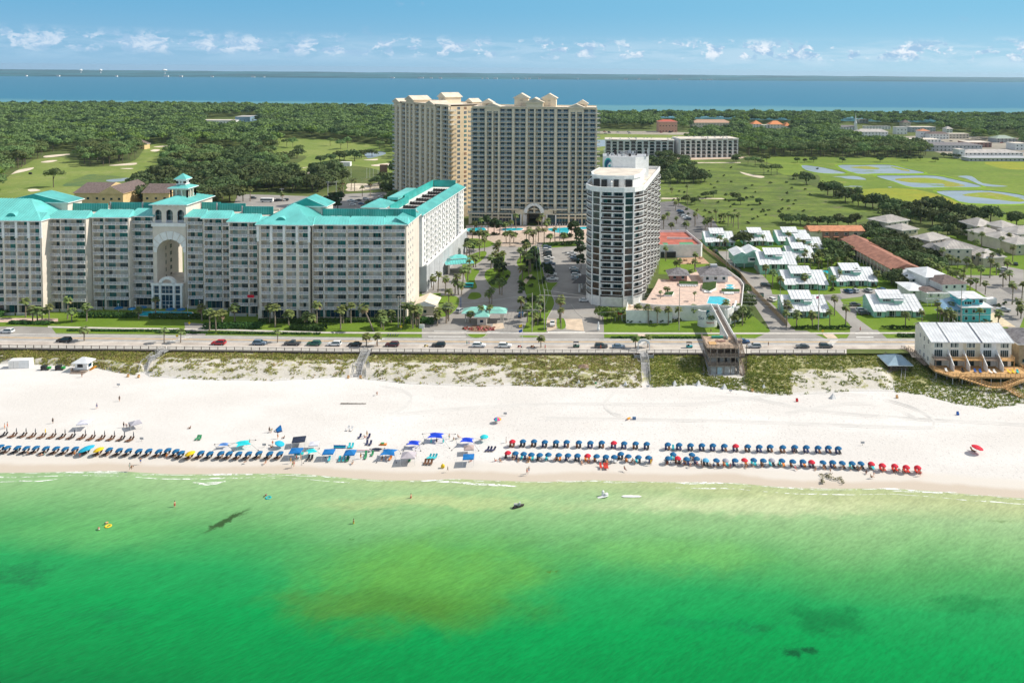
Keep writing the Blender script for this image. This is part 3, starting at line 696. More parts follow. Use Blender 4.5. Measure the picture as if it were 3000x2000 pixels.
  # ======================================================== beachfront condominium with turquoise roofs
cond=thing('beachfront_condominium','long cream beachfront condominium with turquoise metal roofs, tall arch and stacked balconies','apartment building',W(760,937))
cond.location=(0,0,0)
cw,cr,cs=MB(),MB(),MB()
bals,wins=[],[]
EZ,GZ,FH=37.4,4.1,3.027
segs=[(-150,128,921,[(-145,-95),(-88,-45),(-38,13),(19,52),(57,89),(96,125)],1),(150,256,911,[(149,180),(184,254)],0),(277,380,905,[(277,307),(312,379)],0),(388,452,899,[(389,452)],0),(552,598,902,[(553,597)],0),(600,674,908,[(602,652),(656,674)],0),(676,757,924,[(676,728),(733,756)],0),(759,915,937,[(766,793),(801,831),(840,869),(878,905)],1),(917,1018,935,[(918,947),(952,1016)],0),(1020,1120,935,[(1021,1052),(1057,1119)],0),(1122,1189,934,[(1123,1187)],0)]
prev=None
for si,(x0,x1,yb,bays,pav)in enumerate(segs):
 a=W(x0,yb);b=W(x1,yb);b.y=a.y=(a.y+b.y)/2
 fr=Fr(a,b);L=fr.L;k=L/(x1-x0)
 bu=[((p-x0)*k,(q-x0)*k)for p,q in bays]
 balc(fr,bu,GZ,11,FH,cw,bals,wins,pier=.5,pj=.55 if not pav else .15,pil=CREAM,rd=1.35,frac=.55)
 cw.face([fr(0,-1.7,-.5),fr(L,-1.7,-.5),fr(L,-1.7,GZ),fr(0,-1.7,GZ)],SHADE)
 for(p,q)in bu:
  g=MB();n=max(2,int((q-p)/1.5))
  for c in range(n):g.box((p+(q-p)*c/n+.08,-1.7,.4),(p+(q-p)*(c+1)/n-.08,-1.62,GZ-.6),R.choice([GL1,GL2,GL2,GL5]),fr,'k')
  wins.append((fr(p,0,0),g))
  cw.box((q,-1.9,-.5),(q+.7,0,GZ),CREAM,fr,'bk')
  m=MB();m.face([fr(p,1.5,.1),fr(q,1.5,.1),fr(q,1.5,1.1),fr(p,1.5,1.1)],RAIL);m.box((p,1.45,1.1),(q,1.55,1.18),WHITE,fr);bals.append((fr(p,0,-5),m))
 cw.box((-.5,-1.9,-.5),(bu[0][0]if bu[0][0]>-.4 else 0,0,GZ),CREAM,fr,'bk')
 if bu[0][0]>.6:cw.box((0,-1.9,GZ),(bu[0][0]-.5,0,EZ),CREAM,fr,'bk')
 if pav:
  for(p,q)in bu:
   cw.box((q+.05,0,EZ-6.6),(q+.95,.35,EZ-.6),WHITE,fr);cw.box((q-.1,0,EZ-6.9),(q+1.1,.45,EZ-6.6),WHITE,fr)
  cw.box((-.6,0,EZ-6.6),(.3,.35,EZ-.6),WHITE,fr)
 BD=22
 cw.face([fr(L+.3,0,-.5),fr(L+.3,-BD,-.5),fr(L+.3,-BD,EZ),fr(L+.3,0,EZ)],CREAM if si not in(7,10)else CREAM)
 cw.face([fr(-.3,-BD,-.5),fr(-.3,0,-.5),fr(-.3,0,EZ),fr(-.3,-BD,EZ)],CREAM)
 cw.face([fr(L+.3,-BD,-.5),fr(-.3,-BD,-.5),fr(-.3,-BD,EZ),fr(L+.3,-BD,EZ)],CREAM)
 cw.box((-.6,0,EZ-.5),(L+.6,.5,EZ-.05),WHITE,fr)
 for q in range(int(L/1.6)):cw.box((.8+q*1.6,.5,EZ-.45),(1.1+q*1.6,.85,EZ-.1),WHITE,fr)
 cw.face([fr(0,-4,EZ+.3),fr(L,-4,EZ+.3),fr(L,-BD,EZ+.3),fr(0,-BD,EZ+.3)],FROOF)
 e0,e1=-.9,L+.9
 mi0=1.5 if si in(0,7)else 0
 slopeq(cr,fr(e0,1.1,EZ),fr(e1,1.1,EZ),fr(e1-1.2,-4.6,EZ+2.3),fr(e0+1.2,-4.6,EZ+2.3),TEAL)
 cr.face([fr(e1,1.1,EZ),fr(e1,-4.6,EZ),fr(e1-1.2,-4.6,EZ+2.3)],TEAL);cr.face([fr(e0,-4.6,EZ),fr(e0,1.1,EZ),fr(e0+1.2,-4.6,EZ+2.3)],TEAL)
 cr.box((e0,1.0,EZ-.3),(e1,1.12,EZ+.02),WHITE,fr)
 cr.face([fr(e0,1.1,EZ-.3),fr(e0,0,EZ-.3),fr(e1,0,EZ-.3),fr(e1,1.1,EZ-.3)],WHITE)
 cr.face([fr(e1,-4.6,EZ),fr(e0,-4.6,EZ),fr(e0+1.2,-4.6,EZ+2.3),fr(e1-1.2,-4.6,EZ+2.3)],TEALD)
 cw.box((0,-BD,EZ),(L,-BD+.4,EZ+1.3),SHELL,fr)
 if not pav:
  v0=-13 if si!=3 else-10
  cs=MB();cs.box((-1,v0-.3,EZ+.3),(L+1,v0,EZ+3.7),TEALD,fr)
  n=int(L/.7)
  for q in range(n):cs.box((q*.7,v0,EZ+.35),(q*.7+.12,v0+.07,EZ+3.6),TEAL,fr,'bk')
  cs.box((-1.1,v0,EZ+.3),(-.6,v0+.35,EZ+3.9),GREYWD,fr)
  cs.build('roof_screen',cond)
  for q in range(2):
   uu=R.uniform(2,max(3,L-3));cr.box((uu,-9.5,EZ+.3),(uu+1.6,-8.3,EZ+1.5),STEEL,fr)
 if pav:
  hip(cr,fr,-.6,L+.6,.8,-(L if si==7 else 24),EZ+.01,6.6,TEAL,'v' if si==7 else 'u',.3,WHITE,ribs=1.1)
  cu=L*(.40 if si==7 else .66);pts=[(cu+1.9*math.cos(PI*i/8),1.55*math.sin(PI*i/8))for i in range(9)]
  for i in range(8):
   (p0,h0),(p1,h1)=pts[i],pts[i+1]
   cr.face([fr(p0,-1.2,EZ+1.0+h0),fr(p0,-5.4,EZ+1.9+h0*.7),fr(p1,-5.4,EZ+1.9+h1*.7),fr(p1,-1.2,EZ+1.0+h1)],TEAL)
  cr.face([fr(p,-1.25,EZ+1.0+h)for p,h in pts],TEALD)
  f2=Fr(fr(L*.30,-15,0),fr(L*1.02,-15,0));
  cr.box((0,-9,EZ),(f2.L,0,EZ+4.4),SHELL,f2);hip(cr,f2,0,f2.L,0,-9,EZ+4.6,3.4,TEAL,'v',.8,WHITE,gable=True,ribs=1.1)
  cr.face([f2(0,.82,EZ+4.7),f2(f2.L,.82,EZ+4.7),f2(f2.L/2,.82,EZ+8.0)],TEALD)
  if si==7:RP8=fr
 segs[si]=(fr,L,bu)
frE,LE,_=segs[10]
endf=Fr(frE(LE+.3,0,0),frE(LE+.3,-22,0),False)
ew=[]
punched(endf,ew,1.5,12.5,GZ+1.0,11,FH,3,.75,1.1,[GL2,GL5],WHITE)
wins+=ew
slopeq(cr,endf(-1,.9,EZ),endf(22,.9,EZ),endf(20.5,-4.6,EZ+2.3),endf(1.2,-4.6,EZ+2.3),TEAL)
cr.box((-1,.8,EZ-.3),(22.5,.93,EZ+.02),WHITE,endf)
f3=segs[3][0];L3=segs[3][1]
pf=Fr(f3(L3+.3,0,0),f3(L3+.3,-22,0));ew=[]
punched(pf,ew,2,15,6.5,9,FH,3,1.2,1.5,[GL2,GL5],TANST);wins+=ew
a=W(452,899);b=W(551,899);b.y=a.y
fa=Fr(a,b);LA=fa.L;TZ=42.2;ax=LA*.52;ar=LA*.40;az=22.5
def archwall(mb,fr,u0,u1,z0,z1,cx,r,zs,v0,v1,m,n=16,ms=None):
 """wall slab with a round-headed opening"""
 pts=[(cx+r*math.cos(PI*i/n),zs+r*math.sin(PI*i/n))for i in range(n+1)]
 for v in(v0,v1):
  o=(lambda f:f)if v==v0 else(lambda f:f[::-1])
  mb.face(o([fr(u0,v,z0),fr(cx-r,v,z0),fr(cx-r,v,zs),fr(u0,v,zs)]),m)
  mb.face(o([fr(cx+r,v,z0),fr(u1,v,z0),fr(u1,v,zs),fr(cx+r,v,zs)]),m)
  prev_=None
  for i in range(n):
   (p,q),(s,t_)=pts[i],pts[i+1]
   mb.face(o([fr(s,v,t_),fr(p,v,q),fr(p,v,z1),fr(s,v,z1)]),m)
  mb.face(o([fr(u0,v,zs),fr(cx-r,v,zs),fr(cx-r,v,z1),fr(u0,v,z1)]),m)
  mb.face(o([fr(cx+r,v,zs),fr(u1,v,zs),fr(u1,v,z1),fr(cx+r,v,z1)]),m)
 for i in range(n):
  (p,q),(s,t_)=pts[i],pts[i+1];mb.face([fr(p,v0,q),fr(s,v0,t_),fr(s,v1,t_),fr(p,v1,q)],ms or m)
 mb.face([fr(cx-r,v0,z0),fr(cx-r,v1,z0),fr(cx-r,v1,zs),fr(cx-r,v0,zs)],ms or m);mb.face([fr(cx+r,v1,z0),fr(cx+r,v0,z0),fr(cx+r,v0,zs),fr(cx+r,v1,zs)],ms or m)
aw=MB()
archwall(aw,fa,0,LA,-.5,33.2,ax,ar,az,.3,-6,CREAM)
for i in range(9):
 t0,t1=PI*i/9+.02,PI*(i+1)/9-.02
 R_=lambda t:min(ar*1.62,(LA*.5-.05)/max(.01,abs(math.cos(t))),9.6/max(.01,math.sin(t)))
 q=[(ax+ar*math.cos(t0),az+ar*math.sin(t0)),(ax+R_(t0)*math.cos(t0),az+R_(t0)*math.sin(t0)),(ax+R_(t1)*math.cos(t1),az+R_(t1)*math.sin(t1)),(ax+ar*math.cos(t1),az+ar*math.sin(t1))]
 A_=[fa(max(.1,min(LA-.1,u)),.5,z)for u,z in q];B_=[fa(max(.1,min(LA-.1,u)),.3,z)for u,z in q]
 aw.face(A_,WHITE)
 for k in range(4):aw.face([A_[k],B_[k],B_[(k+1)%4],A_[(k+1)%4]],WHITE)
aw.box((-.2,-.5,33.2),(LA+.2,.9,34.6),WHITE,fa)
for k in range(3):
 cx=LA*(k+.5)/3
 archwall(aw,fa,LA*k/3,LA*(k+1)/3,34.6,TZ,cx,1.35,38.6,.1,-.5,CREAM,10,WHITE)
 g=MB();g.box((cx-1.3,-1.4,34.6),(cx+1.3,-1.3,40),GL2,fa);g.box((cx-.06,-1.3,34.6),(cx+.06,-1.25,40),WHITE,fa);g.box((cx-1.3,-1.3,37.4),(cx+1.3,-1.25,37.5),WHITE,fa);wins.append((fa(cx,0,80),g))
 m=MB();m.face([fa(cx-1.3,-.1,34.7),fa(cx+1.3,-.1,34.7),fa(cx+1.3,-.1,35.7),fa(cx-1.3,-.1,35.7)],RAIL);bals.append((fa(cx,0,80),m))
aw.face([fa(LA,.1,33),fa(LA,-22,33),fa(LA,-22,TZ),fa(LA,.1,TZ)],CREAM);aw.face([fa(0,-22,33),fa(0,.1,33),fa(0,.1,TZ),fa(0,-22,TZ)],CREAM)
aw.face([fa(LA,-22,33),fa(0,-22,33),fa(0,-22,TZ),fa(LA,-22,TZ)],CREAM);aw.face([fa(0,0,33.3),fa(LA,0,33.3),fa(LA,-22,33.3),fa(0,-22,33.3)],SHADE)
for q in range(9):aw.box((.5+q*1.5,.1,TZ-.7),(.9+q*1.5,.5,TZ-.2),WHITE,fa)
hip(cr,fa,-.2,LA+.2,.4,-22,TZ,2.6,TEAL,'v',.8,WHITE,ribs=1.2)
cp=MB()
cx,cy=LA*.5,-11
def ring(u0,u1,v0,v1,z0,z1,n,m):
 cp.box((u0,v0,z0),(u1,v1,z0+.5),m,fa);cp.box((u0,v0,z1-.7),(u1,v1,z1),m,fa)
 for i in range(n+1):
  u=u0+(u1-u0-.5)*i/n;v=v0+(v1-v0-.5)*i/n
  for q in(v0,v1-.5):cp.box((u,q,z0+.5),(u+.5,q+.5,z1-.7),m,fa)
  for q in(u0,u1-.5):cp.box((q,v,z0+.5),(q+.5,v+.5,z1-.7),m,fa)
 cp.box((u0+.9,v0+.9,z0+.5),(u1-.9,v1-.9,z1-.7),SHADE,fa)
ring(cx-3.6,cx+3.6,cy-3.6,cy+3.6,TZ+1,TZ+5.4,3,SHELL);hip(cp,fa,cx-3.6,cx+3.6,cy+3.6,cy-3.6,TZ+5.5,1.7,TEAL,'u',.8,WHITE)
ring(cx-1.9,cx+1.9,cy-1.9,cy+1.9,TZ+6.6,TZ+8.8,3,WHITE);hip(cp,fa,cx-1.9,cx+1.9,cy+1.9,cy-1.9,TZ+9,2.2,TEAL,'u',.7,WHITE)
lb=MB();lz=10.2
lb.box((.6,-16,-.5),(LA-.6,2.4,lz),SHELL,fa);lb.face([fa(.6,2.4,lz+.02),fa(LA-.6,2.4,lz+.02),fa(LA-.6,-16,lz+.02),fa(.6,-16,lz+.02)],FROOF)
lb.box((.3,2.3,lz-.6),(LA-.3,2.9,lz+.4),WHITE,fa)
for u in(.6,3.6,LA-4.4,LA-1.4):lb.box((u,2.4,-.5),(u+.8,2.95,lz),WHITE,fa)
lb.box((.6,2.4,5.9),(LA-.6,2.8,6.3),WHITE,fa)
n=10
for i in range(n):
 t0,t1=PI*i/n,PI*(i+1)/n;c=LA/2;f=lambda r,t:(c+r*math.cos(t),lz+.2+r*.85*math.sin(t))
 q=[f(2.1,t0),f(3.3,t0),f(3.3,t1),f(2.1,t1)];A_=[fa(u,2.9,z)for u,z in q];B_=[fa(u,1.4,z)for u,z in q]
 lb.face(A_,WHITE);lb.face([A_[1],B_[1],B_[2],A_[2]],WHITE);lb.face([A_[3],B_[3],B_[0],A_[0]],WHITE);lb.face(B_[::-1],WHITE)
for u0,u1 in((1.6,3.4),(4.6,LA-4.6),(LA-3.4,LA-1.6)):
 for z0,z1 in((.2,5.8),(6.4,lz-.7)):
  g=MB();g.box((u0,2.4,z0),(u1,2.5,z1),GL5,fa);k=max(1,int((u1-u0)/1.3))
  for q in range(1,k):g.box((u0+(u1-u0)*q/k-.05,2.5,z0),(u0+(u1-u0)*q/k+.05,2.56,z1),WHITE,fa)
  for zz in(z0+1.5,z0+3.0):
   if zz<z1:g.box((u0,2.5,zz),(u1,2.56,zz+.1),WHITE,fa)
  wins.append((fa(u0,0,-9),g))
wa,wb=W(1250,855),W(1367,735);wf=Fr(wa,wb);WL=wf.L
def wbx(a,b,m,mb=cw):mb.box(a,b,m,wf)
cw.box((0,-18,-.5),(WL,0,11.4),GREYW,wf)
for q in range(9):cw.box((WL*(q+.5)/9,0,0),(WL*(q+.5)/9+.15,.06,11.3),STEEL,wf)
cw.box((-.1,-.6,11.4),(WL,.1,12.2),WHITE,wf)
cw.box((-1.5,-20,11.4),(WL,-1.6,34.4),WHITE,wf)
cw.box((WL*.80,-1.7,11.4),(WL*.83,-.9,34.4),GREYW,wf)
cw.box((-9,-20,-.5),(-1.5,-4,37.0),GREYW,wf)
ww_=[]
punched(wf,ww_,1,WL-2,12.6,8,2.72,22,.95,1.5,[GL2,DARK,GL2],None)
ww_=[(p,m)for p,m in ww_]
for p,m in ww_:
 m.v=[tuple(Vector(q)+wf.n*-1.6)for q in m.v]
wins+=ww_
for r in range(8):
 for c in range(10):
  u=3+(WL-8)*(c+.5)/10;m=MB();z=12.4+r*2.72
  m.box((u-1.2,-1.6,z-.2),(u+1.2,-.6,z),WHITE,wf);m.face([wf(u-1.2,-.62,z),wf(u+1.2,-.62,z),wf(u+1.2,-.62,z+1),wf(u-1.2,-.62,z+1)],RAIL);bals.append((wf(u,0,z),m))
slopeq(cr,wf(-4,-.6,34.4),wf(WL+.6,-.6,34.4),wf(WL+.6,-5.6,36.5),wf(-4,-5.6,36.5),TEAL);cr.box((-3,-.7,34.1),(WL+.6,-.55,34.45),WHITE,wf)
cr.face([wf(WL+.6,-5.6,34.4),wf(-4,-5.6,34.4),wf(-4,-5.6,36.5),wf(WL+.6,-5.6,36.5)],TEALD);cr.face([wf(WL+.6,-.6,34.4),wf(WL+.6,-5.6,34.4),wf(WL+.6,-5.6,36.5)],TEAL)
cw.face([wf(-1,-5,34.5),wf(WL,-5,34.5),wf(WL,-20,34.5),wf(-1,-20,34.5)],M('pale_roof',(.74,.70,.66),.9,.06,.3))
for a_,b_ in(((WL*.35,-18.5,34.5),(WL,-18.2,38.2)),((0,-16.5,34.5),(WL*.35,-16.2,38)),((WL-.4,-18,34.5),(WL,-6,38.2))):m=MB();m.box(a_,b_,TEALD,wf);m.build('roof_screen',cond)
hip(cr,wf,4,18,-20,-30,36.2,2.8,TEAL,'u',.8,WHITE,ribs=1.2);cw.box((4,-30,-.5),(18,-20,36),SHELL,wf)
cr.box((20,-24,37),(50,-19,38.2),TEAL,wf)
acs=[]
for q in range(6):
 for k in range(6):
  u=WL*(.14+.13*q)+k*.2;m=MB();v=-7.5-k*1.35
  m.box((u,v,34.6),(u+3.0,v+.9,35.5),BLACKM,wf);m.box((u+.2,v+.1,35.5),(u+1.2,v+.8,35.9),DARK,wf);acs.append(m)
cw.build('wall',cond);cr.build('roof',cond);ao=aw.build('arch',cond);cpo=cp.build('cupola',cond);lbo=lb.build('entrance_lobby',cond)
for m in acs:m.build('cooling_unit',cond)
few(cond,'balcony',bals);few(cond,'window',wins)
m=MB();p=W(740,879);m.box((-1.3,-.5,0),(1.3,-.45,1.1),M('red_towel',(.75,.02,.05),.8),None);m.build('beach_towel',loc=W(739,925)+Vector((0,-.7,7.9-.3)),label='bright red towel hung over a balcony rail of the beachfront condominium',cat='towel')
# ======================================================== tan twin towers inland
def tower(name,label,A,B,bays,depth,zb,n,fh,mid,gables,boxes,right,portal=None,side_cols=2,low=None,sidewin=True):
 fr=Fr(A,B);L=fr.L;o=thing(name,label,'apartment building')
 wl,rf,bl,wn=MB(),MB(),[],[]
 zt=zb+n*fh
 bu=[(p*L,q*L)for p,q in bays]
 balc(fr,bu,zb,n,fh,wl,bl,wn,shade=TANST,slab=TCR,rail=RAILT,pil=TCR,gl=GLT,rd=1.1,pj=.45,full=False,pier=.9,topb=.4)  # recess walls get a darker stucco, shade put into their colour
 for(p,q),(r,s)in zip(bu,bu[1:]):wl.box((q-.1,0,zb),(r+.1,1.15,zt-.4),TCR,fr,'k')
 for q in([(0,-1.4),(0,-depth)],[(0,-depth),(L,-depth)],[(L,-depth),(L,-1.4)]):
  (u0,v0),(u1,v1)=q;wl.face([fr(u1,v1,-.5),fr(u0,v0,-.5),fr(u0,v0,zt),fr(u1,v1,zt)],PEACH if u0==u1==L else TCR)
 wl.box((0,-1.5,zt),(L,.2,zt+.9),TCR,fr);rf.face([fr(0,0,zt+.92),fr(L,0,zt+.92),fr(L,-depth,zt+.92),fr(0,-depth,zt+.92)],CROOF)
 rf.box((-.4,.2,zt+.7),(L+.4,.9,zt+1.1),CROOF,fr)
 wl.box((0,-depth,zt),(L,-depth+.4,zt+1.4),TCR,fr)
 for e,s in((L,1),(0,-1)):
  for r in range(n):
   z=zb+r*fh;m=MB()
   a,b=(e,e+2.6)if s>0 else(e-2.6,e)
   m.box((a,-4.2,z-.25),(b,.5,z),TCR,fr)
   for q in([(a,.45),(b,.45)],[(b if s>0 else a,-4.2),(b if s>0 else a,.45)]):
    m.face([fr(q[0][0],q[0][1],z),fr(q[1][0],q[1][1],z),fr(q[1][0],q[1][1],z+1.05),fr(q[0][0],q[0][1],z+1.05)],RAILT)
   bl.append((fr(e,0,z),m))
 for(u0,u1,z0,hh,dp)in gables:
  a,b=u0*L,u1*L;f2=Fr(fr(a,1.0,0),fr(b,1.0,0))
  wl.box((0,-dp,z0-3),(f2.L,-.3,z0),TCR,f2);wl.box((-.3,-.5,z0-.8),(f2.L+.3,.4,z0),TCR,f2)
  hip(rf,f2,0,f2.L,0,-dp,z0+.02,hh,CROOF,'v',.8,TCR,gable=True)
  rf.face([f2(.6,.85,z0+.25),f2(f2.L-.6,.85,z0+.25),f2(f2.L/2,.85,z0+hh-.4)],TANST)
 for(u0,u1,v0,v1,z1,hh)in boxes:
  a,b=u0*L,u1*L;m=MB();m.box((a,v1,zt),(b,v0,z1),TCR,fr);hip(m,fr,a,b,v0,v1,z1,hh,CROOF,'v' if abs(b-a)<30 and not right else 'v',.9,TCR,gable=True)
  c=(a+b)/2;m.box((c-.7,v0,zt+1),(c+.7,v0+.06,zt+3.2),SHADE,fr);m.box((c-.9,v0,z1-2.2),(c+.9,v0+.06,z1-1.2),TANST,fr)
  m.build('lift_house',o)
 sk=bu[:];g0=zb
 for(p,q)in sk:
  if portal and portal[0]*L-2<(p+q)/2<portal[1]*L+2:continue
  wl.box((p,-1.2,4.4),(q,1.6,5.0),TCR,fr)
  for z0,z1 in((.2,3.9),(5.2,zb-.8)):
   g=MB();k=max(1,int((q-p)/1.6))
   for c in range(k):g.box((p+(q-p)*c/k+.12,.6,z0),(p+(q-p)*(c+1)/k-.12,.75,z1),R.choice(GLT),fr,'k')
   wn.append((fr(p,0,0),g))
 for(p,q),(r,s)in zip(sk,sk[1:]):
  if portal and portal[0]*L-1<q<portal[1]*L+1:continue
  wl.box((q,0,-.5),(r,2.2,zb),TCR,fr)
 if portal:
  p0,p1=portal[0]*L,portal[1]*L;c=(p0+p1)/2
  wl.box((-2,-1.4,-.5),(p0-9,.6,zb),TCR,fr);wl.box((p1+9,-1.4,-.5),(L+2,.6,zb),TCR,fr)
  wl.box((-2.4,-1,zb-.6),(p0-9,2.8,zb),TCR,fr);wl.box((p1+9,-1,zb-.6),(L+2.4,2.8,zb),TCR,fr)
  archwall(wl,fr,p0-9,p1+9,-.5,zb+2.6,c,4.4,6.4,2.2,-depth,TCR,12,SHADE)
  for s_ in(-1,1):
   wl.box((c+s_*15-6,1,zb+2.4),(c+s_*15+6,3.4,zb+3.0),TCR,fr)
   wl.box((c+s_*11-2.6,2.2,0),(c+s_*11+2.6,2.4,zb-.6),GL2,fr)
   for u in(5.0,6.2,8.2,13.8):wl.tube(fr(c+s_*u,3.2,-.3),fr(c+s_*u,3.2,zb-.5),.4,.4,WHITE,8)
  wl.box((c-9,1,zb+6.4),(c+9,3.0,zb+7.0),TCR,fr)
  pts=[(c+6.4*math.cos(PI*i/12),8.0+6.0*math.sin(PI*i/12))for i in range(13)]
  for i in range(12):
   (a,b),(d,e)=pts[i],pts[i+1];k=.68
   A_=[fr(a,3.4,b),fr(c+(a-c)*k,3.4,7.6+(b-8)*.8),fr(c+(d-c)*k,3.4,7.6+(e-8)*.8),fr(d,3.4,e)]
   wl.face(A_[::-1],WHITE);wl.face([fr(a,3.4,b),fr(d,3.4,e),fr(d,2.2,e),fr(a,2.2,b)],WHITE)
 else:
  wl.box((-5,-depth,-.5),(L,.6,zb),TCR,fr);wl.box((-6,-depth,zb-.6),(L,2.6,zb),TCR,fr)
 f4=Fr(fr(L,0,0),fr(L,-depth,0));ew=[]
 if sidewin:punched(f4,ew,5,15,zb+.8,n,fh,side_cols,2.0,1.7,[GL2,GL5,GL1,M('amber_glass',(.30,.12,.02),.2,.3,1,.5),GL5],WHITE)
 wn+=ew
 wl.box((depth*.62,0,-.5),(depth*.66,.5,zt),PEACH,f4)
 wl.build('wall',o);rf.build('roof',o);few(o,'balcony',bl);few(o,'window',wn);return o,fr
def q_(lst,x0,x1):return[((a-x0)/(x1-x0),(b-x0)/(x1-x0))for a,b in lst]
A_,B_=W(1380,659),W(1744,661);B_.y=A_.y=501
tb=q_([(915,1040),(1055,1105),(1118,1165),(1180,1300),(1320,1430),(1447,1510),(1522,1580),(1595,1705),(1727,1840),(1858,1905),(1918,1970),(1980,2100)],915,2104)
tower('resort_tower','tall tan resort tower facing the sea with an arched portal and twin roof pavilions',A_,B_,tb,20,7.2,22,3.02,None,[(*q_([(1035,1180)],915,2104)[0],74.5,2.3,9),(*q_([(1840,1985)],915,2104)[0],74.5,2.3,9),(*q_([(1432,1592)],915,2104)[0],77.6,2.8,14)],[(*q_([(1308,1440)],915,2104)[0],-6,-16,80.0,3.0),(*q_([(1578,1712)],915,2104)[0],-6,-16,80.0,3.0),(*q_([(995,1092)],915,2104)[0],-8,-15,76.6,2.4),(*q_([(1922,2015)],915,2104)[0],-8,-15,76.6,2.4)],False,q_([(1470,1560)],915,2104)[0])
KEY={}
A2_=Vector(((1155-1750)*575/2330,575,0));B2_=Vector(((1314-1750)*517/2330,517,0))
tb2=[(.01,.05),(.07,.12),(.16,.24),(.26,.31),(.335,.385),(.42,.50),(.54,.60),(.64,.69),(.715,.765),(.80,.88),(.905,.985)]
tower('resort_tower','tall tan resort tower turned at an angle, its plain peach end wall in the sun',A2_,B2_,tb2,30,7.2,22,3.02,None,[(.0,.13,74.2,2.4,9),(.25,.40,76.4,2.8,13),(.63,.78,74.3,2.4,11)],[(.55,.68,-12,-24,78.8,3.0),(.80,.90,-23,-29,75.8,2.4)],True)
# ======================================================== white curved tower
surf=thing('white_curved_tower','white tower with curved balconies, dark glass bays and a painted wave emblem on top','apartment building')
sw,sb,sn,srf=MB(),[],[],MB()
Z0,N,FHS=4.0,15,2.95
ZT=Z0+N*FHS
def XY(px,d):return((px-1750)*d/2330,d)
pts=[XY(1735,352),XY(1722,336),XY(1738,329.5),XY(1764,327),XY(1831,326),XY(1861,327.5),XY(1889,333)]
sx0,sx1=Vector((*pts[-1],0)),Vector((31.5,398,0))
BRG=M('bronze_glass',(.10,.065,.05),.15,.35,.35,.6);DGR=M('dark_green_glass',(.012,.045,.035),.15,.35,.35,.6)
kinds=['b','b','g','c','g','b']
for i,kd in enumerate(kinds):
 fr=Fr(pts[i],pts[i+1]);L=fr.L
 sw.face([fr(0,0,-.5),fr(L,0,-.5),fr(L,0,Z0),fr(0,0,Z0)],WHITE)
 if kd=='g':
  for r in range(N):
   z=Z0+r*FHS;g=MB();gm=(R.choice([GL2,GL2,DGR])if r>6 else R.choice([BRG,BRG,GL2]))
   k=3
   for c in range(k):
    for(za,zb_)in((.25,1.5),(1.6,FHS-.2)):g.box((.5+(L-1)*c/k+.04,-.2,z+za),(.5+(L-1)*(c+1)/k-.04,-.1,z+zb_),gm,fr,'k')
   sn.append((fr(L/2,0,z),g));sw.box((0,-.4,z-.12),(L,.1,z+.2),WHITE,fr)
  sw.face([fr(0,-.3,Z0),fr(L,-.3,Z0),fr(L,-.3,ZT),fr(0,-.3,ZT)],BLACKM)
  for u in(0,L-.5):sw.box((u,-.4,0),(u+.5,.35,ZT),WHITE,fr)
 else:
  sw.face([fr(0,-2.0,Z0),fr(L,-2.0,Z0),fr(L,-2.0,ZT),fr(0,-2.0,ZT)],GREYW)  # white wall behind the balconies greyed, shade put into its colour
  if kd=='c':sw.box((L/2-.35,-2,Z0),(L/2+.35,.1,ZT),WHITE,fr)
  for r in range(N):
   z=Z0+r*FHS;g=MB()
   for s0,s1 in(((.9,L/2-.8),(L/2+.8,L-.9))if kd=='c' else((.6,L*.45),(L*.62,L-.3))):
    k=max(2,int((s1-s0)/1.1));cur=R.choice([GL2,BRG,GL2,DGR])
    for c in range(k):g.box((s0+(s1-s0)*c/k+.03,-2,z+.05),(s0+(s1-s0)*(c+1)/k-.03,-1.92,z+FHS-.5),cur if R.random()<.85 else R.choice(GLS),fr,'k')
   if kd=='c' and r==0:g.box((.3,-.4,z+.1),(L-.3,-.3,z+FHS-.4),M('bronze_glass2',(.09,.06,.045),.15,.3,.35,.6),fr,'k')
   sn.append((fr(L/2,0,z),g))
   m=MB();q=[(0,0),(L*.08,.55),(L*.92,.55),(L,0)]if kd=='c' else[(0,.1),(L*.5,.55),(L*.92,.35),(L,0)]
   m.prism([(u,-v)for u,v in()]or[],0,0,WHITE)if 0 else None
   m.face([fr(0,-2,z),*[fr(u,v,z)for u,v in q],fr(L,-2,z)],SLAB);m.face([fr(L,-2,z-.25),*[fr(u,v,z-.25)for u,v in q[::-1]],fr(0,-2,z-.25)],WHITE)
   for(u,v),(s,t_)in zip(q,q[1:]):
    m.face([fr(u,v,z-.3),fr(s,t_,z-.3),fr(s,t_,z+.1),fr(u,v,z+.1)],WHITE)
    m.face([fr(u,v-.03,z+.1),fr(s,t_-.03,z+.1),fr(s,t_-.03,z+.92),fr(u,v-.03,z+.92)],RAILD)
    m.face([fr(u,v,z+.92),fr(s,t_,z+.92),fr(s,t_,z+1.08),fr(u,v,z+1.08)],WHITE)
   sb.append((fr(L/2,0,z),m))
  for u in(0,L-.4):sw.box((u,-2,0),(u+.4,0,ZT),WHITE,fr)
fe=Fr(sx0,sx1);LE2=fe.L
sw.face([fe(0,-1.9,-.5),fe(LE2,-1.9,-.5),fe(LE2,-1.9,ZT),fe(0,-1.9,ZT)],WHITE)
nb=9
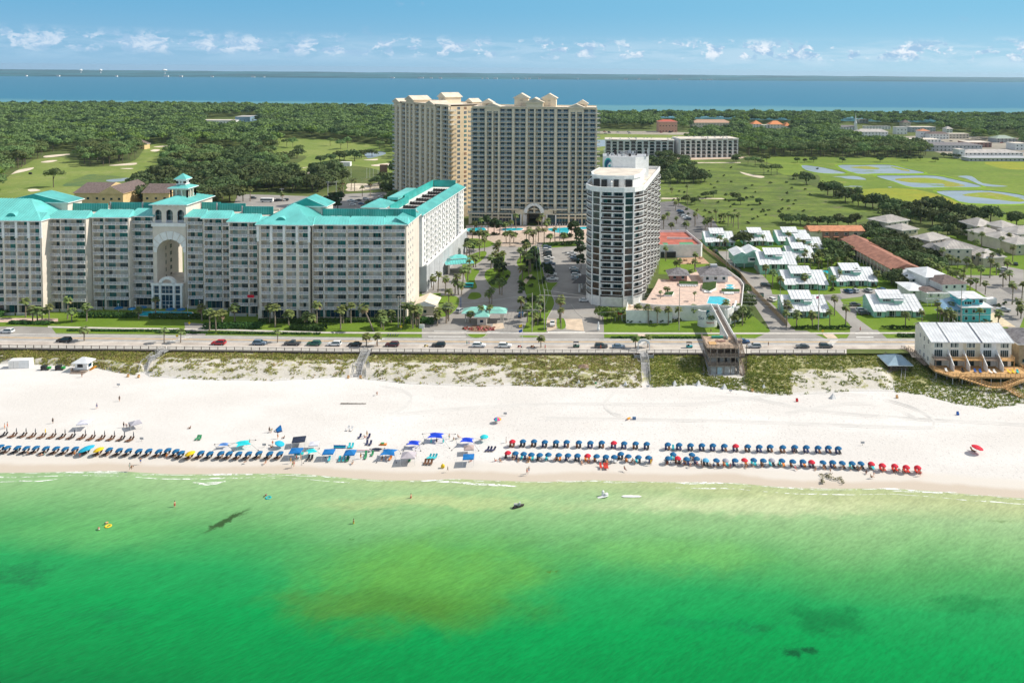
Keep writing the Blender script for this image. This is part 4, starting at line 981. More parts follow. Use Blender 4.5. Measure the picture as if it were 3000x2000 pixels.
for k in range(nb):
 u0,u1=LE2*k/nb+.2,LE2*(k+1)/nb-.2;sw.box((u1,-1.9,-.5),(u1+.4,0,ZT),WHITE,fe)
 for r in range(N):
  z=Z0+r*FHS;m=MB();v=1.0 if k%2==0 else .3
  m.face([fe(u0,-1.9,z),fe(u0,0,z),fe(u0+1.5,v,z),fe(u1-1.5,v,z),fe(u1,0,z),fe(u1,-1.9,z)],SLAB);q=[(u0,0),(u0+1.5,v),(u1-1.5,v),(u1,0)]
  for(a,b),(c,d)in zip(q,q[1:]):
   m.face([fe(a,b,z-.3),fe(c,d,z-.3),fe(c,d,z+.1),fe(a,b,z+.1)],WHITE)
   m.face([fe(a,b-.03,z+.1),fe(c,d-.03,z+.1),fe(c,d-.03,z+.92),fe(a,b-.03,z+.92)],RAILD);m.face([fe(a,b,z+.92),fe(c,d,z+.92),fe(c,d,z+1.1),fe(a,b,z+1.1)],WHITE)
  sb.append((fe(u0,0,z),m));g=MB();g.box((u0+.6,-1.9,z+.1),(u0+3.6,-1.82,z+2.5),R.choice([GL2,GL5]),fe,'k');g.box((u0+4.4,-1.9,z+.6),(u1-.6,-1.82,z+2.2),R.choice([GL2,GL3]),fe,'k');sn.append((fe(u0,0,z),g))
wb_=Vector((pts[0][0],pts[0][1],0));wt=Vector((8,402,0))
fwst=Fr(wt,wb_);sw.face([fwst(0,0,-.5),fwst(fwst.L,0,-.5),fwst(fwst.L,0,ZT),fwst(0,0,ZT)],WHITE);sw.face([Vector((31.5,398,-.5)),Vector((8,402,-.5)),Vector((8,402,ZT)),Vector((31.5,398,ZT))],WHITE)
rim=[Vector((*p,0))for p in pts]+[sx1,wt]
c0=sum((p for p in rim),Vector())/len(rim)
srf.face([p+Vector((0,0,ZT+.3))for p in rim],FROOF)
outer=[c0+(p-c0)*1.012+(p-c0).normalized()*.5 for p in rim]
for i in range(len(outer)):
 a,b=outer[i],outer[(i+1)%len(outer)];a2,b2=rim[i],rim[(i+1)%len(rim)];z0,z1=ZT-.4,ZT+1.7
 up=lambda p,z:Vector((p.x,p.y,z))
 sw.face([up(a,z0),up(b,z0),up(b,z1),up(a,z1)],WHITE);sw.face([up(b2,z0),up(a2,z0),up(a2,z1),up(b2,z1)],WHITE);sw.face([up(a,z1),up(b,z1),up(b2,z1),up(a2,z1)],WHITE);sw.face([up(a2,z0),up(b2,z0),up(b,z0),up(a,z0)],WHITE)
pp=[XY(1737,346),XY(1741,338),XY(1770,334),XY(1830,333.5),XY(1858,335),XY(1878,341),XY(1890,358),XY(1760,362)]
ph=MB();ph.prism(pp,ZT+.3,ZT+5.0,WHITE,WHITE)
po=[Vector((*p,0))for p in pp];pc=sum(po,Vector())/len(po);pe=[(pc+(p-pc)*1.05)for p in po]
ph.prism([(p.x,p.y)for p in pe],ZT+4.1,ZT+5.5,WHITE,WHITE);pi_=[(pc+(p-pc)*.97)for p in po];ph.face([Vector((p.x,p.y,ZT+5.52))for p in pi_],FROOF)
for px,w in((1752,1.6),(1772,1.2),(1808,1.0),(1845,1.4)):
 x,y=XY(px,333.2 if px>1760 else 335.5);ph.box((x-w,y-.1,ZT+.5),(x+w,y+.4,ZT+3.8),DARK)
ph.box((XY(1795,329)[0]-.3,328.5,ZT+.3),(XY(1795,329)[0]+.3,334,ZT+3.4),WHITE)
m=MB();m.box((5,356,ZT+.3),(12,366,ZT+3),WHITE)
ph.build('penthouse',surf)
bp=[(2.8,366),(7.6,361.5),(17.6,361.5),(24.0,366),(24.0,376),(2.8,376)]
bx=MB();bx.prism(bp,ZT+.3,58.6,WHITE,STEEL)
for i in range(26):
 u,v=R.uniform(4,23),R.uniform(364,375);h=R.uniform(.5,2.4);bx.box((u,v,58.6),(u+R.uniform(.3,1.6),v+R.uniform(.3,1),58.6+h),R.choice([STEEL,WHITE,GREYWD,BLACKM]))
for u in(3.2,21.6,23.2,23.7):bx.box((u,365,58.6),(u+.25,365.25,62.2),WHITE)
bxo=bx.build('rooftop_plant_room',surf)
NAVY=M('navy_paint',(.02,.09,.17),.6,.05,1);AQ2=M('sea_green_paint',(.05,.45,.40),.6,.05,1);REDP=M('red_paint',(.55,.03,.04),.6,.05,1)
def wave(mb,fr,cu,cz,s,v=.05):
 """round wave emblem: two nested crescents with a curling tip"""
 def cres(r0,r1,dx,a0,a1,m,vv):
  n=14;A_=[];B_=[]
  for i in range(n+1):
   t_=rad(a0+(a1-a0)*i/n);k=math.sin(PI*(i+.25)/(n+.5))
   A_.append(fr(cu+r1*math.cos(t_)*s,vv,cz+r1*1.25*math.sin(t_)*s));B_.append(fr(cu+(r1-(r1-r0)*k)*math.cos(t_)*s+dx*k*s,vv,cz+(r1-(r1-r0)*k)*1.25*math.sin(t_)*s))
  for i in range(n):mb.face([A_[i+1],A_[i],B_[i],B_[i+1]][::-1],m)
 cres(.45,1.0,.1,20,285,AQ2,v);cres(.30,.78,.35,10,250,NAVY,v+.03)
 mb.face([fr(cu-.1*s,v+.04,cz-.1*s),fr(cu+.7*s,v+.04,cz+.1*s),fr(cu+.45*s,v+.04,cz-.5*s)],AQ2)
fs=Fr(bp[0],bp[1]);fs=Fr((2.8,365.9),(7.6,361.4))
e=MB();f6=Fr(bp[0],bp[1]);wave(e,f6,f6.L*.52,54.8,2.5);e.build('emblem',surf)
def text(s,fr,u,v,z,size,m,parent,name='lettering',ital=0,sc_=1.0):
 c=bpy.data.curves.new(name,'FONT');c.body=s;c.size=size;c.shear=ital;c.extrude=.01;c.materials.append(m);c.align_x='CENTER'
 o=bpy.data.objects.new('tmp_text',c);COL.objects.link(o);dg=bpy.context.evaluated_depsgraph_get()
 me=bpy.data.meshes.new_from_object(o.evaluated_get(dg));bpy.data.objects.remove(o)
 x,y,n=fr.t,Vector((0,0,1)),fr.n;p=fr(u,v,z)
 for vt in me.vertices:vt.co=p+x*(vt.co.x*sc_)+y*vt.co.y+n*vt.co.z
 me.materials.clear();me.materials.append(m)
 return obj(name,me,parent)
text('Surfside',f6,f6.L*.5,.06,50.3,1.7,NAVY,surf)
sw.build('wall',surf);srf.build('roof',surf);few(surf,'balcony',sb);few(surf,'window',sn)
cn=MB();q=C1((2050,790),(2170,700),(2200,720),(2120,800));DZ=5.0
for x,y in C1((2090,905),(2125,860)):p=W(x,y);cn.tube(p,p+Vector((0,0,4.2)),.5,.5,WHITE,8)
cn.face([W(x,y,4.3)for x,y in C1((1990,800),(2180,800),(2200,690),(2120,690))],BLACKM);cn.face([W(x,y,4.8)for x,y in C1((1990,800),(2180,800),(2200,690),(2120,690))],BLACKM)
cn.build('entrance_canopy',surf)
deck=thing('pool_deck_building','raised white pool deck building with curved painted walls beside the white tower','pool deck')
DZ=5.2
dk=MB();rim=[W(x,y,DZ)for x,y in C2((480,905),(560,900),(660,740),(700,655),(860,660),(1180,560),(1480,560),(1640,680),(1680,740),(1655,985),(1590,1000),(1300,975),(1150,985),(870,985),(650,975),(480,950))]
rim=[(p.x,p.y)for p in rim];dk.prism(rim[::1]if 1 else rim,-.4,DZ,WHITE,PINKP)
top=MB()
for i in range(len(rim)):
 a,b=rim[i],rim[(i+1)%len(rim)]
 if i in(0,1,2,3,4):continue
 f=Fr(a,b);dk.box((0,-.15,DZ),(f.L,.15,DZ+.95),WHITE,f)
dk.build('deck',deck)
t_=MB();fT=[W(x,y,4.2)for x,y in C2((330,1040),(860,1040),(860,960),(480,950),(350,945))]
t_.prism([(p.x,p.y)for p in fT],-.4,4.2,WHITE,BEIGEP)
for i in range(len(fT)):
 f=Fr(fT[i],fT[(i+1)%len(fT)]);t_.box((0,-.1,4.2),(f.L,.1,5.1),WHITE,f)if i in(0,4)else None
t_.build('terrace',deck)
for k,(x,y)in enumerate(C2(*[(400+62*i,975+30*(i%2))for i in range(7)])):
 p=W(x,y,4.2);m=MB();m.lathe([(.0,.72),(.55,.72),(.55,.76),(0,.78)],WHITE,8);m.tube((0,0,0),(0,0,.72),.06,.06,STEEL,5)
 for s_ in(-1,1):m.box((s_*.95-.22,-.22,.4),(s_*.95+.22,.22,.45),WOODD);m.box((s_*1.15-.04,-.22,.4),(s_*1.15+.04,.22,.85),WOODD)
 m.build('terrace_table',loc=p,label=f'{ordn(k)} terrace table with two chairs from the left, lower pool deck terrace',cat='table',group='tables on the lower terrace')
for(ua,ub,key)in((C2((1150,1190),(1180,1205),(1240,1212),(1340,1208),(1375,1200)),0,'left'),(C2((1460,1190),(1500,1190),(1560,1160),(1595,1120),(1600,1080)),0,'right')):
 q=[W(x,y)for x,y in smooth(ua,3,False)];m=MB()
 for a,b in zip(q,q[1:]):f=Fr(a,b);m.box((0,-.8,-.3),(f.L+.02,0,6.3),WHITE,f)
 m.build('sign_wall',deck)
 f=Fr(q[2],q[-3]if key=='left' else q[8]);e=MB();wave(e,f,f.L*.52,5.6,.95,1.0 if key=='left' else .5);e.build('emblem',deck)
 text('Surfside',f,f.L*.5,1.0 if key=='left' else .6,3.0,2.0,NAVY,deck,sc_=1.1 if key=='left' else .85);text('Resort',f,f.L*.58,1.0 if key=='left' else .6,1.5,1.3,REDP,deck,ital=.4)
def basin(name,pts,z,lab,cat='swimming pool',rim_=WHITE):
 o=thing(name,lab,cat);q=[W(x,y,z+.04)for x,y in pts];m=MB();m.face(q,POOLW);m.build('water',o);m=MB();c=sum(q,Vector())/len(q)
 for i in range(len(q)):
  a,b=q[i],q[(i+1)%len(q)];a2,b2=c+(a-c)*1.0+(a-c).normalized()*.5,c+(b-c)+(b-c).normalized()*.5;u=Vector((0,0,.08))
  m.face([a+u,b+u,b2+u,a2+u],rim_);m.face([a2+u,b2+u,b2-u,a2-u],rim_)
 m.build('coping',o);return o
basin('swimming_pool',C2((1290,855),(1410,855),(1515,895),(1505,962),(1260,935)),DZ,'bright blue angular swimming pool on the raised deck beside the white tower')
basin('hot_tub',smooth(C2((1478,730),(1520,718),(1565,730),(1520,744)),4),DZ,'upper one of two round hot tubs on the raised pool deck','hot tub');basin('hot_tub',smooth(C2((1475,760),(1522,746),(1570,760),(1522,774)),4),DZ,'lower one of two round hot tubs on the raised pool deck','hot tub')
basin('swimming_pool',smooth(C1((700,125),(780,118),(920,116),(925,160),(720,162)),2),.1,'turquoise pool in front of the left half of the tan resort tower')
basin('swimming_pool',smooth(C1((1150,125),(1300,118),(1390,122),(1370,145),(1160,152)),2),.1,'pale shallow pool in front of the tan tower between magnolias and the entrance road')
basin('swimming_pool',smooth(C1((1700,125),(1850,116),(1960,116),(1945,185),(1850,180),(1740,155)),2),.1,'larger turquoise pool in front of the right half of the tan resort tower')
basin('swimming_pool',smooth(C1((2080,108),(2180,106),(2180,130),(2085,130)),2),.1,'small strip of turquoise pool beside the balconies of the white tower')
basin('swimming_pool',[(405,912),(470,912),(560,914),(572,925),(500,928),(410,925)],.06,'blue lagoon pool below the arch of the beachfront condominium')
basin('swimming_pool',C3((335,650),(425,645),(430,675),(345,682)),.06,'small blue pool between the turquoise cottages')
def hut(name,lab,px0,px1,pyb,dpt,wall,roof,h=3,rh=2.2,z=0.,ov=1.0,cat='pavilion',posts=False,gable=False,ridge=None,wins=2,th=.28,ribs=None,group=None):
 a,b=W(px0,pyb,z),W(px1,pyb,z);a.z=b.z=0;f=Fr(a,b);o=thing(name,lab,cat,group=group);m=MB()
 if posts:
  for u in(0,f.L-.35):
   for v in(-.35,-dpt):m.box((u,v,z),(u+.35,v+.35,z+h),wall,f)
 else:m.box((0,-dpt,z),(f.L,0,z+h),wall,f)
 m.build('post' if 0 else('frame' if posts else 'wall'),o);r=MB();hip(r,f,0,f.L,0,-dpt,z+h,rh,roof,ridge,ov,WHITE,gable,th=th,ribs=ribs);r.build('roof',o)
 for k in range(wins if not posts else 0):
  g=MB();u=f.L*(k+.5)/wins;g.box((u-.6,0,z+1),(u+.6,.06,z+2.2),GL2,f);g.box((u-.7,0,z+.9),(u+.7,.04,z+1),WHITE,f);g.build('window',o)
 return o,f
x=C2((840,680),(1030,665),(1215,690),(1500,690))
hut('pool_pavilion','smaller grey roofed pavilion with dark front on the raised pool deck',x[0][0],x[1][0],823,7,BRICKP,GROOF,2.9,2.4,DZ,1.2)
o,f=hut('pool_house','larger grey roofed white pool house with rooftop vent on the raised pool deck',x[2][0],x[3][0],826,11,WHITE,GROOF,3.2,3.0,DZ,1.6,wins=3)
m=MB();m.box((f.L/2-1.5,-6.5,DZ+5.6),(f.L/2+1.5,-4,DZ+6.6),STEEL,f);m.build('roof_vent',o)
for k,(ps,h)in enumerate(((C2((935,735),(1160,740),(1150,705),(940,700)),.9),(C2((1200,790),(1290,815),(1360,780),(1370,705),(1210,720)),.9),(C2((760,855),(860,858),(880,815),(790,818)),.7),(C2((1425,820),(1635,820),(1635,790),(1425,785)),.8))):
 m=MB();q=[W(x,y,DZ)for x,y in ps];m.prism([(p.x,p.y)for p in q],DZ-.1,DZ+h,WHITE,LHEDGE);m.build('planter',label=f'{["long white planter in front of the smaller pool pavilion", "angular white planter between pool house and pool", "low white planter near the tower end of the pool deck", "white planter wall below the hot tubs"][k]}',cat='planter')
LG=MB();LG.box((-.33,-.95,.25),(.33,.45,.35),WHITE);LG.face([(-.33,.45,.33),(.33,.45,.33),(.33,.95,.75),(-.33,.95,.75)],WHITE);LG.box((-.3,-.9,0),(-.22,-.8,.25),WHITE);LG.box((.22,-.9,0),(.3,-.8,.25),WHITE);LG.box((-.3,.35,0),(.3,.42,.25),WHITE)
lgm=LG.mesh('lounger')
for pts_,lab in((C2(*[(955+28*i,740)for i in range(7)]),'white deck lounger below the long planter on the raised pool deck'),(C2(*[(1150,845+12*i)for i in range(5)],*[(1575+0*i,845+13*i)for i in range(5)]),'white lounger beside the angular pool'),(C2(*[(1235+17*i,812)for i in range(5)],*[(1465+19*i,828)for i in range(6)]),'white deck lounger under the planter walls of the raised deck'),(C1(*[(1700+30*i,84)for i in range(16)]),'white lounger in the long row behind the pool of the tan tower'),(C1(*[(790+40*i,108)for i in range(8)]),'white lounger on the pink deck left of the tan tower portal')):
 zz=DZ if 'raised' in lab else .12
 for k,(x,y)in enumerate(pts_):obj('sun_lounger',lgm,None,W(x,y,zz),R.uniform(-.2,.2),label=f'{ordn(k)} {lab}',cat='sun lounger',group=lab.replace('white ','white ').replace('lounger','loungers'))
td=thing('tennis_deck','white parking structure with red and green tennis courts on its roof','parking structure')
q=[W(x,y,5.6)for x,y in C2((620,290),(1190,285),(1205,275),(1020,120),(680,122))];m=MB();m.prism([(p.x,p.y)for p in q],-.3,5.6,WHITE,REDC)
for i in range(5):f=Fr(q[i],q[(i+1)%5]);m.box((0,-.15,5.6),(f.L,.15,6.9),WHITE,f)
m.build('wall',td)
for ps in(C2((940,235),(1090,232),(1120,270),(950,275)),C2((740,240),(800,238),(830,276),(790,278))):
 m=MB();m.face([W(x,y,5.63)for x,y in ps],GRNC);m.build('court',td)
m=MB();a,b=W(*C2((800,195))[0],5.6),W(*C2((1090,200))[0],5.6);f=Fr(a,b);m.box((0,-.15,5.6),(f.L,.15,6.6),WHITE,f);m.build('dividing_wall',td)
f=Fr(W(*C2((720,420))[0]),W(*C2((1195,410))[0]))
for u0,u1 in((.02,.10),(.13,.38)):m=MB();m.box((f.L*u0,-.4,.4),(f.L*u1,.12,3.4),DARK,f);m.build('opening',td)
sheet('picnic_terrace',[C2((920,415),(1210,405),(1290,480),(930,485))],.06,M('terrace_brick',(.50,.33,.22),.93,.12,.8))
for k,(x,y)in enumerate(C2((960,470),(1010,445),(1060,480),(1120,460),(1165,475),(1190,420))):
 m=MB();m.box((-1.0,-.4,.7),(1.0,.4,.76),WOODN);m.box((-1,-.95,.42),(1,-.7,.46),WOODN);m.box((-1,.7,.42),(1,.95,.46),WOODN);m.box((-.8,-.9,0),(-.7,.9,.7),WOOD);m.box((.7,-.9,0),(.8,.9,.7),WOOD)
 m.build('picnic_table',loc=W(x,y,.06),rz=R.uniform(0,3),label=f'wooden picnic table, {ordn(k)} from the left on the brick terrace below the tennis deck',cat='picnic table',group='picnic tables below the tennis deck')
 # ======================================================== turquoise cottages
def cottage(label,px0,px1,pyb,roofside=0,group='turquoise cottages with white metal roofs',wall=TURQ,stairs=False,z=0,mirror=False):
 a,b=W(px0,pyb),W(px1,pyb);f=Fr(a,b);L=f.L;k=L/18.5
 o=thing('turquoise_cottage',label,'cottage',group=group);w,r=MB(),MB();D=12.5;Z=z
 prof=[(-1.2,0),(-1.2,2.7),(-9.2,6.6),(-D,5.0),(-D,0)]
 pf=[(v,zz+Z)for v,zz in prof];pf[0]=(-1.2,0);pf[-1]=(-D,0)
 for u in(0,L):
  fc=[f(u,v,zz)for v,zz in pf];w.face(fc if u else fc[::-1],wall)
 w.face([f(0,-1.2,0),f(L,-1.2,0),f(L,-1.2,2.7+Z),f(0,-1.2,2.7+Z)],wall);w.face([f(L,-D,0),f(0,-D,0),f(0,-D,5+Z),f(L,-D,5+Z)],wall)
 w.box((0,-1.2,0),(L*.22,.3,2.8+Z),wall,f);w.box((L*.80,-1.2,0),(L,.3,2.8+Z),wall,f)
 T=.18
 def slab(u0,u1,v0,z0,v1,z1):
  q=[f(u0,v0,z0+Z),f(u1,v0,z0+Z),f(u1,v1,z1+Z),f(u0,v1,z1+Z)];e=Vector((0,0,-T));slopeq(r,*q,WROOF,1.4)
  for i in range(4):r.face([q[i]+e,q[(i+1)%4]+e,q[(i+1)%4],q[i]],WHITE)
  r.face([p+e for p in q[::-1]],WHITE)
 slab(-.4,L*.24,.9,2.55,-9.2,6.85);slab(L*.24,L*.78,.2,2.75,-9.2,6.85);slab(L*.78,L+.4,.9,2.55,-9.2,6.85);slab(-.4,L+.4,-D-.5,5.0,-9.2,6.85)
 u0,u1=(L*.20,L*.68)if not mirror else(L*.32,L*.80)
 w.box((u0,-9.0,4+Z),(u1,-4.2,6.7+Z),wall,f);w.box((u1-L*.2,-4.2,4+Z),(u1-L*.04,-3.4,5.6+Z),wall,f)
 w.face([f(u0,-4.2,6.5+Z),f(u0,-9,6.5+Z),f(u0,-9.0,8.3+Z),f(u0,-4.2,6.6+Z)][::-1],wall);w.face([f(u1,-4.2,6.5+Z),f(u1,-9,6.5+Z),f(u1,-9.0,8.3+Z),f(u1,-4.2,6.6+Z)],wall)
 slab(u0-.3,u1+.3,-3.6,6.6,-9.8,8.6);slab(u1-L*.21,u1-.2,-2.9,5.9,-4.4,6.3)
 w.build('wall',o);r.build('roof',o)
 for uu,vv,zz,ww,hh in((u0+1.2,-4.2,5.2,1.9,.9),(u1-L*.12-4.0,-4.2,5.2,1.2,.9),(L*.06,.3,.5,1.7,1.7),(L*.86,.3,.5,1.5,1.7),(L*.34,-1.2,.1,2.6,2.1),(L*.58,-1.2,.1,2.2,2.1)):
  m=MB();m.box((uu-.12,vv,zz-.12+Z),(uu+ww+.12,vv+.04,zz+hh+.12+Z),WHITE,f,'k');m.box((uu,vv,zz+Z),(uu+ww,vv+.07,zz+hh+Z),GL2,f,'k');m.box((uu+ww/2-.05,vv,zz+Z),(uu+ww/2+.05,vv+.1,zz+hh+Z),WHITE,f,'k');m.build('window',o)
 m=MB()
 for u in(L*.26,L*.42,L*.60,L*.76):m.box((u,.05,0),(u+.15,.2,2.7+Z),WHITE,f)
 m.build('porch_post',o)
 if stairs:
  m=MB()
  for k_ in range(12):m.box((-1.4,-6+k_*.55,2.9-k_*.25),(-.1,-5.5+k_*.55,3.0-k_*.25),WOOD,f)
  m.box((-1.45,-6,2.9),(-1.35,.6,3.1),WOOD,f);m.build('outside_stair',o)
 return f
CG=[('front turquoise cottage left of the driveway, between two palms and the hedge',2301,2428,931),('front turquoise cottage right of the driveway, with a yellow umbrella at its porch',2560,2703,929),('turquoise cottage behind the pink flagged pole, left of the parked cars',2300,2424,849),('turquoise cottage behind the row of parked cars, next to the long brown roof',2452,2568,839),('raised turquoise cottage with a shaded porch over the curving lane',2226,2332,803),('turquoise cottage nearest the red tennis deck in the rear row',2068,2152,722),('turquoise cottage right of the big round oak in the rear row',2182,2264,720),('turquoise cottage at the rear row end next to the orange roofed motel',2281,2372,718),('turquoise cottage just below the orange roofed motel',2320,2412,741),('turquoise cottage half hidden by palms behind the raised cottage',2312,2388,770)]
for i,(lab,a,b,y)in enumerate(CG):cottage(lab,a,b,y,z=2.2 if i==4 else 0,stairs=i==4)
a,b=W(2150,786),W(2240,786);f=Fr(a,b);L=f.L;o=thing('gabled_cottage','pale turquoise gabled cottage on stilts with an outside stair by the fence lane','cottage')
w=MB();w.box((0,-13,2.4),(L,0,6.4),TURQ,f);w.box((2,-12,0),(L-1,-3,2.4),TURQ,f);w.box((L*.45,0,3.4),(L*.72,.9,5.6),WHITE,f)
for u in(.2,L*.33,L*.66,L-.4):w.box((u,-.4,0),(u+.25,-.1,2.4),WHITE,f)
r=MB();hip(r,f,0,L*.5,0,-13,6.4,1.9,WROOF,'v',.5,TURQ,True);hip(r,f,L*.3,L,-.3,-13,6.45,2.9,WROOF,'v',.5,TURQ,True);w.build('wall',o);r.build('roof',o)
m=MB();g=[DARK,GL2];m.box((L*.5,.9,4.2),(L*.68,.96,5.3),GL2,f);m.build('window',o)
m=MB()
for k in range(14):m.box((-2.2,-5+k*.6,2.9-k*.2),(-.3,-4.5+k*.6,3.0-k*.2),GREYWD,f)
m.box((-2.2,-6.5,2.6),(0,-5,2.8),GREYWD,f);m.box((-2.3,-5,2.2),(-2.2,3.4,2.4),WHITE,f);m.build('outside_stair',o)
a,b=W(2374,708),W(2530,707);f=Fr(a,b);o=thing('motel_block','two storey tan motel block with an orange gable roof','motel');L=f.L
w,r=MB(),MB();w.box((0,-11,0),(L,0,6.2),YELST if 0 else TANST,f);w.box((L*.22,0,0),(L*.72,.3,6.1),BRICKP,f);hip(r,f,0,L,0,-11,6.2,2.2,OROOF,'u',.7,OROOF,True)
for k in range(4):r.box((L*(.24+.18*k),.3,2.8),(L*(.34+.18*k),1.9,3.0),OROOF,f)
w.build('wall',o);r.build('roof',o)
for k in range(4):
 m=MB();u=L*(.30+.18*k);m.box((u-.9,.3,3.8),(u+.9,.38,5.2),WHITE,f);m.box((u-.8,.3,3.9),(u-.05,.42,5.1),GL2,f);m.box((u+.05,.3,3.9),(u+.8,.42,5.1),GL2,f);m.build('window',o)
 m=MB();m.box((u-.6,.3,0),(u+.6,.36,2.3),GL2 if k%2 else WHITE,f);m.build('door',o)
for(lab,p0,p1,wd,eh,rh)in(('rear half of the long diagonal motel with a red-brown roof',(2468,727),(2508,751),13,5.0,2.6),('front half of the long diagonal motel, ending by the white inn',(2492,750),(2614,820),14,5.2,2.6)):
 f=Fr(W(*p0),W(*p1));L=f.L;o=thing('long_motel',lab,'motel');w,r=MB(),MB();w.box((0,-wd,0),(L,0,eh),TANST,f);hip(r,f,0,L,0,-wd,eh,rh,RROOF,'u',.9,RROOF,True);w.box((0,0,2.5),(L,1.5,2.7),WOOD,f)
 for k in range(int(L/4)):
  w.box((k*4+3.6,1.3,0),(k*4+3.75,1.45,eh),WHITE,f)
 w.build('wall',o);r.build('roof',o)
 for k in range(int(L/4)):
  m=MB();m.box((k*4+.8,0,.1),(k*4+2.6,.05,2.2),GL2,f);m.build('window',o)
def rows(lab,units,group=None):
 o=thing('townhouse_row',lab,'townhouses');
 for(p0,p1,dpt,h,rh)in units:
  f=Fr(W(*p0),W(*p1));w,r=MB(),MB();w.box((0,-dpt,0),(f.L,0,h),R.choice([TANST,SHELL]),f);wo=w.build('wall',o);hip(r,f,0,f.L,0,-dpt,h,rh,TROOF,None,.8,WHITE,ribs=1.6);r.build('roof',o)
  n=max(1,int(f.L/4))
  for k in range(n):
   for z in((h-2.2),(h-5.0)):
    if z<.5:continue
    m=MB();u=f.L*(k+.5)/n;m.box((u-.7,0,z),(u+.7,.05,z+1.3),WHITE,f);m.box((u-.6,0,z+.1),(u+.6,.08,z+1.2),GL2,f);m.build('window',wo)
rows('long diagonal row of tan roofed townhouses behind the dark oaks',[((2598,693),(2660,684),14,8.5,2.8),((2642,712),(2688,707),12,7.5,2.6),((2692,722),(2880,785),13,5.2,2.8),((2722,748),(2776,737),11,8.0,2.6),((2768,776),(2846,776),12,8.4,3.0),((2740,764),(2764,762),9,6.0,2.2)])
rows('tan roofed townhouse cluster at the right edge, nearest the yellow meadow',[((2862,700),(2920,698),16,7.5,3.6),((2880,716),(2936,712),12,6.0,2.6),((2934,708),(2980,704),12,8.5,2.8)])
rows('tan roofed townhouse cluster cut by the right edge of the view',[((2932,734),(2990,728),13,6.5,2.8),((2978,726),(3060,722),14,8.0,3.0),((2976,748),(3060,744),12,6.0,2.6)])
def blocks(o,L_):
 for(p0,p1,dpt,z0,h,wm,rm,rh,rg)in L_:
  f=Fr(W(*p0),W(*p1));w,r=MB(),MB();w.box((0,-dpt,z0),(f.L,0,h),wm,f);wo=w.build('wall',o)
  if rg=='flat':r.box((-.5,-dpt-.5,h),(f.L+.5,.8,h+.25),rm,f)
  else:hip(r,f,0,f.L,0,-dpt,h,rh,rm,rg,.8,WHITE,gable=False)
  r.build('roof',o);n=max(1,int(f.L/3.2))
  for k in range(n):
   m=MB();u=f.L*(k+.5)/n;z=max(z0,h-2.4)+.5;m.box((u-.6,0,z),(u+.6,.05,z+1.4),WHITE,f);m.box((u-.5,0,z+.1),(u+.5,.08,z+1.3),GL2,f);m.build('window',wo)
inn=thing('seaside_inn','white inn of joined wings under white metal and brown shingle roofs, with long galleries','inn')
C3p=lambda x,y:(2300+x/3.36,600+y/3.36)
blocks(inn,[(C3p(1222,838),C3p(1380,838),14,0,5.5,WHITE,WROOF,2.2,'u'),(C3p(1225,940),C3p(1400,940),13,0,4.4,WHITE,WROOF,1.2,'u'),(C3p(1385,890),C3p(1600,880),15,0,8.2,WHITE,WROOF,2.6,'u'),(C3p(1545,950),C3p(1780,940),14,0,7.4,WHITE,BROOF,2.4,'u'),(C3p(1400,970),C3p(1545,960),9,0,4.6,WHITE,BROOF,1.0,'u')])
m=MB();f=Fr(W(*C3p(1385,985)),W(*C3p(1620,985)))
for z in(2.6,5.2):
 m.box((0,-.2,z),(f.L,1.6,z+.15),WHITE,f);m.face([f(0,1.55,z+.2),f(f.L,1.55,z+.2),f(f.L,1.55,z+1.1),f(0,1.55,z+1.1)],RAIL)
for k in range(7):m.box((f.L*k/6,1.4,0),(f.L*k/6+.15,1.55,5.3),WHITE,f)
m.build('gallery',inn)
aq=thing('aqua_house','bright aqua two storey beach house with white roofs beside the seaside inn','beach house')
f=Fr(W(2818,943),W(2902,943));L=f.L;w,r=MB(),MB();w.box((0,-11,0),(L,0,6.0),AQUA,f);w.box((L*.02,0,2.8),(L,.06,3.0),WHITE,f);w.box((-L*.02,-10,6),(L*.78,-1.8,9.2),AQUA,f);w.box((L*.06,-1.8,6),(L*.34,-.6,8.4),AQUA,f)
hip(r,f,0,L,0,-11,6.0,1.3,WROOF,'u',.8,WHITE);hip(r,f,-L*.02,L*.80,-1.8,-10.5,9.2,1.4,WROOF,'u',.9,WHITE);hip(r,f,L*.04,L*.36,-.5,-5,8.4,1.2,WROOF,'v',.4,AQUA,True)
w.build('wall',aq)
slopeq(r,f(-7.5,.3,4.9),f(.2,.3,4.9),f(.2,-9,7.6),f(-7.5,-9,5.6),M('blue_metal_roof',(.22,.38,.52),.35,.06,.5,.5));r.build('roof',aq)
m=MB()
for k in range(5):
 m.box((-7.4+k*1.8,.1,0),(-7.25+k*1.8,.25,4.9),WHITE,f)
m.box((-7.5,-8,2.6),(0,.3,2.8),WHITE,f);m.face([f(-7.5,.25,2.8),f(0,.25,2.8),f(0,.25,3.8),f(-7.5,.25,3.8)],RAIL);m.build('porch',aq)
for u,v,z,ww in((L*.10,-.6,6.9,.8),(L*.19,-.6,6.9,.8),(L*.27,-.6,6.9,.8),(L*.42,-1.8,7.2,1),(L*.66,-1.8,7.2,1.5),(L*.1,0,3.7,1),(L*.36,0,3.7,1),(L*.73,0,3.7,1),(L*.1,0,.9,1),(L*.36,0,.9,1)):
 m=MB();m.box((u-.1,v,z-.1),(u+ww+.1,v+.05,z+1.35),WHITE,f);m.box((u,v,z),(u+ww,v+.08,z+1.25),GL2,f);m.build('window',aq)
m=MB();f=Fr(W(2800,956),W(2853,958));m.box((0,-.15,0),(f.L,0,1.7),WHITE,f);m.box((0,-4,0),(.15,0,1.7),WHITE,f);m.build('garden_wall',label='white garden wall in front of the aqua beach house',cat='wall')
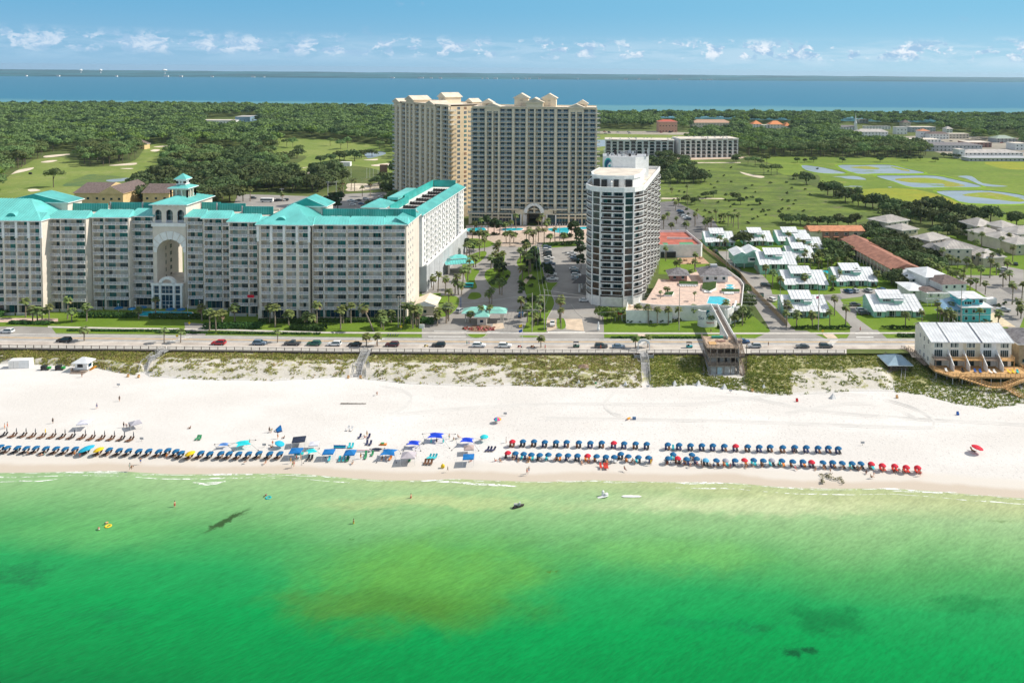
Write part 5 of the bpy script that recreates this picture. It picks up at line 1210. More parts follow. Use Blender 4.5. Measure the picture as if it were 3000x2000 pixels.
m=MB();m.box((-2.6,-1.3,.3),(2.6,1.3,3),WHITE);m.box((2.6,-1.1,.5),(2.64,1.1,2.8),SLAB);
for u in(-1.2,1.2):m.lathe([(0,0),(.4,0),(.4,.25),(0,.25)],BLACKM,8,(u,-1.2,.2))
m.build('box_trailer',loc=W(2898,893),rz=.25,label='white box trailer parked behind the aqua house',cat='trailer')
# ======================================================== white roofed townhouses on the beach with their timber decks
th=thing('beach_townhouses','ivory three-storey beach townhouses with white metal roofs and partition walls above timber decks','townhouses')
X0,X1,YF,YB=112.6,139.6,262.6,276.0
f=Fr((X0,YF),(X1,YF));L=f.L;w=MB();zt=8.7
U=[0,L*.207,L*.40,L*.612,L*.81,L]
cols_=[SIDING,SIDING,M('buff_siding',(.66,.60,.46),.7,.05,.8),WHITE,SIDING]
for k in range(5):
 a,b=U[k],U[k+1];w.face([f(a,0,.2),f(b,0,.2),f(b,0,zt),f(a,0,zt)],cols_[k])
w.face([f(0,-13.4,0),f(0,0,0),f(0,0,zt),f(0,-9.5,11.6),f(0,-13.4,9.8)],SIDING);w.face([f(L,0,-.5),f(L,-13.4,-.5),f(L,-13.4,9.8),f(L,-9.5,11.6),f(L,0,zt)],SIDING)
w.face([f(L,-13.4,0),f(0,-13.4,0),f(0,-13.4,9.8),f(L,-13.4,9.8)],SIDING)
for k in range(1,5):
 u=U[k];q=[(0,.2),(5.2,.2),(5.2,2.2),(.3,5.8),(0,5.8)]
 for s_ in(-.13,.13):fc=[f(u+s_,v,z)for v,z in q];w.face(fc if s_>0 else fc[::-1],WHITE)
 for(a,b),(c,d)in zip(q,q[1:]):w.face([f(u-.13,a,b),f(u+.13,a,b),f(u+.13,c,d),f(u-.13,c,d)],WHITE)
w.build('wall',th)
r=MB();br=[(-.4,L*.20),(L*.218,L*.60),(L*.625,L+.4)]
for k,(a,b)in enumerate(br):
 dz=.0
 slopeq(r,f(a,.9,zt-.15+dz),f(b,.9,zt-.15+dz),f(b,-9.5,11.9+dz),f(a,-9.5,11.9+dz),WROOF,1.0);slopeq(r,f(a,-9.5,11.9),f(b,-9.5,11.9),f(b,-13.8,9.9),f(a,-13.8,9.9),WROOF,1)
 for uu in(a,b):r.face([f(uu,.9,zt-.15),f(uu,-9.5,11.9),f(uu,-9.5,11.5),f(uu,.9,zt-.5)],WHITE)
 r.face([f(a,.9,zt-.5),f(b,.9,zt-.5),f(b,.9,zt-.15),f(a,.9,zt-.15)],WHITE)
for u in(L*.209,L*.612):r.face([f(u-.35,.8,zt-.3),f(u+.35,.8,zt-.3),f(u+.35,-9.5,11.5),f(u-.35,-9.5,11.5)],M('slate_gap',(.10,.11,.18),.6))
r.build('roof',th)
for k in range(5):
 a,b=U[k],U[k+1];c=(a+b)/2;cu=c+(-.3 if k<4 else .2)
 for z,h,ww in((6.5,1.4,1.35),(3.4,2.2,1.35)):
  m=MB();m.box((cu-ww-.12,0,z-.12),(cu+ww+.12,.05,z+h+.12),WHITE,f,'k')
  for q in range(4):m.box((cu-ww+q*ww/2+.05,0,z),(cu-ww+(q+1)*ww/2-.05,.09,z+h),GL2 if(q+k)%2 or z<4 else GL3,f,'k')
  m.build('window',th)
 m=MB();m.box((cu-1.2,0,.3),(cu+1.2,.08,2.3),GL2,f);m.build('patio_door',th)
 m=MB();wd=WOODN if k in(1,2,4)else WOOD;dk_=3.0;m.box((a+.35,0,3.0),(b-.35,dk_,3.2),wd,f)
 for(p,q,r2,s2)in((a+.35,dk_,b-.35,dk_),(a+.35,.1,a+.35,dk_),(b-.35,.1,b-.35,dk_)):
  n=5
  for z in(3.35,3.75,4.15):m.box((p,q-.05,z),(max(r2,p+.08),s2+.03,z+.12),wd,f)
 for u in(a+.4,b-.55):m.box((u,dk_-.2,.2),(u+.18,dk_,3.0),wd,f);m.box((u,dk_-.1,3),(u+.1,dk_,4.3),wd,f)
 m.build('upper_deck',th)
fw=Fr((X0,YB),(X0,YF));ew=[]
punched(fw,ew,3,13,1.2,3,2.9,3,.8,1.3,[GL2,GL5],WHITE,prob=.85)
for p,m in ew:m.build('window',th)
m=MB();zd=.2;dq=[(0,0),(L+3,0),(L+3,9.5),(3.4,9.5),(-.4,4.5),(-.4,0)]
m.face([f(u,v,zd)for u,v in dq][::-1],WOODN)
for(a,b),(c,d)in zip(dq[1:],dq[2:]):
 g=Fr(f(a,b,0),f(c,d,0))
 m.box((0,-.1,zd-.5),(g.L,.1,zd),WOODN,g)
 for z in(.35,.7,1.0):m.box((0,-.03,zd+z),(g.L,.05,zd+z+.1),WOODN,g)
 for k in range(int(g.L/1.6)+1):m.box((k*1.6,-.06,zd),(k*1.6+.1,.06,zd+1.1),WOODN,g)
m.build('lower_deck',th)
for k in range(9):
 for v in((9.2,5.0)if k else(4.2,)):
  m=MB();u=3.4+(L-2)*(k-1)/8 if k else .2;m.tube(f(u,v,-3.6),f(u,v,zd-.4),.16,.16,GREYWD,6);m.build('piling',th)
def stair(name,p0,z0,p1,z1,wdt,m_=WOODN,parent=None,rail=True,**k):
 g=Fr(p0,p1);L_=g.L;mb=MB();n=max(2,int(abs(z0-z1)/.19),int(L_/.8))
 for i in range(n):
  z=z0+(z1-z0)*(i+.5)/n;mb.box((L_*i/n,-wdt/2,z-.06),(L_*(i+.78)/n,wdt/2,z+.02),m_,g)
 for s_ in(-1,1):
  v=s_*wdt/2
  mb.face([g(0,v,z0-.3),g(L_,v,z1-.3),g(L_,v,z1),g(0,v,z0)],m_);mb.face([g(0,v+.05,z0-.3),g(L_,v+.05,z1-.3),g(L_,v+.05,z1),g(0,v+.05,z0)][::-1],m_)
  if rail:
   for h in(.5,1.0):mb.tube(g(0,v,z0+h),g(L_,v,z1+h),.07,.07,m_,4)
   for i in range(int(L_/1.5)+1):t_=i*1.5/L_;z=z0+(z1-z0)*min(1,t_);mb.tube(g(i*1.5,v,min(z,z0)-(1.2 if i%2==0 else 0)),g(i*1.5,v,z+1.0),.06,.06,m_,4)
 return mb.build(name,parent,**k)
pA=f(5.5,9.6,0);pB=f(13.2,14.2,0);pC=f(17.6,14.2,0);pD=f(21.2,18.8,0)
stair('stair',pA,zd,pB,-1.2,1.5,parent=th);stair('landing',pB,-1.2,pC,-1.2,1.6,parent=th);stair('stair',pC,-1.2,pD,-2.9,1.4,parent=th);stair('stair',f(28,9.8,0),zd,pC,-1.2,1.5,parent=th)
DCK=[('two white deck chairs',WHITE,(3.0,5.5)),('white deck chair',WHITE,(17.2,6.2)),('white deck chair',WHITE,(18.6,6.2)),('yellow deck chair',M('yellow_plastic',(.85,.60,.03),.6),(23.4,6.0)),('yellow deck chair',MATS['yellow_plastic'],(24.8,6.0)),('blue deck chair',M('blue_fabric',(.03,.12,.40),.7),(12.4,5.6)),('blue deck chair',MATS['blue_fabric'],(14.0,5.8)),('dark deck chair',DARK,(8.6,5.2)),('turquoise deck chair',M('turq_fabric',(.05,.55,.55),.7),(26.2,5.9))]
for i,(nm,mt_,(u,v))in enumerate(DCK):
 m=MB();m.box((-.35,-.7,.3),(.35,.5,.38),mt_);m.face([(-.35,.5,.36),(.35,.5,.36),(.35,.95,.95),(-.35,.95,.95)],mt_)
 for a in(-.33,.25):
  for b in(-.65,.4):m.box((a,b,0),(a+.08,b+.08,.3),mt_)
 m.build('deck_chair',loc=f(u,v,zd+.01),rz=R.uniform(-.3,.3),label=f'{nm if i else "white deck chair"}, {ordn(i)} from the left on the big lower timber deck',cat='deck chair')
hut('beach_neighbour_house','tan shingled beach house cut by the right edge, next to the white roofed townhouses',2984,3080,1070,14,M('tan_shingle',(.40,.31,.20),.9,.1,1),GROOF,7.6,2.6,wins=3,cat='beach house')
o,g=hut('dune_pavilion','open wooden pavilion with blue-grey metal roof in the dune beside the townhouses',2610,2655,1087,6.5,WOOD,M('bluegrey_roof',(.25,.36,.44),.4,.07,.5,.5),2.6,2.0,-2.6,1.7,posts=True)
m=MB();m.box((-.5,-7,-.6-2.0),(g.L+.5,.5,-2.3),WOOD,g)
for z in(-1.9,-1.4):m.box((-.5,.45,z),(g.L+.5,.55,z+.12),WOOD,g);m.box((g.L+.4,-7,z),(g.L+.5,.5,z+.12),WOOD,g)
m.build('floor_deck',o)
stair('boardwalk',W(2592,1040),0.1,g(g.L*.4,-7,0),-2.2,1.3,WOOD,None,label='grey boardwalk steps from the road down to the dune pavilion',cat='boardwalk');stair('boardwalk',g(g.L*.8,.5,0),-2.2,W(2645,1115,-3),-3,1.2,GREYWD,None,label='short grey stair from the dune pavilion down to the sand',cat='boardwalk')
stair('boardwalk',W(2655,1022),0.1,W(2715,1075,-1),-.3,1.4,WOOD,None,label='brown ramp running along the west wall of the townhouses',cat='boardwalk')
m=MB();g=Fr(W(2640,1020),W(2700,1042))
for z in(.5,1.0):m.box((0,-.05,z),(g.L,.05,z+.1),WOOD,g)
for k in range(12):m.box((g.L*k/11,-.06,-.2),(g.L*k/11+.1,.06,1.1),WOOD,g)
m.build('timber_railing',label='brown timber railing at the end of the sandy car park by the townhouses',cat='railing')
# ======================================================== walkway wall, fence, stairs over the dune
def fence(name,a,b,pl,z,lab,dz=0):
 o=thing(name,lab,'railing');n=int((b-a)/12);ps=[W(a+(b-a)*i/n,interp(pl,a+(b-a)*i/n))for i in range(n+1)]
 m=MB()
 for p,q in zip(ps,ps[1:]):
  g=Fr(p,q)
  for zz in(.12,1.05):m.box((0,-.06,zz),(g.L,.06,zz+.09),WOODD,g)
  m.face([g(0,0,.2),g(g.L,0,.2),g(g.L,0,1.05),g(0,0,1.05)],NETM)
 m.build('rail',o)
 for k,p in enumerate(ps):
  if k%2==0:m=MB();m.box((p.x-.09,p.y-.09,-.3),(p.x+.09,p.y+.09,1.25),WOODD);m.build('post',o)
 return o
OBS=(2064,2170)
for a,b,lab in((-190,484,'left stretch of the dark walkway railing along the dune, up to the wavy stairs'),(492,1078,'stretch of dark walkway railing between the two slanting beach stairs'),(1088,1866,'long middle stretch of dark walkway railing up to the arched beach gateway'),(1894,2062,'short stretch of dark walkway railing between the gateway and the timber tower'),(2200,2474,'right end of the dark walkway railing beyond the timber tower')):
 fence('walkway_railing',a,b,off(RW,-.5),0,lab)
mb=MB()
for i in range(60):
 a=-400+50*i;b=min(a+50,2480)
 if a>=2480:break
 p,q=W(a,interp(RW,a)),W(b,interp(RW,b));g=Fr(p,q);mb.box((0,-.4,-3.2),(g.L+.02,0,.05),WOODD,g)
mb.build('retaining_wall',label='dark timber retaining wall holding the walkway above the dune',cat='wall')
def beachstair(lab,pts,wdt,m_,name='beach_stair'):
 o=thing(name,lab,'stairs')
 for(x,y,z),(x2,y2,z2)in zip(pts,pts[1:]):stair('flight' if z!=z2 else 'landing',W(x,y,z),z,W(x2,y2,z2),z2,wdt,m_,o)
S1=[(488,1022,.1),(470,1031,.1),(458,1040,-.6),(448,1045,-.6),(434,1058,-1.5),(426,1064,-1.5),(418,1092,-3)]
beachstair('wavy grey wooden beach stair in flights and landings, left of the white lifeguard-like hut path',S1,2.6,GREYWD)
beachstair('straight grey wooden beach stair with white steps, between the two palm pairs',[(1080,1024,.1),(1070,1035,.1),(1058,1062,-1.4),(1054,1066,-1.4),(1046,1105,-3)],2.6,GREYWD)
beachstair('grey beach stair behind the white arched gateway',[(1886,1030,.1),(1887,1045,.1),(1890,1062,-1.2),(1890,1066,-1.2),(1893,1122,-3)],2.7,GREYWD)
m=MB();p=W(1886,1027);
for s_ in(-1,1):m.box((s_*2.0-.15,-.2,0),(s_*2.0+.15,.2,2.7),WHITE)
for i in range(8):
 t0,t1=PI*i/8,PI*(i+1)/8;m.face([(2.15*math.cos(t0),-.2,2.7+1.5*math.sin(t0)),(2.15*math.cos(t1),-.2,2.7+1.5*math.sin(t1)),(1.2*math.cos(t1),-.2,2.7+.7*math.sin(t1)),(1.2*math.cos(t0),-.2,2.7+.7*math.sin(t0))],WHITE)
 m.face([(2.15*math.cos(t0),.2,2.7+1.5*math.sin(t0)),(2.15*math.cos(t1),.2,2.7+1.5*math.sin(t1)),(2.15*math.cos(t1),-.2,2.7+1.5*math.sin(t1)),(2.15*math.cos(t0),-.2,2.7+1.5*math.sin(t0))],WHITE)
m.build('arched_gateway',loc=p,label='small white arched gateway over the beach stair opposite the palms',cat='gateway')
for s_,xx in((-1,'left'),(1,'right')):
 m=MB();m.box((-1.3,-1,0),(1.3,1,.2),GREYWD);m.box((-1.3,-1,.2),(1.3,-.9,1.1),GREYWD);m.box((-1.3,-1,.2),(-1.2,1,1.1),GREYWD);m.box((1.2,-1,.2),(1.3,1,1.1),GREYWD);m.tube((0,0,-3),(0,0,0),.15,.15,GREYWD,5);m.build('viewing_platform',loc=W(1886+s_*18,1046,-.8),label=f'small grey viewing platform on the {xx} side of the gateway stair',cat='platform')
 # ======================================================== timber tower and the footbridge over the road
WDT=M('grey_brown_wood',(.30,.25,.205),.85,.2,2.0)
ot=thing('timber_tower','weathered four-level timber tower on the dune with a white stair wall','tower')
pa,pb=W(2079,1097,-3),W(2155,1097,-3);f=Fr(pa,pb);L=f.L;D=11
def lvl(z,m_,ext=0):
 m=MB();m.box((-.6-ext,-D,z-.35),(L+.6,.6,z),m_,f)
 for(u0,v0,u1,v1)in((-.6-ext,.55,L+.6,.55),(-.6-ext,.55,-.6-ext,-D),(L+.6,.55,L+.6,-D)):
  g=Fr(f(u0,v0,0),f(u1,v1,0))
  for h in(.2,.45,.7,1.0):m.box((0,-.03,z+h),(g.L,.04,z+h+.1),WOOD,g)
  for k in range(int(g.L/1.5)+1):m.box((k*1.5,-.05,z),(k*1.5+.1,.05,z+1.15),WOOD,g)
 return m.build('deck',ot)
lvl(6.3,M('sunlit_planks',(.50,.37,.27),.85,.25,1.2),.6);lvl(3.3,WDT);lvl(.3,WDT)  # top deck lighter and warmer than those below, sunlight put into its colour
m=MB();m.box((0,-D+.2,-3),(L,0,.0),GREYWD,f);m.box((2.2,0,-2.8),(4.0,.06,-.6),M('pale_blue_door',(.45,.60,.66),.7),f);m.box((6.4,0,-2.2),(7.4,.05,-1.2),WHITE,f);m.box((0,-D+.2,.3),(L*.8,-1.2,3.0),M('old_plaster',(.36,.34,.32),.9,.25,.6),f);m.box((2.5,-1.2,.4),(3.5,-1.1,2.4),DARK,f);m.box((5,-1.2,.6),(6,-1.1,2.4),DARK,f)
m.build('enclosed_storey',ot)
for u in(0,2.2,4.6,6.8,L-.3):
 for v in(.2,-D+.4):m=MB();m.box((u,v-.25,-3.3),(u+.28,v,6.0),WDT,f);m.build('post',ot)
m=MB();
for z in(-2.6,.3,3.3):
 q=[(L+.7,.4,z),(L+.7,-6.5,z+2.9),(L+.7,-6.5,z+4.6),(L+.7,.4,z+1.7)]if 0 else None
wq=[(L+1.0,.6,-2.8),(L+1.0,-7.5,-1.2),(L+1.0,-7.5,8.2),(L+1.0,-5,8.6),(L+1.0,.6,5.4)]
m.face([f(*p)for p in wq],WHITE);m.face([f(p[0]-.2,p[1],p[2])for p in wq[::-1]],WHITE)
for z in(-1.2,1.9,4.8):m.face([f(L+1.06,.6,z),f(L+1.06,-7.5,z+2.4),f(L+1.06,-7.5,z+3.2),f(L+1.06,.6,z+.8)],WDT)
m.build('stair_wall',ot)
for k,(z0,z1,v0,v1)in enumerate(((-2.9,-1.2,1.5,-2.5),(-1.2,.3,-2.5,-6.5),(.3,3.3,-6.5,0),(3.3,6.3,0,-7))):
 stair('stair',f(L+2.2,v0,0),z0,f(L+2.2,v1,0),z1,1.4,WOOD,ot)
for z in(.3,3.3,6.3):m=MB();m.box((L+1.2,-9,z-.2),(L+3.6,-6.5,z),WOOD,f);m.box((L+3.4,-9,-3),(L+3.6,-8.8,7.2),WDT,f);m.box((L+3.4,0,-3),(L+3.6,.2,7.2),WDT,f);m.build('landing',ot)
m=MB();m.box((2,-9.5,6.3),(6,-8.6,7.0),M('green_bench',(.05,.30,.22),.7),f);m.build('bench',label='green bench on top of the timber tower',cat='bench');m=MB();m.box((.2,-5,6.32),(2.6,-2,6.5),WOODN,f);m.box((2.8,-6,6.35),(6.2,-5.2,6.6),BRICKP,f);m.build('lumber_pile',label='pile of loose planks on the top deck of the timber tower',cat='lumber')
bA,bB=W(2094,903,6.2),W(2140,990,6.2);g=Fr(bB,bA);o=thing('footbridge','narrow white-sided footbridge over the road from the timber tower to the pool deck','footbridge');m=MB();m.box((-2,-1.1,5.9),(g.L+2,1.1,6.2),M('bridge_deck',(.36,.29,.24),.9,.1,1),g);m.build('deck',o)
for s_ in(-1,1):m=MB();m.box((-2,s_*1.25-.12,5.6),(g.L+2,s_*1.25+.12,7.5),WHITE,g);m.build('parapet',o)
m=MB();m.box((g.L*.45,-1,0),(g.L*.45+.8,1,5.9),WHITE,g);m.build('pier',o)
o,f=hut('annex','low tan annex with lean-to roof at the corner of the beachfront condominium',1218,1272,924,10,TANST,CROOF,4.2,1.8,gable=True,ridge='v',wins=1,cat='annex')
gh=thing('gatehouse','low gatehouse with three joined turquoise metal roofs over the entrance lanes','gatehouse');f=Fr(W(1357,950),W(1476,950));L=f.L;r=MB();hip(r,f,0,L*.45,-2,-7,3.9,1.6,M('pale_teal_roof',(.24,.56,.48),.45,.08,.3,.4),'u',.9,WHITE);TE2=MATS['pale_teal_roof'];hip(r,f,L*.55,L,-2,-7,3.9,1.6,TE2,'u',.9,WHITE);hip(r,f,L*.33,L*.60,1.5,-7.5,3.6,2.4,TE2,'v',.8,WHITE);r.build('roof',gh)
m=MB();m.box((L*.35,-6,0),(L*.58,.8,3.5),SHELL,f);m.build('booth',gh);m=MB();m.box((L*.42,.8,1),(L*.50,.86,2),GL5,f);m.build('window',gh)
for u in(.3,L*.08,L*.90,L-.8):m=MB();m.box((u,-3,0),(u+.5,-2.5,3.9),SHELL,f);m.build('post',gh)
pc_=thing('drop_off_canopy','hip roofed turquoise drop-off canopy beside the grey podium wall','canopy');f=Fr(W(1310,805),W(1384,800));L=f.L;r=MB();hip(r,f,0,L,0,-10,5.0,2.3,TEAL,'u',.8,WHITE,ribs=1.2);hip(r,f,L*.2,L*.8,-3,-7.5,6.9,1.4,TEAL,'u',.5,WHITE);r.build('roof',pc_)
for u in(.5,L-1.3):
 for v in(-1.2,-9):m=MB();m.box((u,v,0),(u+.8,v+.8,5),SHELL,f);m.build('column',pc_)
m=MB();f=Fr(W(1802,940),W(1823,940));L=f.L;n=8
aw=thing('entrance_awning','red barrel awning on white frame at the garden entrance of the white tower','awning')
for i in range(n):
 t0,t1=PI*i/n,PI*(i+1)/n;c=L/2;m.face([f(c-c*math.cos(t0),.2,2.6+1.2*math.sin(t0)),f(c-c*math.cos(t1),.2,2.6+1.2*math.sin(t1)),f(c-c*math.cos(t1),-3.5,2.6+1.2*math.sin(t1)),f(c-c*math.cos(t0),-3.5,2.6+1.2*math.sin(t0))],REDP)
m.face([f(c-c*math.cos(PI*i/n),.2,2.6+1.2*math.sin(PI*i/n))for i in range(n+1)],REDP);m.build('canvas',aw);m=MB()
for u in(0,L-.15):
 for v in(0,-3.3):m.box((u,v,0),(u+.15,v+.15,2.6),WHITE,f)
m.build('frame',aw)
m=MB();m.lathe([(0,0),(.5,0),(.5,1.0),(.35,1.1),(.42,1.8),(.28,2.6),(.34,2.9),(.16,3.1),(.2,3.35),(0,3.5)],WHITE,10);m.build('statue',loc=W(1753,968),smooth=True,label='small white statue on a plinth on the lawn below the white tower',cat='statue')
def bx_(name,lab,cat,px,py,a,b,m_,z=-3,rz=0):mb=MB();mb.box(a,b,m_);return mb.build(name,loc=W(px,py,z),rz=rz,label=lab,cat=cat)
o=thing('beach_hut','white beach hut with pyramid roof and small porch below the dune on the left','beach hut',W(246,1083,-3));m=MB();m.box((-2,-1.5,.6),(2,1.5,3.0),WHITE);m.build('wall',o);m=MB();f0=Fr((-2,-1.5),(2,-1.5));hip(m,f0,0,4,0,-3,3.0,1.4,WROOF,None,.7,WHITE);m.build('roof',o)
m=MB();m.box((-1.2,-1.56,1.4),(.6,-1.5,2.5),DARK);m.build('window',o);m=MB();m.box((2.0,-.8,1.2),(2.06,.8,2.5),GL5);m.build('window',o);m=MB();m.box((-2.6,-2.8,.3),(2.4,-1.5,.45),WOOD);m.box((-2.4,-3.6,0),(2.2,-2.8,.2),WOOD);m.box((-2.6,-2.8,.45),(-2.5,-1.5,1.3),WOOD);m.build('porch',o)
ORG=M('orange_plastic',(.85,.32,.02),.5);YEL=M('yellow_cloth',(.88,.66,.02),.7);
m=MB();m.lathe([(0,-1.4),(.28,-1.0),(.38,0),(.28,1.0),(0,1.4)],ORG,8,sy=.35);oo=m.build('kayak',loc=W(272,1078,-2.0),smooth=True,label='orange kayak leaning on the white beach hut',cat='kayak');oo.rotation_euler=(0,1.0,.2)
o=thing('storage_container','plain white storage container at the dune foot far left','container',W(62,1075,-3));m=MB();m.box((-3.2,-1.3,0),(3.2,1.3,2.7),WHITE);m.build('box',o);m=MB();m.box((-3.1,-1.36,.1),(0,-1.3,2.5),SLAB);m.box((-1.6,-1.4,.1),(-1.54,-1.36,2.5),GREYWD);m.build('door',o);o.rotation_euler=(0,0,.12)
GRNP=M('green_plastic',(.03,.35,.06),.4);
for px,nm in((134,'left'),(176,'right')):
 o=thing('beach_buggy',f'{nm} of two green-fronted beach buggies with dark racks between container and hut','buggy',W(px,1083,-3),.1);m=MB();m.box((-1.3,-.6,.4),(.6,.6,.9),BLACKM);m.box((-1.3,-.65,.9),(.3,.65,1.5),DARK);m.build('body',o);m=MB();m.box((.6,-.55,.45),(1.5,.55,1.0),GRNP);m.build('hood',o)
 for u in(-.9,1.0):
  for v in(-.7,.7):m=MB();m.tube((u,v-.12,.32),(u,v+.12,.32),.32,.32,BLACKM,10);m.build('wheel',o)
o,f=hut('thatched_kiosk','small brown thatched kiosk in the dune left of the gateway stair',1698,1721,1094,2.4,WOODD,M('thatch',(.26,.18,.13),.95,.2,2),1.9,.9,-2.6,.4,wins=0,cat='kiosk',ridge='u')
m=MB();m.box((.3,0,-1.9),(f.L-.3,.06,-1.0),DARK,f);m.build('hatch',o)
import numpy as np
# ======================================================== dunes
DF=[(-200,1064),(0,1066),(110,1067),(200,1072),(290,1078),(340,1090),(430,1102),(600,1112),(800,1115),(1000,1104),(1200,1124),(1400,1132),(1500,1128),(1700,1135),(1900,1136),(2050,1126),(2150,1142),(2300,1158),(2480,1146),(2600,1145),(2700,1156),(2800,1182),(2900,1196),(3000,1182),(3300,1180)]
def wx(px,pl,z):return W(px,interp(pl,px),z)
def dune(px,s):
 a=wx(px,off(RW,.6)if px<2480 else off(RW,-8),-.5);b=wx(px,DF,-3)
 x=a.x+(b.x-a.x)*s;y=a.y+(b.y-a.y)*s
 base=-.7-2.3*s**1.3
 h=(mn.noise(Vector((x*.11,y*.14,1)))*.9+mn.noise(Vector((x*.33,y*.4,2)))*.35)*math.sin(PI*min(1,s*1.02))
 rise=.9*math.exp(-((s-.72)/.2)**2)*(1 if px<2600 else .2)
 k=1.0
 for(x0,x1)in((484,412),(1078,1044),(1886,1894)):k=min(k,max(0,min(1,abs(px-(x0+(x1-x0)*s))/9-1.2)))
 win=lambda a,b,e:max(0,min(1,(px-a)/e,(b-px)/e))if b>a else 0
 fl=max(win(2045,2195,14),.75*win(2585,2690,20),.9*win(2690,3500,40))*min(1,s*5)
 z=base-.35*(1-k)+(h+rise)*k*.8-.06*(s>.98)
 return Vector((x,y,z+(-2.95-z)*fl+.25*fl*abs(h)))
def dens(px,s):
 if px<430:d=1 if s<.62 else .55
 elif px<1500:d=.95 if s<.30 else(.38 if s<.8 else .30)
 elif px<1880:d=.8 if s<.55 else .6
 elif px<2320:d=1.0
 elif px<2620:d=1.0 if s<.45 else .35
 else:d=1.0
 return d
mdn,t,b=newmat('dune_sand',.95,.1);v=t.pos()
f=t.noise(.35,v,5,.7);vg=t.new('ShaderNodeAttribute',attribute_name='veg').outputs['Fac'];col=t.mix(t.step(t.math('ADD',f,t.math('MULTIPLY_ADD',vg,.34,-.22)),.44,.54),(.60,.57,.52),(.34,.34,.14));col=t.mix(t.math('MULTIPLY',t.noise(1.6,v,3),.5),col,(.36,.33,.26))
zz=t.new('ShaderNodeSeparateXYZ',{0:v}).outputs[2];col=t.mix(t.step(zz,-2.5,-2.95),col,(.62,.60,.575))
t.l.new(col,b.inputs['Base Color']);t.l.new(t.new('ShaderNodeBump',{'Height':t.noise(1.3,v,4,.7),'Strength':.6,'Distance':.3}).outputs[0],b.inputs['Normal'])
mb=MB();pxs=[-200+12*i for i in range(285)];ss=[i/14 for i in range(15)]
vs=[[dune(p,s)for p in pxs]for s in ss]
for r in range(14):
 for c in range(len(pxs)-1):mb.face([vs[r][c],vs[r+1][c],vs[r+1][c+1],vs[r][c+1]],mdn)
o=mb.build('dune_ridge',kind='structure');at_=o.data.attributes.new('veg','FLOAT','POINT');at_.data.foreach_set('value',[dens(pxs[c+cc],(r+rr)/14)for r in range(14)for c in range(len(pxs)-1)for rr,cc in((0,0),(1,0),(1,1),(0,1))])
GR=[GRASSB,leafm('dune_grass_green',(.30,.38,.07),(.17,.24,.05),.12,.1),leafm('dune_straw',(.50,.42,.22),(.36,.29,.15),.12,.1),leafm('dune_shrub',(.18,.29,.05),(.10,.18,.04),.12,.1)]
def soup(name,quads,mats,mi,kind=None,parent=None,**k):
 """quick mesh from an (n, 4, 3) or (n, 3, 3) array"""
 n,c=quads.shape[:2];me=bpy.data.meshes.new(name);me.vertices.add(n*c);me.vertices.foreach_set('co',quads.astype(np.float32).ravel())
 me.loops.add(n*c);me.loops.foreach_set('vertex_index',np.arange(n*c,dtype=np.int32));me.polygons.add(n);me.polygons.foreach_set('loop_start',np.arange(0,n*c,c,dtype=np.int32))
 for m in mats:me.materials.append(m)
 me.polygons.foreach_set('material_index',np.asarray(mi,dtype=np.int32));me.update(calc_edges=True);me.validate()
 return me if name.endswith('_mesh')else obj(name,me,parent,kind=kind,**k)
Q,MI=[],[]
for i in range(46000):
 px=R.uniform(-150,3150);s=R.random();p=dune(px,s);d=dens(px,s)
 cl=mn.noise(Vector((p.x*.22,p.y*.35,9)))*.9+mn.noise(Vector((p.x*.8,p.y*.9,3)))*.4
 if cl+R.uniform(-.12,.12)<.42-d*.85 or R.random()>d+.25:continue
 if 2072<px<2185 and s<.62:continue
 if any(abs(px-(x0+(x1-x0)*s))<13 for x0,x1 in((484,412),(1078,1044),(1886,1894))):continue
 big=d>.9 and R.random()<.5;h=R.uniform(.28,.6)*(1.2 if big else 1);mi=R.choice([0,0,0,1,2])if px<1880 else R.choice([0,0,1,1,3])
 if px>2640:mi=R.choice([1,1,3,0])
 for k in range(5):
  a=R.uniform(0,2*PI);w_=R.uniform(.10,.22);q=p+Vector((R.uniform(-.35,.35),R.uniform(-.35,.35),-.05));le=Vector((math.cos(a)*.35,math.sin(a)*.35,h*R.uniform(.7,1.1)));sd_=Vector((-math.sin(a)*w_,math.cos(a)*w_,0))
  Q.append([q-sd_,q+sd_,q+le]);MI.append(mi)
soup('dune_grass',np.array([[tuple(v)for v in t_]for t_ in Q]),GR,MI,'stuff')
# ======================================================== trees
NR=np.random.default_rng(5)
def blobs(nb,rx,rz,zc,flat=0.0,lo=.42,hi=.62):
 out=[]
 for i in range(nb):
  th=NR.uniform(0,2*PI);ph=math.acos(NR.uniform(-.5 if not flat else-.1,1));k=NR.uniform(.45,.85)
  out.append((math.cos(th)*math.sin(ph)*rx*k,math.sin(th)*math.sin(ph)*rx*k,zc+math.cos(ph)*rz*k,NR.uniform(lo,hi)*rx*.75))
 return out
def leaves(bl,n,size):
 """leaf-clump quads spread over blobs"""
 b=np.array(bl);w=b[:,3]**2;idx=NR.choice(len(b),n,p=w/w.sum());c=b[idx]
 d=NR.normal(size=(n,3));d[:,2]=np.abs(d[:,2])*.9-.25;d/=np.linalg.norm(d,axis=1)[:,None]
 p=c[:,:3]+d*c[:,3:4]*NR.uniform(.72,1.08,(n,1))*np.array([1,1,.75])
 nn=d+NR.normal(size=(n,3))*.28;nn/=np.linalg.norm(nn,axis=1)[:,None]
 a=np.cross(nn,NR.normal(size=(n,3)));a/=np.linalg.norm(a,axis=1)[:,None];bb=np.cross(nn,a);s=NR.uniform(.6,1.25,(n,1))*size
 return np.stack([p-a*s-bb*s*.6,p+a*s-bb*s*.6,p+a*s*.8+bb*s,p-a*s*.8+bb*s*.8],1)
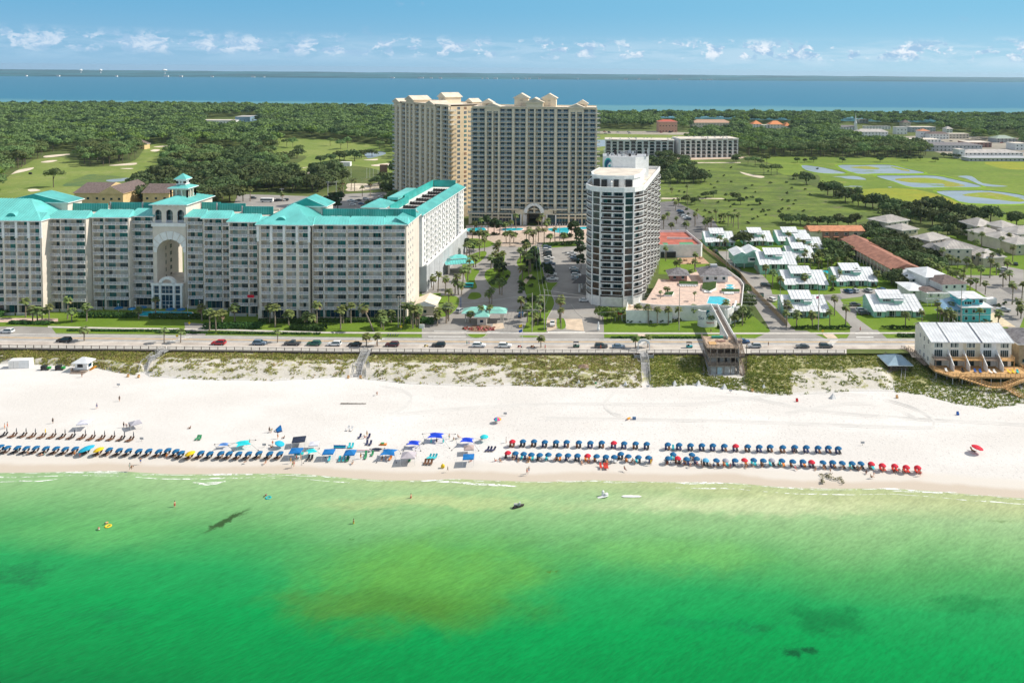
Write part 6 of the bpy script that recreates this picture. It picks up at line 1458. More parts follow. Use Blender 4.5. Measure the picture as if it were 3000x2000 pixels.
def trunk_mb(h,r,lim,m=BARK):
 mb=MB();mb.tube((0,0,-.3),(.15,.1,h*.55),r,r*.75,m,6,False);mb.tube((.15,.1,h*.55),(0,0,h*.8),r*.75,r*.4,m,6,False)
 for x,y,z in lim:mb.tube((.1,.05,h*.45),(x*.75,y*.75,z),r*.45,r*.15,m,4,False)
 return mb.mesh('trunk')
PROTO={}
def proto(kind,i,h,rx,rz,zc,nb,n,size,mat,r=.35,flat=0):
 bl=blobs(nb,rx,rz,zc,flat);q=leaves(bl,n,size)
 PROTO.setdefault(kind,[]).append((soup('crown_mesh',q,[mat],np.zeros(n)),trunk_mb(h,r,[bl[k][:3]for k in range(0,min(len(bl),8),2)]),q))
for i in range(5):proto('pine',i,15,7.4+i*.6,4.2,10.6,17,620,.72,LPINE,flat=1)
for i in range(5):proto('oak',i,8,5.6+i*.4,3.6,5.0,16,520,.62,LOAK)
for i in range(3):proto('magnolia',i,9,3.2,4.6,5.2,14,420,.5,LDARK,.25)
for i in range(4):proto('light',i,7,4.2,3.0,4.4,12,380,.55,LLIGHT,.25)
for i in range(4):proto('bush',i,2,2.0,1.3,1.1,8,170,.36,LOAK,.12)
for i in range(2):proto('hedgebush',i,1,.9,.65,.6,6,130,.20,LHEDGE,.05)
def tree(name,kind,p,label,cat,group,sc_=1.0,zs=1.0):
 cm,tm,_=R.choice(PROTO[kind]);o=thing(name,label,cat,p,R.uniform(0,6.28),group);s=sc_*R.uniform(.85,1.15);o.scale=(s,s,s*zs*R.uniform(.9,1.1))
 obj('crown',cm,o);obj('trunk',tm,o)if kind not in('hedgebush',)else None
 return o
def inside(x,y,poly):
 c=False;j=len(poly)-1
 for i in range(len(poly)):
  (xi,yi),(xj,yj)=poly[i],poly[j]
  if(yi>y)!=(yj>y)and x<(xj-xi)*(y-yi)/(yj-yi)+xi:c=not c
  j=i
 return c
HOLES=[GOLF_L,GOLF_R,G6((380,1100),(1300,1120),(1640,1000),(2120,990),(2130,1340),(200,1340)),G6((-40,260),(600,240),(620,330),(0,350)),G5((1300,490),(1440,490),(1440,570),(1340,580)),G5((2130,560),(2360,560),(2400,700),(2130,700)),G6((170,610),(470,610),(480,700),(170,700)),G5((1660,870),(2200,870),(2200,960),(1660,960)),G6((1540,800),(2200,800),(2200,1000),(1540,1000)),G5((480,640),(900,590),(900,700),(480,740)),[(215,560),(375,560),(375,640),(215,640)],G5((650,880),(1480,880),(1480,1080),(600,1080))]
HR=[G3((160,430),(870,430),(1200,455),(1100,600),(980,700),(1800,740),(1780,790),(1130,790),(1000,720),(150,720)),G3((810,350),(1040,350),(1040,470),(810,470)),G3((1180,350),(1620,350),(1620,430),(1180,430)),G3((1790,370),(2260,370),(2260,450),(1790,450)),G2((1180,150),(1260,150),(1400,170),(1760,150),(1760,200),(2010,210),(2010,270),(2352,270),(2352,410),(1920,400),(1700,350),(1690,300),(1540,260),(1230,250),(1200,215)),G2((1060,150),(1230,130),(1230,215),(1060,200)),G2((2150,220),(2330,220),(2330,290),(2150,290)),CLEAR,MEAD]
LF=[(-520,318),(300,316),(620,318),(900,322),(1180,325),(1180,640),(-520,640)]
RF=G3((60,330),(700,330),(1300,345),(2352,345));RF=[(1700,345),(2100,342),(2500,345),(3420,354),(3420,430),(2840,440),(2720,470),(2200,466),(2150,440),(1960,440),(1960,400),(1700,400)]
allp,cand=[],[]
def scatter(reg,holes,step,side):
 ws=[W(x,y)for x,y in reg];y0,y1=min(p.y for p in ws),max(p.y for p in ws);y=y0
 while y<y1:
  st=step*(1+.25*max(0,(y-900)/900));xl=(min(x for x,_ in reg)-1750)*y/2330-30;xr=(max(x for x,_ in reg)-1750)*y/2330+30;x=xl
  while x<xr:
   p=Vector((x+R.uniform(-.42,.42)*st,y+R.uniform(-.42,.42)*st,0));px,py=P(p);x+=st
   if not inside(px,py,reg)or any(inside(px,py,h)for h in holes)or any(inside(px,py-9.5*2330/y,h)for h in(holes[:8]if side=='r' else holes[:2]+holes[3:5])):continue
   cand.append((px,py,p,side))
  y+=st
scatter(LF,HOLES,12.0,'l');scatter(RF,HR,12.0,'r')
def wood(px,py,side):
 if side=='r':
  if py<368:return 'wood strip along the bay shore on the right','dark pine on the bay shore beyond the field and the town'
  return 'dense wood behind the flooded meadow','dark round pine in the dense wood behind the flooded meadow'
 if py>545 and px>300:return 'dark oak grove behind the turquoise roofs','dark low oak in the grove right behind the turquoise roofs'
 if px<240:return 'wood on the far left beside the fairway','broad pine in the wood along the left side of the fairway'
 if px<480 and py>400:return 'wood between the two fairways','broad pine on the wooded strip between fairway and sand traps'
 if py<350:return 'wood on the bay shore on the left','small distant pine on the left shore of the bay'
 if px<700:return 'wood in the middle of the golf course','green pine in the middle wood behind the low brown houses'
 return 'wood left of the tan towers','green pine in the wood between golf course and tan towers'
oakz=lambda px,py,side:side=='l' and((py>500 and px>400)or(py>455 and 620<px<760))
cand.sort(key=lambda c:-c[1])
n_p=n_o=0;mass=[]
for px,py,p,side in cand:
 hid=py>604 and px<1200;oak=oakz(px,py,side)
 g,lab=wood(px,py,side)
 if oak:lab='dark spreading oak in the grove behind the turquoise roofs';g='dark oaks behind the turquoise roofs'
 if not hid and-10<px<3010 and not oak and n_p<285:n_p+=1;tree('pine_tree','pine',p,lab,'tree',g,R.uniform(.75,1.05))
 elif not hid and oak and n_o<120 and px>-10:n_o+=1;tree('oak_tree','oak',p,lab,'tree',g,R.uniform(1.1,1.6))
 elif not hid or px>1100:mass.append((p,oak))
for i in range(190):
 px=-60+i*17+R.uniform(-6,6);xs_=(px-1750)*1640/2330;p=Vector((xs_,interp([(a,b)for a,b in bay_sh],xs_)-R.uniform(12,60),0));mass.append((p,False))
parts_={False:[],True:[]}
for p,oak in mass:
 q=R.choice(PROTO['oak' if oak else 'pine'])[2];d=p.y
 k=560 if d<900 else(240 if d<1300 else 140);k=k if-80<P(p)[0]<3080 else 110;sel=NR.choice(len(q),min(k,len(q)),replace=False);q=q[sel];c=q.mean(1,keepdims=True);q=c+(q-c)*(1.0 if d<900 else(1.45 if d<1300 else 1.75))
 a=R.uniform(0,6.28);s=R.uniform(.75,1.15)*(1.25 if oak else 1);m_=np.array([[math.cos(a),-math.sin(a),0],[math.sin(a),math.cos(a),0],[0,0,1]])*s
 parts_[oak].append(q@m_.T+np.array([p.x,p.y,0]))
mm=[LPINE,LOAK,LDARK,LLIGHT];ALL,MI=[],[]
for oak,L_ in parts_.items():
 for q in L_:ALL.append(q);MI+=[R.choice([0,0,0,0,1,3,2]if not oak else[1,1,1,2,0])]*len(q)
soup('woods',np.concatenate(ALL),mm,MI,'stuff')
print('trees',n_p,n_o,len(mass))
def T(kind,name,cat,lab,pts,sc_=1.0,group=None,z=0,zs=1.0):
 for i,(x,y)in enumerate(pts):tree(name,kind,W(x,y,z),lab.replace('#',ordn(i)),cat,group,sc_,zs)
T('pine','pine_tree','tree','lone broad umbrella-shaped pine on the fairway beside the small bunker',[(157,549)],1.05)
T('pine','pine_tree','tree','# tall slender pine from the left on the right-hand fairway',G6((940,590),(1010,600),(1080,660),(1440,580),(1560,620),(1640,610),(1230,480),(2010,620),(2060,610)),.75,'slender pines on the right-hand fairway')
T('oak','oak_tree','tree','# low dark oak from the left beside the driving range',G6((760,780),(860,770),(950,760),(1060,720),(1330,780),(1450,770),(1550,760),(1600,740),(1720,750),(1800,720),(1920,700),(1320,880),(1440,900),(1530,890),(1990,1040),(2060,1010)),1.1,'dark oaks around the driving range')
T('oak','oak_tree','tree','# rounded dark oak from the left in the thicket behind the white tower',G3((760,780),(820,830),(880,800),(900,900),(960,960),(1000,860),(1060,920),(1100,840),(1130,960),(1180,900),(1200,1000),(1260,960),(1320,985),(900,1000),(1030,1000),(1090,790),(860,960),(1000,760),(800,720),(850,760),(920,740),(780,860),(840,900),(960,800),(940,860),(1000,920),(1060,980),(1150,950),(1230,930),(1280,1000),(1180,840),(1130,900),(880,850),(1100,1000)),1.0,'dark oaks in the thicket behind the white tower')
T('oak','oak_tree','tree','# isolated bush-like oak from the left in the scrub field',G3((1410,1150),(1640,1180),(1700,1230),(1215,1230),(1900,1230),(1120,1210),(1330,1160),(2290,960),(1640,780)),.65,'isolated trees in the scrub field')
T('oak','oak_tree','tree','big lone round oak at the edge of the flooded meadow',[(2362,541)],1.25)
T('oak','oak_tree','tree','# massive dark oak along the diagonal hedge line between scrub and meadow',G2((1000,640),(1040,650),(1080,655),(1120,690),(1170,690),(1210,715),(1260,720),(1310,735),(1350,735)),1.15,'dark oaks between scrub and meadow')
T('oak','oak_tree','tree','# dark oak of the clump below the yellow meadow',G2((1450,760),(1490,750),(1540,765),(1640,765),(1690,760),(1740,755),(1780,770),(1840,790),(1900,820),(1950,810),(2000,820),(2050,830),(2120,830),(2300,860),(1420,790),(1570,820),(1640,830),(1720,850),(1800,860),(1860,870)),1.1,'dark oaks below the yellow meadow')
T('pine','pine_tree','tree','# pine of the group at the corner of the meadow by the new flats',G2((370,415),(450,430),(500,440),(540,445),(580,430),(610,500),(650,500),(560,500)),.6,'pines at the meadow corner')
T('oak','oak_tree','tree','# small dark oak along the far edge of the flooded meadow',G2((790,415),(840,415),(900,412),(1100,412),(1360,412),(1550,405),(1740,410),(1640,400),(1850,385),(1800,380),(1900,390)),.6,'small oaks along the far meadow edge')
T('oak','oak_tree','tree','# large oak of the group between cottages and motel roof',C3((400,560),(460,590),(520,560),(580,540),(440,480),(520,480),(600,520)),.78,'oaks between cottages and the long motel')
T('oak','oak_tree','tree','# dark oak in the long belt between motel and tan townhouses',C3((800,330),(870,290),(860,380),(940,350),(1000,420),(930,430),(1060,480),(1000,500),(1120,450),(1100,540),(1180,520),(1160,600),(1240,580),(1300,560),(1260,640),(1340,620),(1400,600),(1480,640),(1400,540),(1330,500),(1240,480),(1150,400),(1060,350),(1480,560),(1320,680),(900,480)),.85,'oaks between motel and townhouses')
T('oak','oak_tree','tree','# oak behind the cottages toward the scrub field',C3((0,180),(60,200),(150,195),(230,205),(320,200),(420,210),(520,205),(620,215),(700,220),(1000,140),(1080,130),(1160,100),(1240,110),(1340,130),(1440,150),(1540,140),(1620,200),(1700,250),(1760,290),(1840,330),(1700,330),(1600,300),(1500,300)),.75,'oaks behind cottages and townhouses')
T('oak','oak_tree','tree','# round oak beside the rear of the white inn',C3((1050,780),(1110,790),(1160,810),(1200,790)),.7,'oaks beside the white inn')
T('oak','oak_tree','tree','big round light-tipped oak between two rear cottages',C2((1680,280)),1.0)
T('oak','oak_tree','tree','# shrubby tree on the bank beside the pool deck wall',C2((1700,860),(1730,940),(1740,1010),(1690,1000),(1650,1090),(1700,1130),(1610,1150)),.55,'shrubby trees beside the pool deck')
T('magnolia','magnolia_tree','tree','# dark conical magnolia by the pools of the tan tower',C1((965,190),(1040,195),(1110,200),(1995,230),(2040,225)),1.0,'dark magnolias by the tan tower pools')
T('magnolia','magnolia_tree','tree','# dark tree on the edge of the car park beside the white tower',C1((2090,420),(2100,520),(2080,330),(2110,620)),.9,'dark trees beside the white tower car park')
T('magnolia','magnolia_tree','tree','dark tree showing above the turquoise roof near the wires',[(990,625),(972,628)],1.6,'dark trees above the turquoise roof')
T('magnolia','magnolia_tree','tree','# dark leafy tree in the garden between the drive and the car park',C1((1500,540),(1530,480),(1480,620),(1430,640),(1540,580),(1700,760),(1660,700),(1100,690),(1050,660),(1150,690),(700,420),(760,430),(1440,420)),.75,'dark garden trees by the central drive')
T('bush','shrub','shrub','# low shrub in the scrub field beyond the car park',G3(*[(R.uniform(900,2340),R.uniform(1010,1430))for _ in range(44)]),.6,'low shrubs in the scrub field')
T('bush','shrub','shrub','# low shrub from the left in the scrub toward the new flats',G2(*[(R.uniform(150,950),R.uniform(430,800))for _ in range(34)]),.7,'low shrubs in the scrub toward the flats')
T('bush','shrub','shrub','# garden shrub on the planted beds of the central drive',C1(*[(R.uniform(1340,1680),R.uniform(560,1300))for _ in range(30)],*[(R.uniform(960,1220),R.uniform(620,840))for _ in range(12)],*[(R.uniform(740,1390),R.uniform(185,215))for _ in range(14)],*[(R.uniform(1640,2050),R.uniform(205,250))for _ in range(12)]),.7,'garden shrubs of the central drive')
T('bush','shrub','shrub','# shrub in the dark bed below the pool deck terrace',C2(*[(330+26*i,1150+R.uniform(-15,10))for i in range(24)],*[(1400+20*i,1225)for i in range(8)]),.55,'shrubs below the pool deck terrace')
T('light','shrub','shrub','# large shrub at the garden corner left of the red awning',C2((60,1130),(110,1140),(20,1110),(160,1150),(240,1130)),.6,'large shrubs left of the red awning')
T('bush','shrub','shrub','# shrub among the cottages and their lanes',C3(*[(R.uniform(60,900),R.uniform(380,800))for _ in range(30)],(110,855),(180,860),(470,850),(880,810),(700,820),(900,1060),(880,1040),(1950,1150),(2010,1150),(2100,1000),(2050,980),(2160,980)),.6,'shrubs among the cottages')
T('hedgebush','hedge_bush','hedge','# clipped round bush in the roadside row left of the cottage driveway',C3(*[(70+26*i,1222)for i in range(23)]),1.0,'clipped round bushes left of the cottage driveway')
T('hedgebush','hedge_bush','hedge','# clipped round bush in the roadside row right of the cottage driveway',C3(*[(960+27*i,1218)for i in range(27)]),1.0,'clipped round bushes right of the cottage driveway')
def hedge(lab,pts,w_,h_,m_=LHEDGE,n=None):
 q=[W(x,y)for x,y in pts];out=[]
 for a,b in zip(q,q[1:]):
  g=Fr(a,b);n_=int(g.L*(w_+h_)*9)+20
  u=NR.uniform(0,g.L,n_);th_=NR.uniform(0,PI,n_);r_=NR.uniform(.8,1.05,n_)
  v=np.cos(th_)*w_/2*r_;z=np.sin(th_)**.6*h_*r_
  P_=np.array([tuple(g(0,0,0))])+np.outer(u,np.array(g.t))+np.outer(v,np.array(g.n))+np.outer(z,[0,0,1])
  nn=np.outer(np.cos(th_),np.array(g.n))+np.outer(np.sin(th_),[0,0,1])+NR.normal(size=(n_,3))*.35;nn/=np.linalg.norm(nn,axis=1)[:,None]
  a_=np.cross(nn,NR.normal(size=(n_,3)));a_/=np.linalg.norm(a_,axis=1)[:,None];b_=np.cross(nn,a_);s=.26
  out.append(np.stack([P_-a_*s-b_*s,P_+a_*s-b_*s,P_+a_*s+b_*s,P_-a_*s+b_*s],1))
 me=soup('hedge_mesh',np.concatenate(out),[m_],np.zeros(sum(len(o_)for o_ in out)));c=q[0]
 obj('hedge',me,label=lab,cat='hedge')
Z1=lambda*p:cv(p,0,500,3.136)
Z2=lambda*p:cv(p,650,500,3.136)
for lab,pts,w_,h_ in(('dark hedge below the lagoon pool, left part',Z1((720,1345),(1270,1348)),2.5,2),('dark hedge below the lagoon pool, right part',Z1((1370,1355),(1960,1360)),2.5,2),('rounded hedge on the lawn at the far left of the condominium',Z1((-60,1340),(60,1335)),5,2.2),('long low hedge above the pavement on the far left',Z1((90,1405),(480,1412)),2,1.2),('thick long hedge on the lawn below the condominium centre',Z2((-160,1445),(380,1440)),4,2.0),('thick dark hedge below the right pavilion of the condominium',Z2((640,1450),(950,1465)),4,2.2),('dark foundation hedge along the right half of the condominium',Z2((340,1395),(1700,1385)),2.2,1.6),('short dark hedge near the gate lanes of the condominium',Z2((1700,1390),(1960,1400)),4,2.2),('low hedge row between lawn and road, left',Z1((620,1472),(1700,1478)),1.2,.7),('low hedge row between lawn and road, middle',Z2((-600,1490),(900,1505)),1.2,.7),('low hedge row along the roadside grass below the white tower',C2((160,1335),(1200,1338)),1.2,.7),('low hedge row on the roadside grass near the townhouses',C3((1110,1295),(1330,1300)),2,1.1),('dark hedge behind the car park of the white tower',C1((1640,345),(2060,318)),2.2,2.2),('dark hedge along the side of the tennis deck lane',C2((1210,200),(1640,640)),.8,1.0),('hedge under the front windows of the rear cottages',C2((1290,315),(1620,318)),1.6,1.2)):
 hedge(lab,pts,w_,h_)
hedge('tall dark hedge row beside the wires in the central garden',C1((1560,420),(1570,650)),3,2.5)
for pts,lab in((C2((1120,200),(1250,330),(1640,620),(1740,750),(2180,1195)),'long brown wooden fence running diagonally along the cottage lane'),):
 o=thing('lane_fence',lab,'fence');q=[W(x,y)for x,y in pts]
 for a,b in zip(q,q[1:]):g=Fr(a,b);m=MB();m.box((0,-.06,0),(g.L,.06,1.9),M('fence_board',(.40,.30,.19),.9,.15,1.5)if 'fence_board' not in MATS else MATS['fence_board'],g);m.build('panel',o)
def palm_proto(h,cr,n,seed):
 rr=random.Random(seed);q=[];mi=[]
 for k in range(n):
  a=2*PI*k/n*2.618+rr.uniform(-.3,.3);el_=rr.uniform(-.9,1.15);r=cr*rr.uniform(.8,1.08)
  for sg in range(3):
   t0,t1=.25+sg*.25,.5+sg*.25
   def pt(t_,off_):
    dr=-(t_**2)*r*.5*(1.0 if el_>0 else .4);x=math.cos(el_)*r*t_;z=math.sin(el_)*r*t_+dr
    return(math.cos(a)*x-math.sin(a)*off_,math.sin(a)*x+math.cos(a)*off_,h+z)
   w0,w1=(.12,.45,.55,.12)[sg]*cr/2,(.12,.45,.55,.10)[sg+1]*cr/2
   q.append([pt(t0,-w0),pt(t0,w0),pt(t1,w1),pt(t1,-w1)]);mi.append(1 if el_<-.65 else 0)
 cm=soup('crown_mesh',np.array(q),[LPALM,LPALMD],mi);tm=MB();tm.tube((0,0,-.2),(.1,0,h*.6),.24,.19,PBARK,7,False);tm.tube((.1,0,h*.6),(0,0,h),.19,.24,PBARK,7,False)
 return cm,tm.mesh('trunk')
PALMS=[palm_proto(5.2,2.2,34,1),palm_proto(6.4,2.1,32,2),palm_proto(4.4,2.2,34,3),palm_proto(7.4,2.0,30,4)]
npalm=0
def palms(pts,lab,group,sc_=1.0,pick=None,z=0):
 global npalm
 for i,(x,y)in enumerate(sorted(pts)):
  cm,tm=R.choice(pick or PALMS);s=sc_*R.uniform(.88,1.14);npalm+=1
  o=thing('palm_tree',lab.replace('#',ordn(i)),'palm',W(x,y,z),R.uniform(0,6.28),group);o.scale=(s,s,s);o.rotation_euler[0]=R.uniform(-.05,.05)
  obj('crown',cm,o);obj('trunk',tm,o)
palms(Z1((235,1350),(300,1380),(345,1390),(390,1395),(450,1390),(620,1365),(660,1390),(795,1380)),'# palm from the left in front of the left end of the condominium','palms before the left condominium end')
palms(Z1((1275,1360),(1430,1350),(1855,1380),(1925,1470),(1985,1480),(2045,1440),(2155,1400)),'# palm from the left between lagoon pool and crosswalk path','palms by the lagoon pool')
palms(Z2((120,1400),(440,1400),(490,1440),(615,1420),(780,1440),(820,1450),(870,1440),(1090,1455),(1115,1400),(1185,1400),(1465,1440),(1485,1460),(1555,1400),(1670,1410),(1755,1450),(1790,1430),(1810,1430),(1980,1420),(2065,1400),(2085,1380)),'# palm from the left before the right half of the condominium','palms before the right condominium half',1.1)
palms([(247,999),(481,1004),(529,1004),(813,1004),(1074,1015),(1106,1014),(1585,1018),(1862,1019),(1898,1018)],'# roadside palm from the left in the planting strip between road and walkway','roadside palms by the walkway',.95,PALMS[2:3]+PALMS[0:1])
palms(C1((800,185),(880,170),(770,265),(858,270),(890,290),(925,285),(943,290),(1180,200),(1190,310),(1235,330),(1280,300),(1250,125),(1310,140),(1470,300),(1440,340),(1520,310),(1590,170),(1630,150),(1680,160),(1700,150),(1585,290),(1655,310),(1730,310),(1790,300),(1895,300)),'# palm from the left around the forecourt of the tan tower','palms around the tan tower forecourt',1.15)
palms(C1((785,385),(855,395),(922,410),(700,495),(740,480),(785,600),(815,600),(860,480),(715,770),(735,690),(292,880),(270,850),(350,905),(560,930),(600,940),(640,940),(655,870),(440,960),(485,1040)),'# palm from the left between grey podium wall and central drive','palms beside the grey podium wall',1.1)
palms(C1((1060,480),(1075,470),(1100,485),(1045,560),(1115,560),(1148,585),(1000,620),(980,1050),(1010,1050),(1110,930),(1135,940)),'# palm from the left on the islands of the central drive','palms on the central drive islands',1.1)
palms(C1((1365,550),(1440,500),(1410,580),(1360,500),(1385,760),(1465,690),(1525,600),(1370,1230),(1450,1280),(1525,1330),(1575,1310),(1610,1260),(1420,470),(1490,660)),'# palm from the left in the garden strip beside the utility poles','palms beside the utility poles',1.1)
palms(C1((1845,1240),(1855,1290),(1863,1350)),'# of three palms on the small kerbed island at the brick entrance','palms on the small kerbed island',1.1)
palms(C1((450,1290),(465,1240),(340,1320),(40,1350),(90,1330),(115,1350),(750,1290),(870,1300),(980,1290),(20,1300),(70,1310)),'# palm from the left around annex and gatehouse','palms around annex and gatehouse',1.0)
palms(C2((470,1150),(585,1170),(690,1170),(815,1180),(935,1170),(1105,1120),(1295,1200),(1470,1120),(1615,1120),(1690,1100),(1580,1200),(1665,1190)),'# palm from the left along the wall below the pool deck','palms below the pool deck',1.0)
palms(C2((785,450),(910,560),(950,560),(1125,540),(1115,600),(1270,690),(1030,700),(1075,700)),'# palm from the left on the lawn between tennis deck and pool house','palms between tennis deck and pool house',.95)
palms(C2((810,850),(780,840),(725,880),(1115,910)),'# small palm from the left in the pool deck planters','small palms on the pool deck',.55,z=DZ)
palms(C2((1840,520),(1935,640),(2010,750),(2100,760),(1405,310),(1475,290),(1900,280),(2195,290),(2190,1090),(2285,1220),(2170,1210)),'# palm from the left between lane fence and turquoise cottages','palms between the lane and cottages')
palms(C2((1260,60),(1300,90),(1280,80),(1310,110),(1240,90),(850,110),(1020,110),(1120,50),(760,80),(1560,60),(1620,80),(1500,50)),'# palm from the left around the dark car park behind the tennis deck','palms around the dark car park',1.15)
palms(C3((190,820),(395,780),(530,790),(470,830),(690,770),(905,790),(30,780)),'# palm from the left before the middle row of cottages','palms before the middle cottages')
palms(C3((115,1210),(270,1210),(440,1200),(595,1200),(485,1090),(20,1150)),'# palm from the left on the lawn of the front left cottage','palms of the front left cottage')
palms(C3((1185,1215),(1345,1220),(1520,1200),(935,1060)),'# palm from the left on the lawn of the front right cottage','palms of the front right cottage')
palms(C3((1500,1120),(1570,1200),(1610,1190),(1650,1200),(1590,1150),(1910,1180),(2095,1195),(1630,1120)),'# palm from the left around the aqua beach house','palms around the aqua house')
palms(C3((1380,700),(1420,690),(1450,710),(1500,700),(1480,560),(1540,600),(1600,640),(1640,600),(1700,620),(1790,630),(1650,760),(1690,780),(1750,820),(1820,840),(1760,740),(1830,720),(1540,680),(1900,610),(1600,700)),'# palm from the left in the grove behind the white inn','palms behind the white inn',1.05)
palms(C3((1880,850),(1920,800),(1970,880),(2145,810),(2210,790),(2080,690),(2015,720),(2185,660),(1935,420),(1880,440),(2235,980),(2330,930),(2290,1090),(2320,1120),(2240,560),(2300,480),(1990,350),(2060,340),(2130,450),(2200,430),(1960,600),(2040,620),(2110,600),(1850,360),(1900,340)),'# palm from the left around the streets at the right edge','palms around the right-hand streets',1.1)
palms(C3((130,470),(180,460),(240,500),(300,520),(330,560),(280,590),(200,560),(130,600),(190,620),(250,630),(330,620),(420,640),(460,610),(600,600),(660,560),(360,600),(520,640),(230,290),(330,360),(640,640)),'# palm from the left in the grove among the rear cottages','palms among the rear cottages',.9)
palms(G3((1040,1240),(1140,1250),(1010,1290),(1240,1380),(930,1390),(1020,1430),(880,1440),(1220,1440),(1440,1420),(1490,1410),(1520,1420),(1600,1430),(970,1110),(1130,1130)),'# palm from the left in the car park and scrub behind the white tower','palms behind the white tower',1.0)
palms(G6((370,1190),(440,1215),(520,1215),(890,1215),(1680,1090),(1720,1100),(1590,1150),(1900,1160),(1810,1160),(1560,1140)),'# palm from the left behind the turquoise screens','palms behind the turquoise screens',1.3)
print('palms',npalm)
cm,tm=PALMS[3];o=thing('palm_tree','tall leaning palm with a long slanted trunk before the condominium','palm',W(*Z2((1395,1472))[0]),0);o.rotation_euler=(0,-.42,0);o.scale=(1.35,)*3;obj('crown',cm,o);obj('trunk',tm,o)
# ======================================================== people
def skinned(verts,edges,root=0,sub=1):
 """one continuous body surface grown around a skeleton; verts = [(x, y, z, radius)]"""
 me=bpy.data.meshes.new('body');me.from_pydata([v[:3]for v in verts],edges,[]);o=bpy.data.objects.new('tmp_body',me);COL.objects.link(o)
 m=o.modifiers.new('s','SKIN');
 for i,v in enumerate(me.skin_vertices[0].data):r=verts[i][3];v.radius=(r,r if not isinstance(verts[i][3],tuple)else r);v.use_root=i==root
 s=o.modifiers.new('u','SUBSURF');s.levels=sub;s.render_levels=sub
 dg=bpy.context.evaluated_depsgraph_get();out=bpy.data.meshes.new_from_object(o.evaluated_get(dg));bpy.data.objects.remove(o)
 out.polygons.foreach_set('use_smooth',[True]*len(out.polygons));return out
def figure(pose):
 V,E=[],[]
 def a(x,y,z,r,p=None):
  V.append((x,y,z,r));
  if p is not None:E.append((p,len(V)-1))
  return len(V)-1
 if pose in('stand','walk','wade'):
  H=.88;pel=a(0,0,H,.13);bel=a(0,0,1.03,.125,pel);ch=a(0,0,1.25,.145,bel);nk=a(0,0,1.43,.06,ch);hd=a(0,-.02,1.53,.085,nk);a(0,-.01,1.65,.085,hd)
  st=.28 if pose=='walk' else .05
  for s in(-1,1):
   k=s*st;hp=a(s*.09,0,.84,.09,pel);kn=a(s*.10,-k*.5-.02,.47,.06,hp);an=a(s*.10,-k+(.08 if k<0 else 0),.08+(.05 if k<0 else 0),.04,kn);a(s*.10,-k-.13+(.08 if k<0 else 0),.03,.035,an)
   sh=a(s*.17,0,1.36,.055,ch);el_=a(s*.24,.03+k*.3,1.10,.042,sh);wr=a(s*.24,-.08+k*.6,.87,.03,el_);pm=a(s*.245,-.10+k*.65,.80,.032,wr)
   for f_ in range(4):a(s*.245+.012,-.085+k*.68-.016*f_,.72+.008*abs(f_-1),.009,pm)
   a(s*.22,-.13+k*.66,.77,.010,pm)
 elif pose in('sit','ground'):
  z=.38 if pose=='sit' else .12;pel=a(0,0,z,.14);bel=a(0,.07,z+.15,.13,pel);ch=a(0,.18,z+.36,.145,bel);nk=a(0,.24,z+.54,.06,ch);hd=a(0,.24,z+.63,.085,nk);a(0,.24,z+.74,.085,hd)
  for s in(-1,1):
   kn=a(s*.13,-.42,z+(.06 if pose=='sit' else .22),.065,a(s*.09,-.06,z,.09,pel));an=a(s*.13,-.80,z*.6+.02 if pose=='sit' else .06,.042,kn);a(s*.13,-.86,z*.6+.12 if pose=='sit' else .1,.035,an)
   sh=a(s*.17,.18,z+.46,.055,ch);el_=a(s*.26,.04,z+.25,.042,sh);wr=a(s*.2,-.18,z+.2,.03,el_);pm=a(s*.19,-.25,z+.19,.032,wr)
   for f_ in range(4):a(s*.19-.024+.016*f_,-.33,z+.17,.009,pm)
   a(s*.15,-.28,z+.19,.010,pm)
 elif pose=='bend':
  pel=a(0,.05,.85,.13);bel=a(0,-.10,.95,.125,pel);ch=a(0,-.30,1.02,.145,bel);nk=a(0,-.46,1.03,.06,ch);hd=a(0,-.55,1.0,.085,nk);a(0,-.66,.96,.085,hd)
  for s in(-1,1):
   kn=a(s*.10,-.06,.47,.06,a(s*.09,.05,.8,.09,pel));an=a(s*.10,.02,.08,.04,kn);a(s*.10,-.11,.03,.035,an)
   sh=a(s*.17,-.36,.98,.055,ch);el_=a(s*.2,-.40,.72,.042,sh);wr=a(s*.16,-.50,.50,.03,el_);pm=a(s*.16,-.53,.44,.032,wr)
   for f_ in range(4):a(s*.16-.02+.014*f_,-.56,.37,.009,pm)
 return skinned(V,E,0,1)
SKINS=[M('skin_light',(.62,.36,.24),.6,.03,3),M('skin_tan',(.45,.24,.14),.6,.03,3),M('skin_dark',(.20,.10,.06),.6,.03,3)]
CL={n:M('cloth_'+n,c,.8,.05,3)for n,c in dict(blue=(.03,.12,.42),red=(.55,.04,.04),black=(.02,.02,.025),white=(.75,.75,.74),green=(.05,.30,.12),yellow=(.80,.55,.03),pink=(.75,.15,.30),teal=(.02,.40,.42),orange=(.80,.25,.03),grey=(.28,.28,.30)).items()}
HAIR=[M('hair_dark',(.03,.02,.015),.8,.1,3),M('hair_blond',(.45,.30,.13),.8,.1,3),M('hair_brown',(.12,.06,.03),.8,.1,3)]
FIG={p:figure(p)for p in('stand','walk','sit','ground','bend')}
hm=MB();hm.lathe([(.105,0),(.112,.05),(.10,.11),(.05,.15),(0,.16)],HAIR[0],8);HAIRM=hm.mesh('hair')
HEAD={'stand':(0,-.0,1.58),'walk':(0,0,1.58),'sit':(0,.25,1.05),'ground':(0,.25,.79),'bend':(0,-.62,.93)}
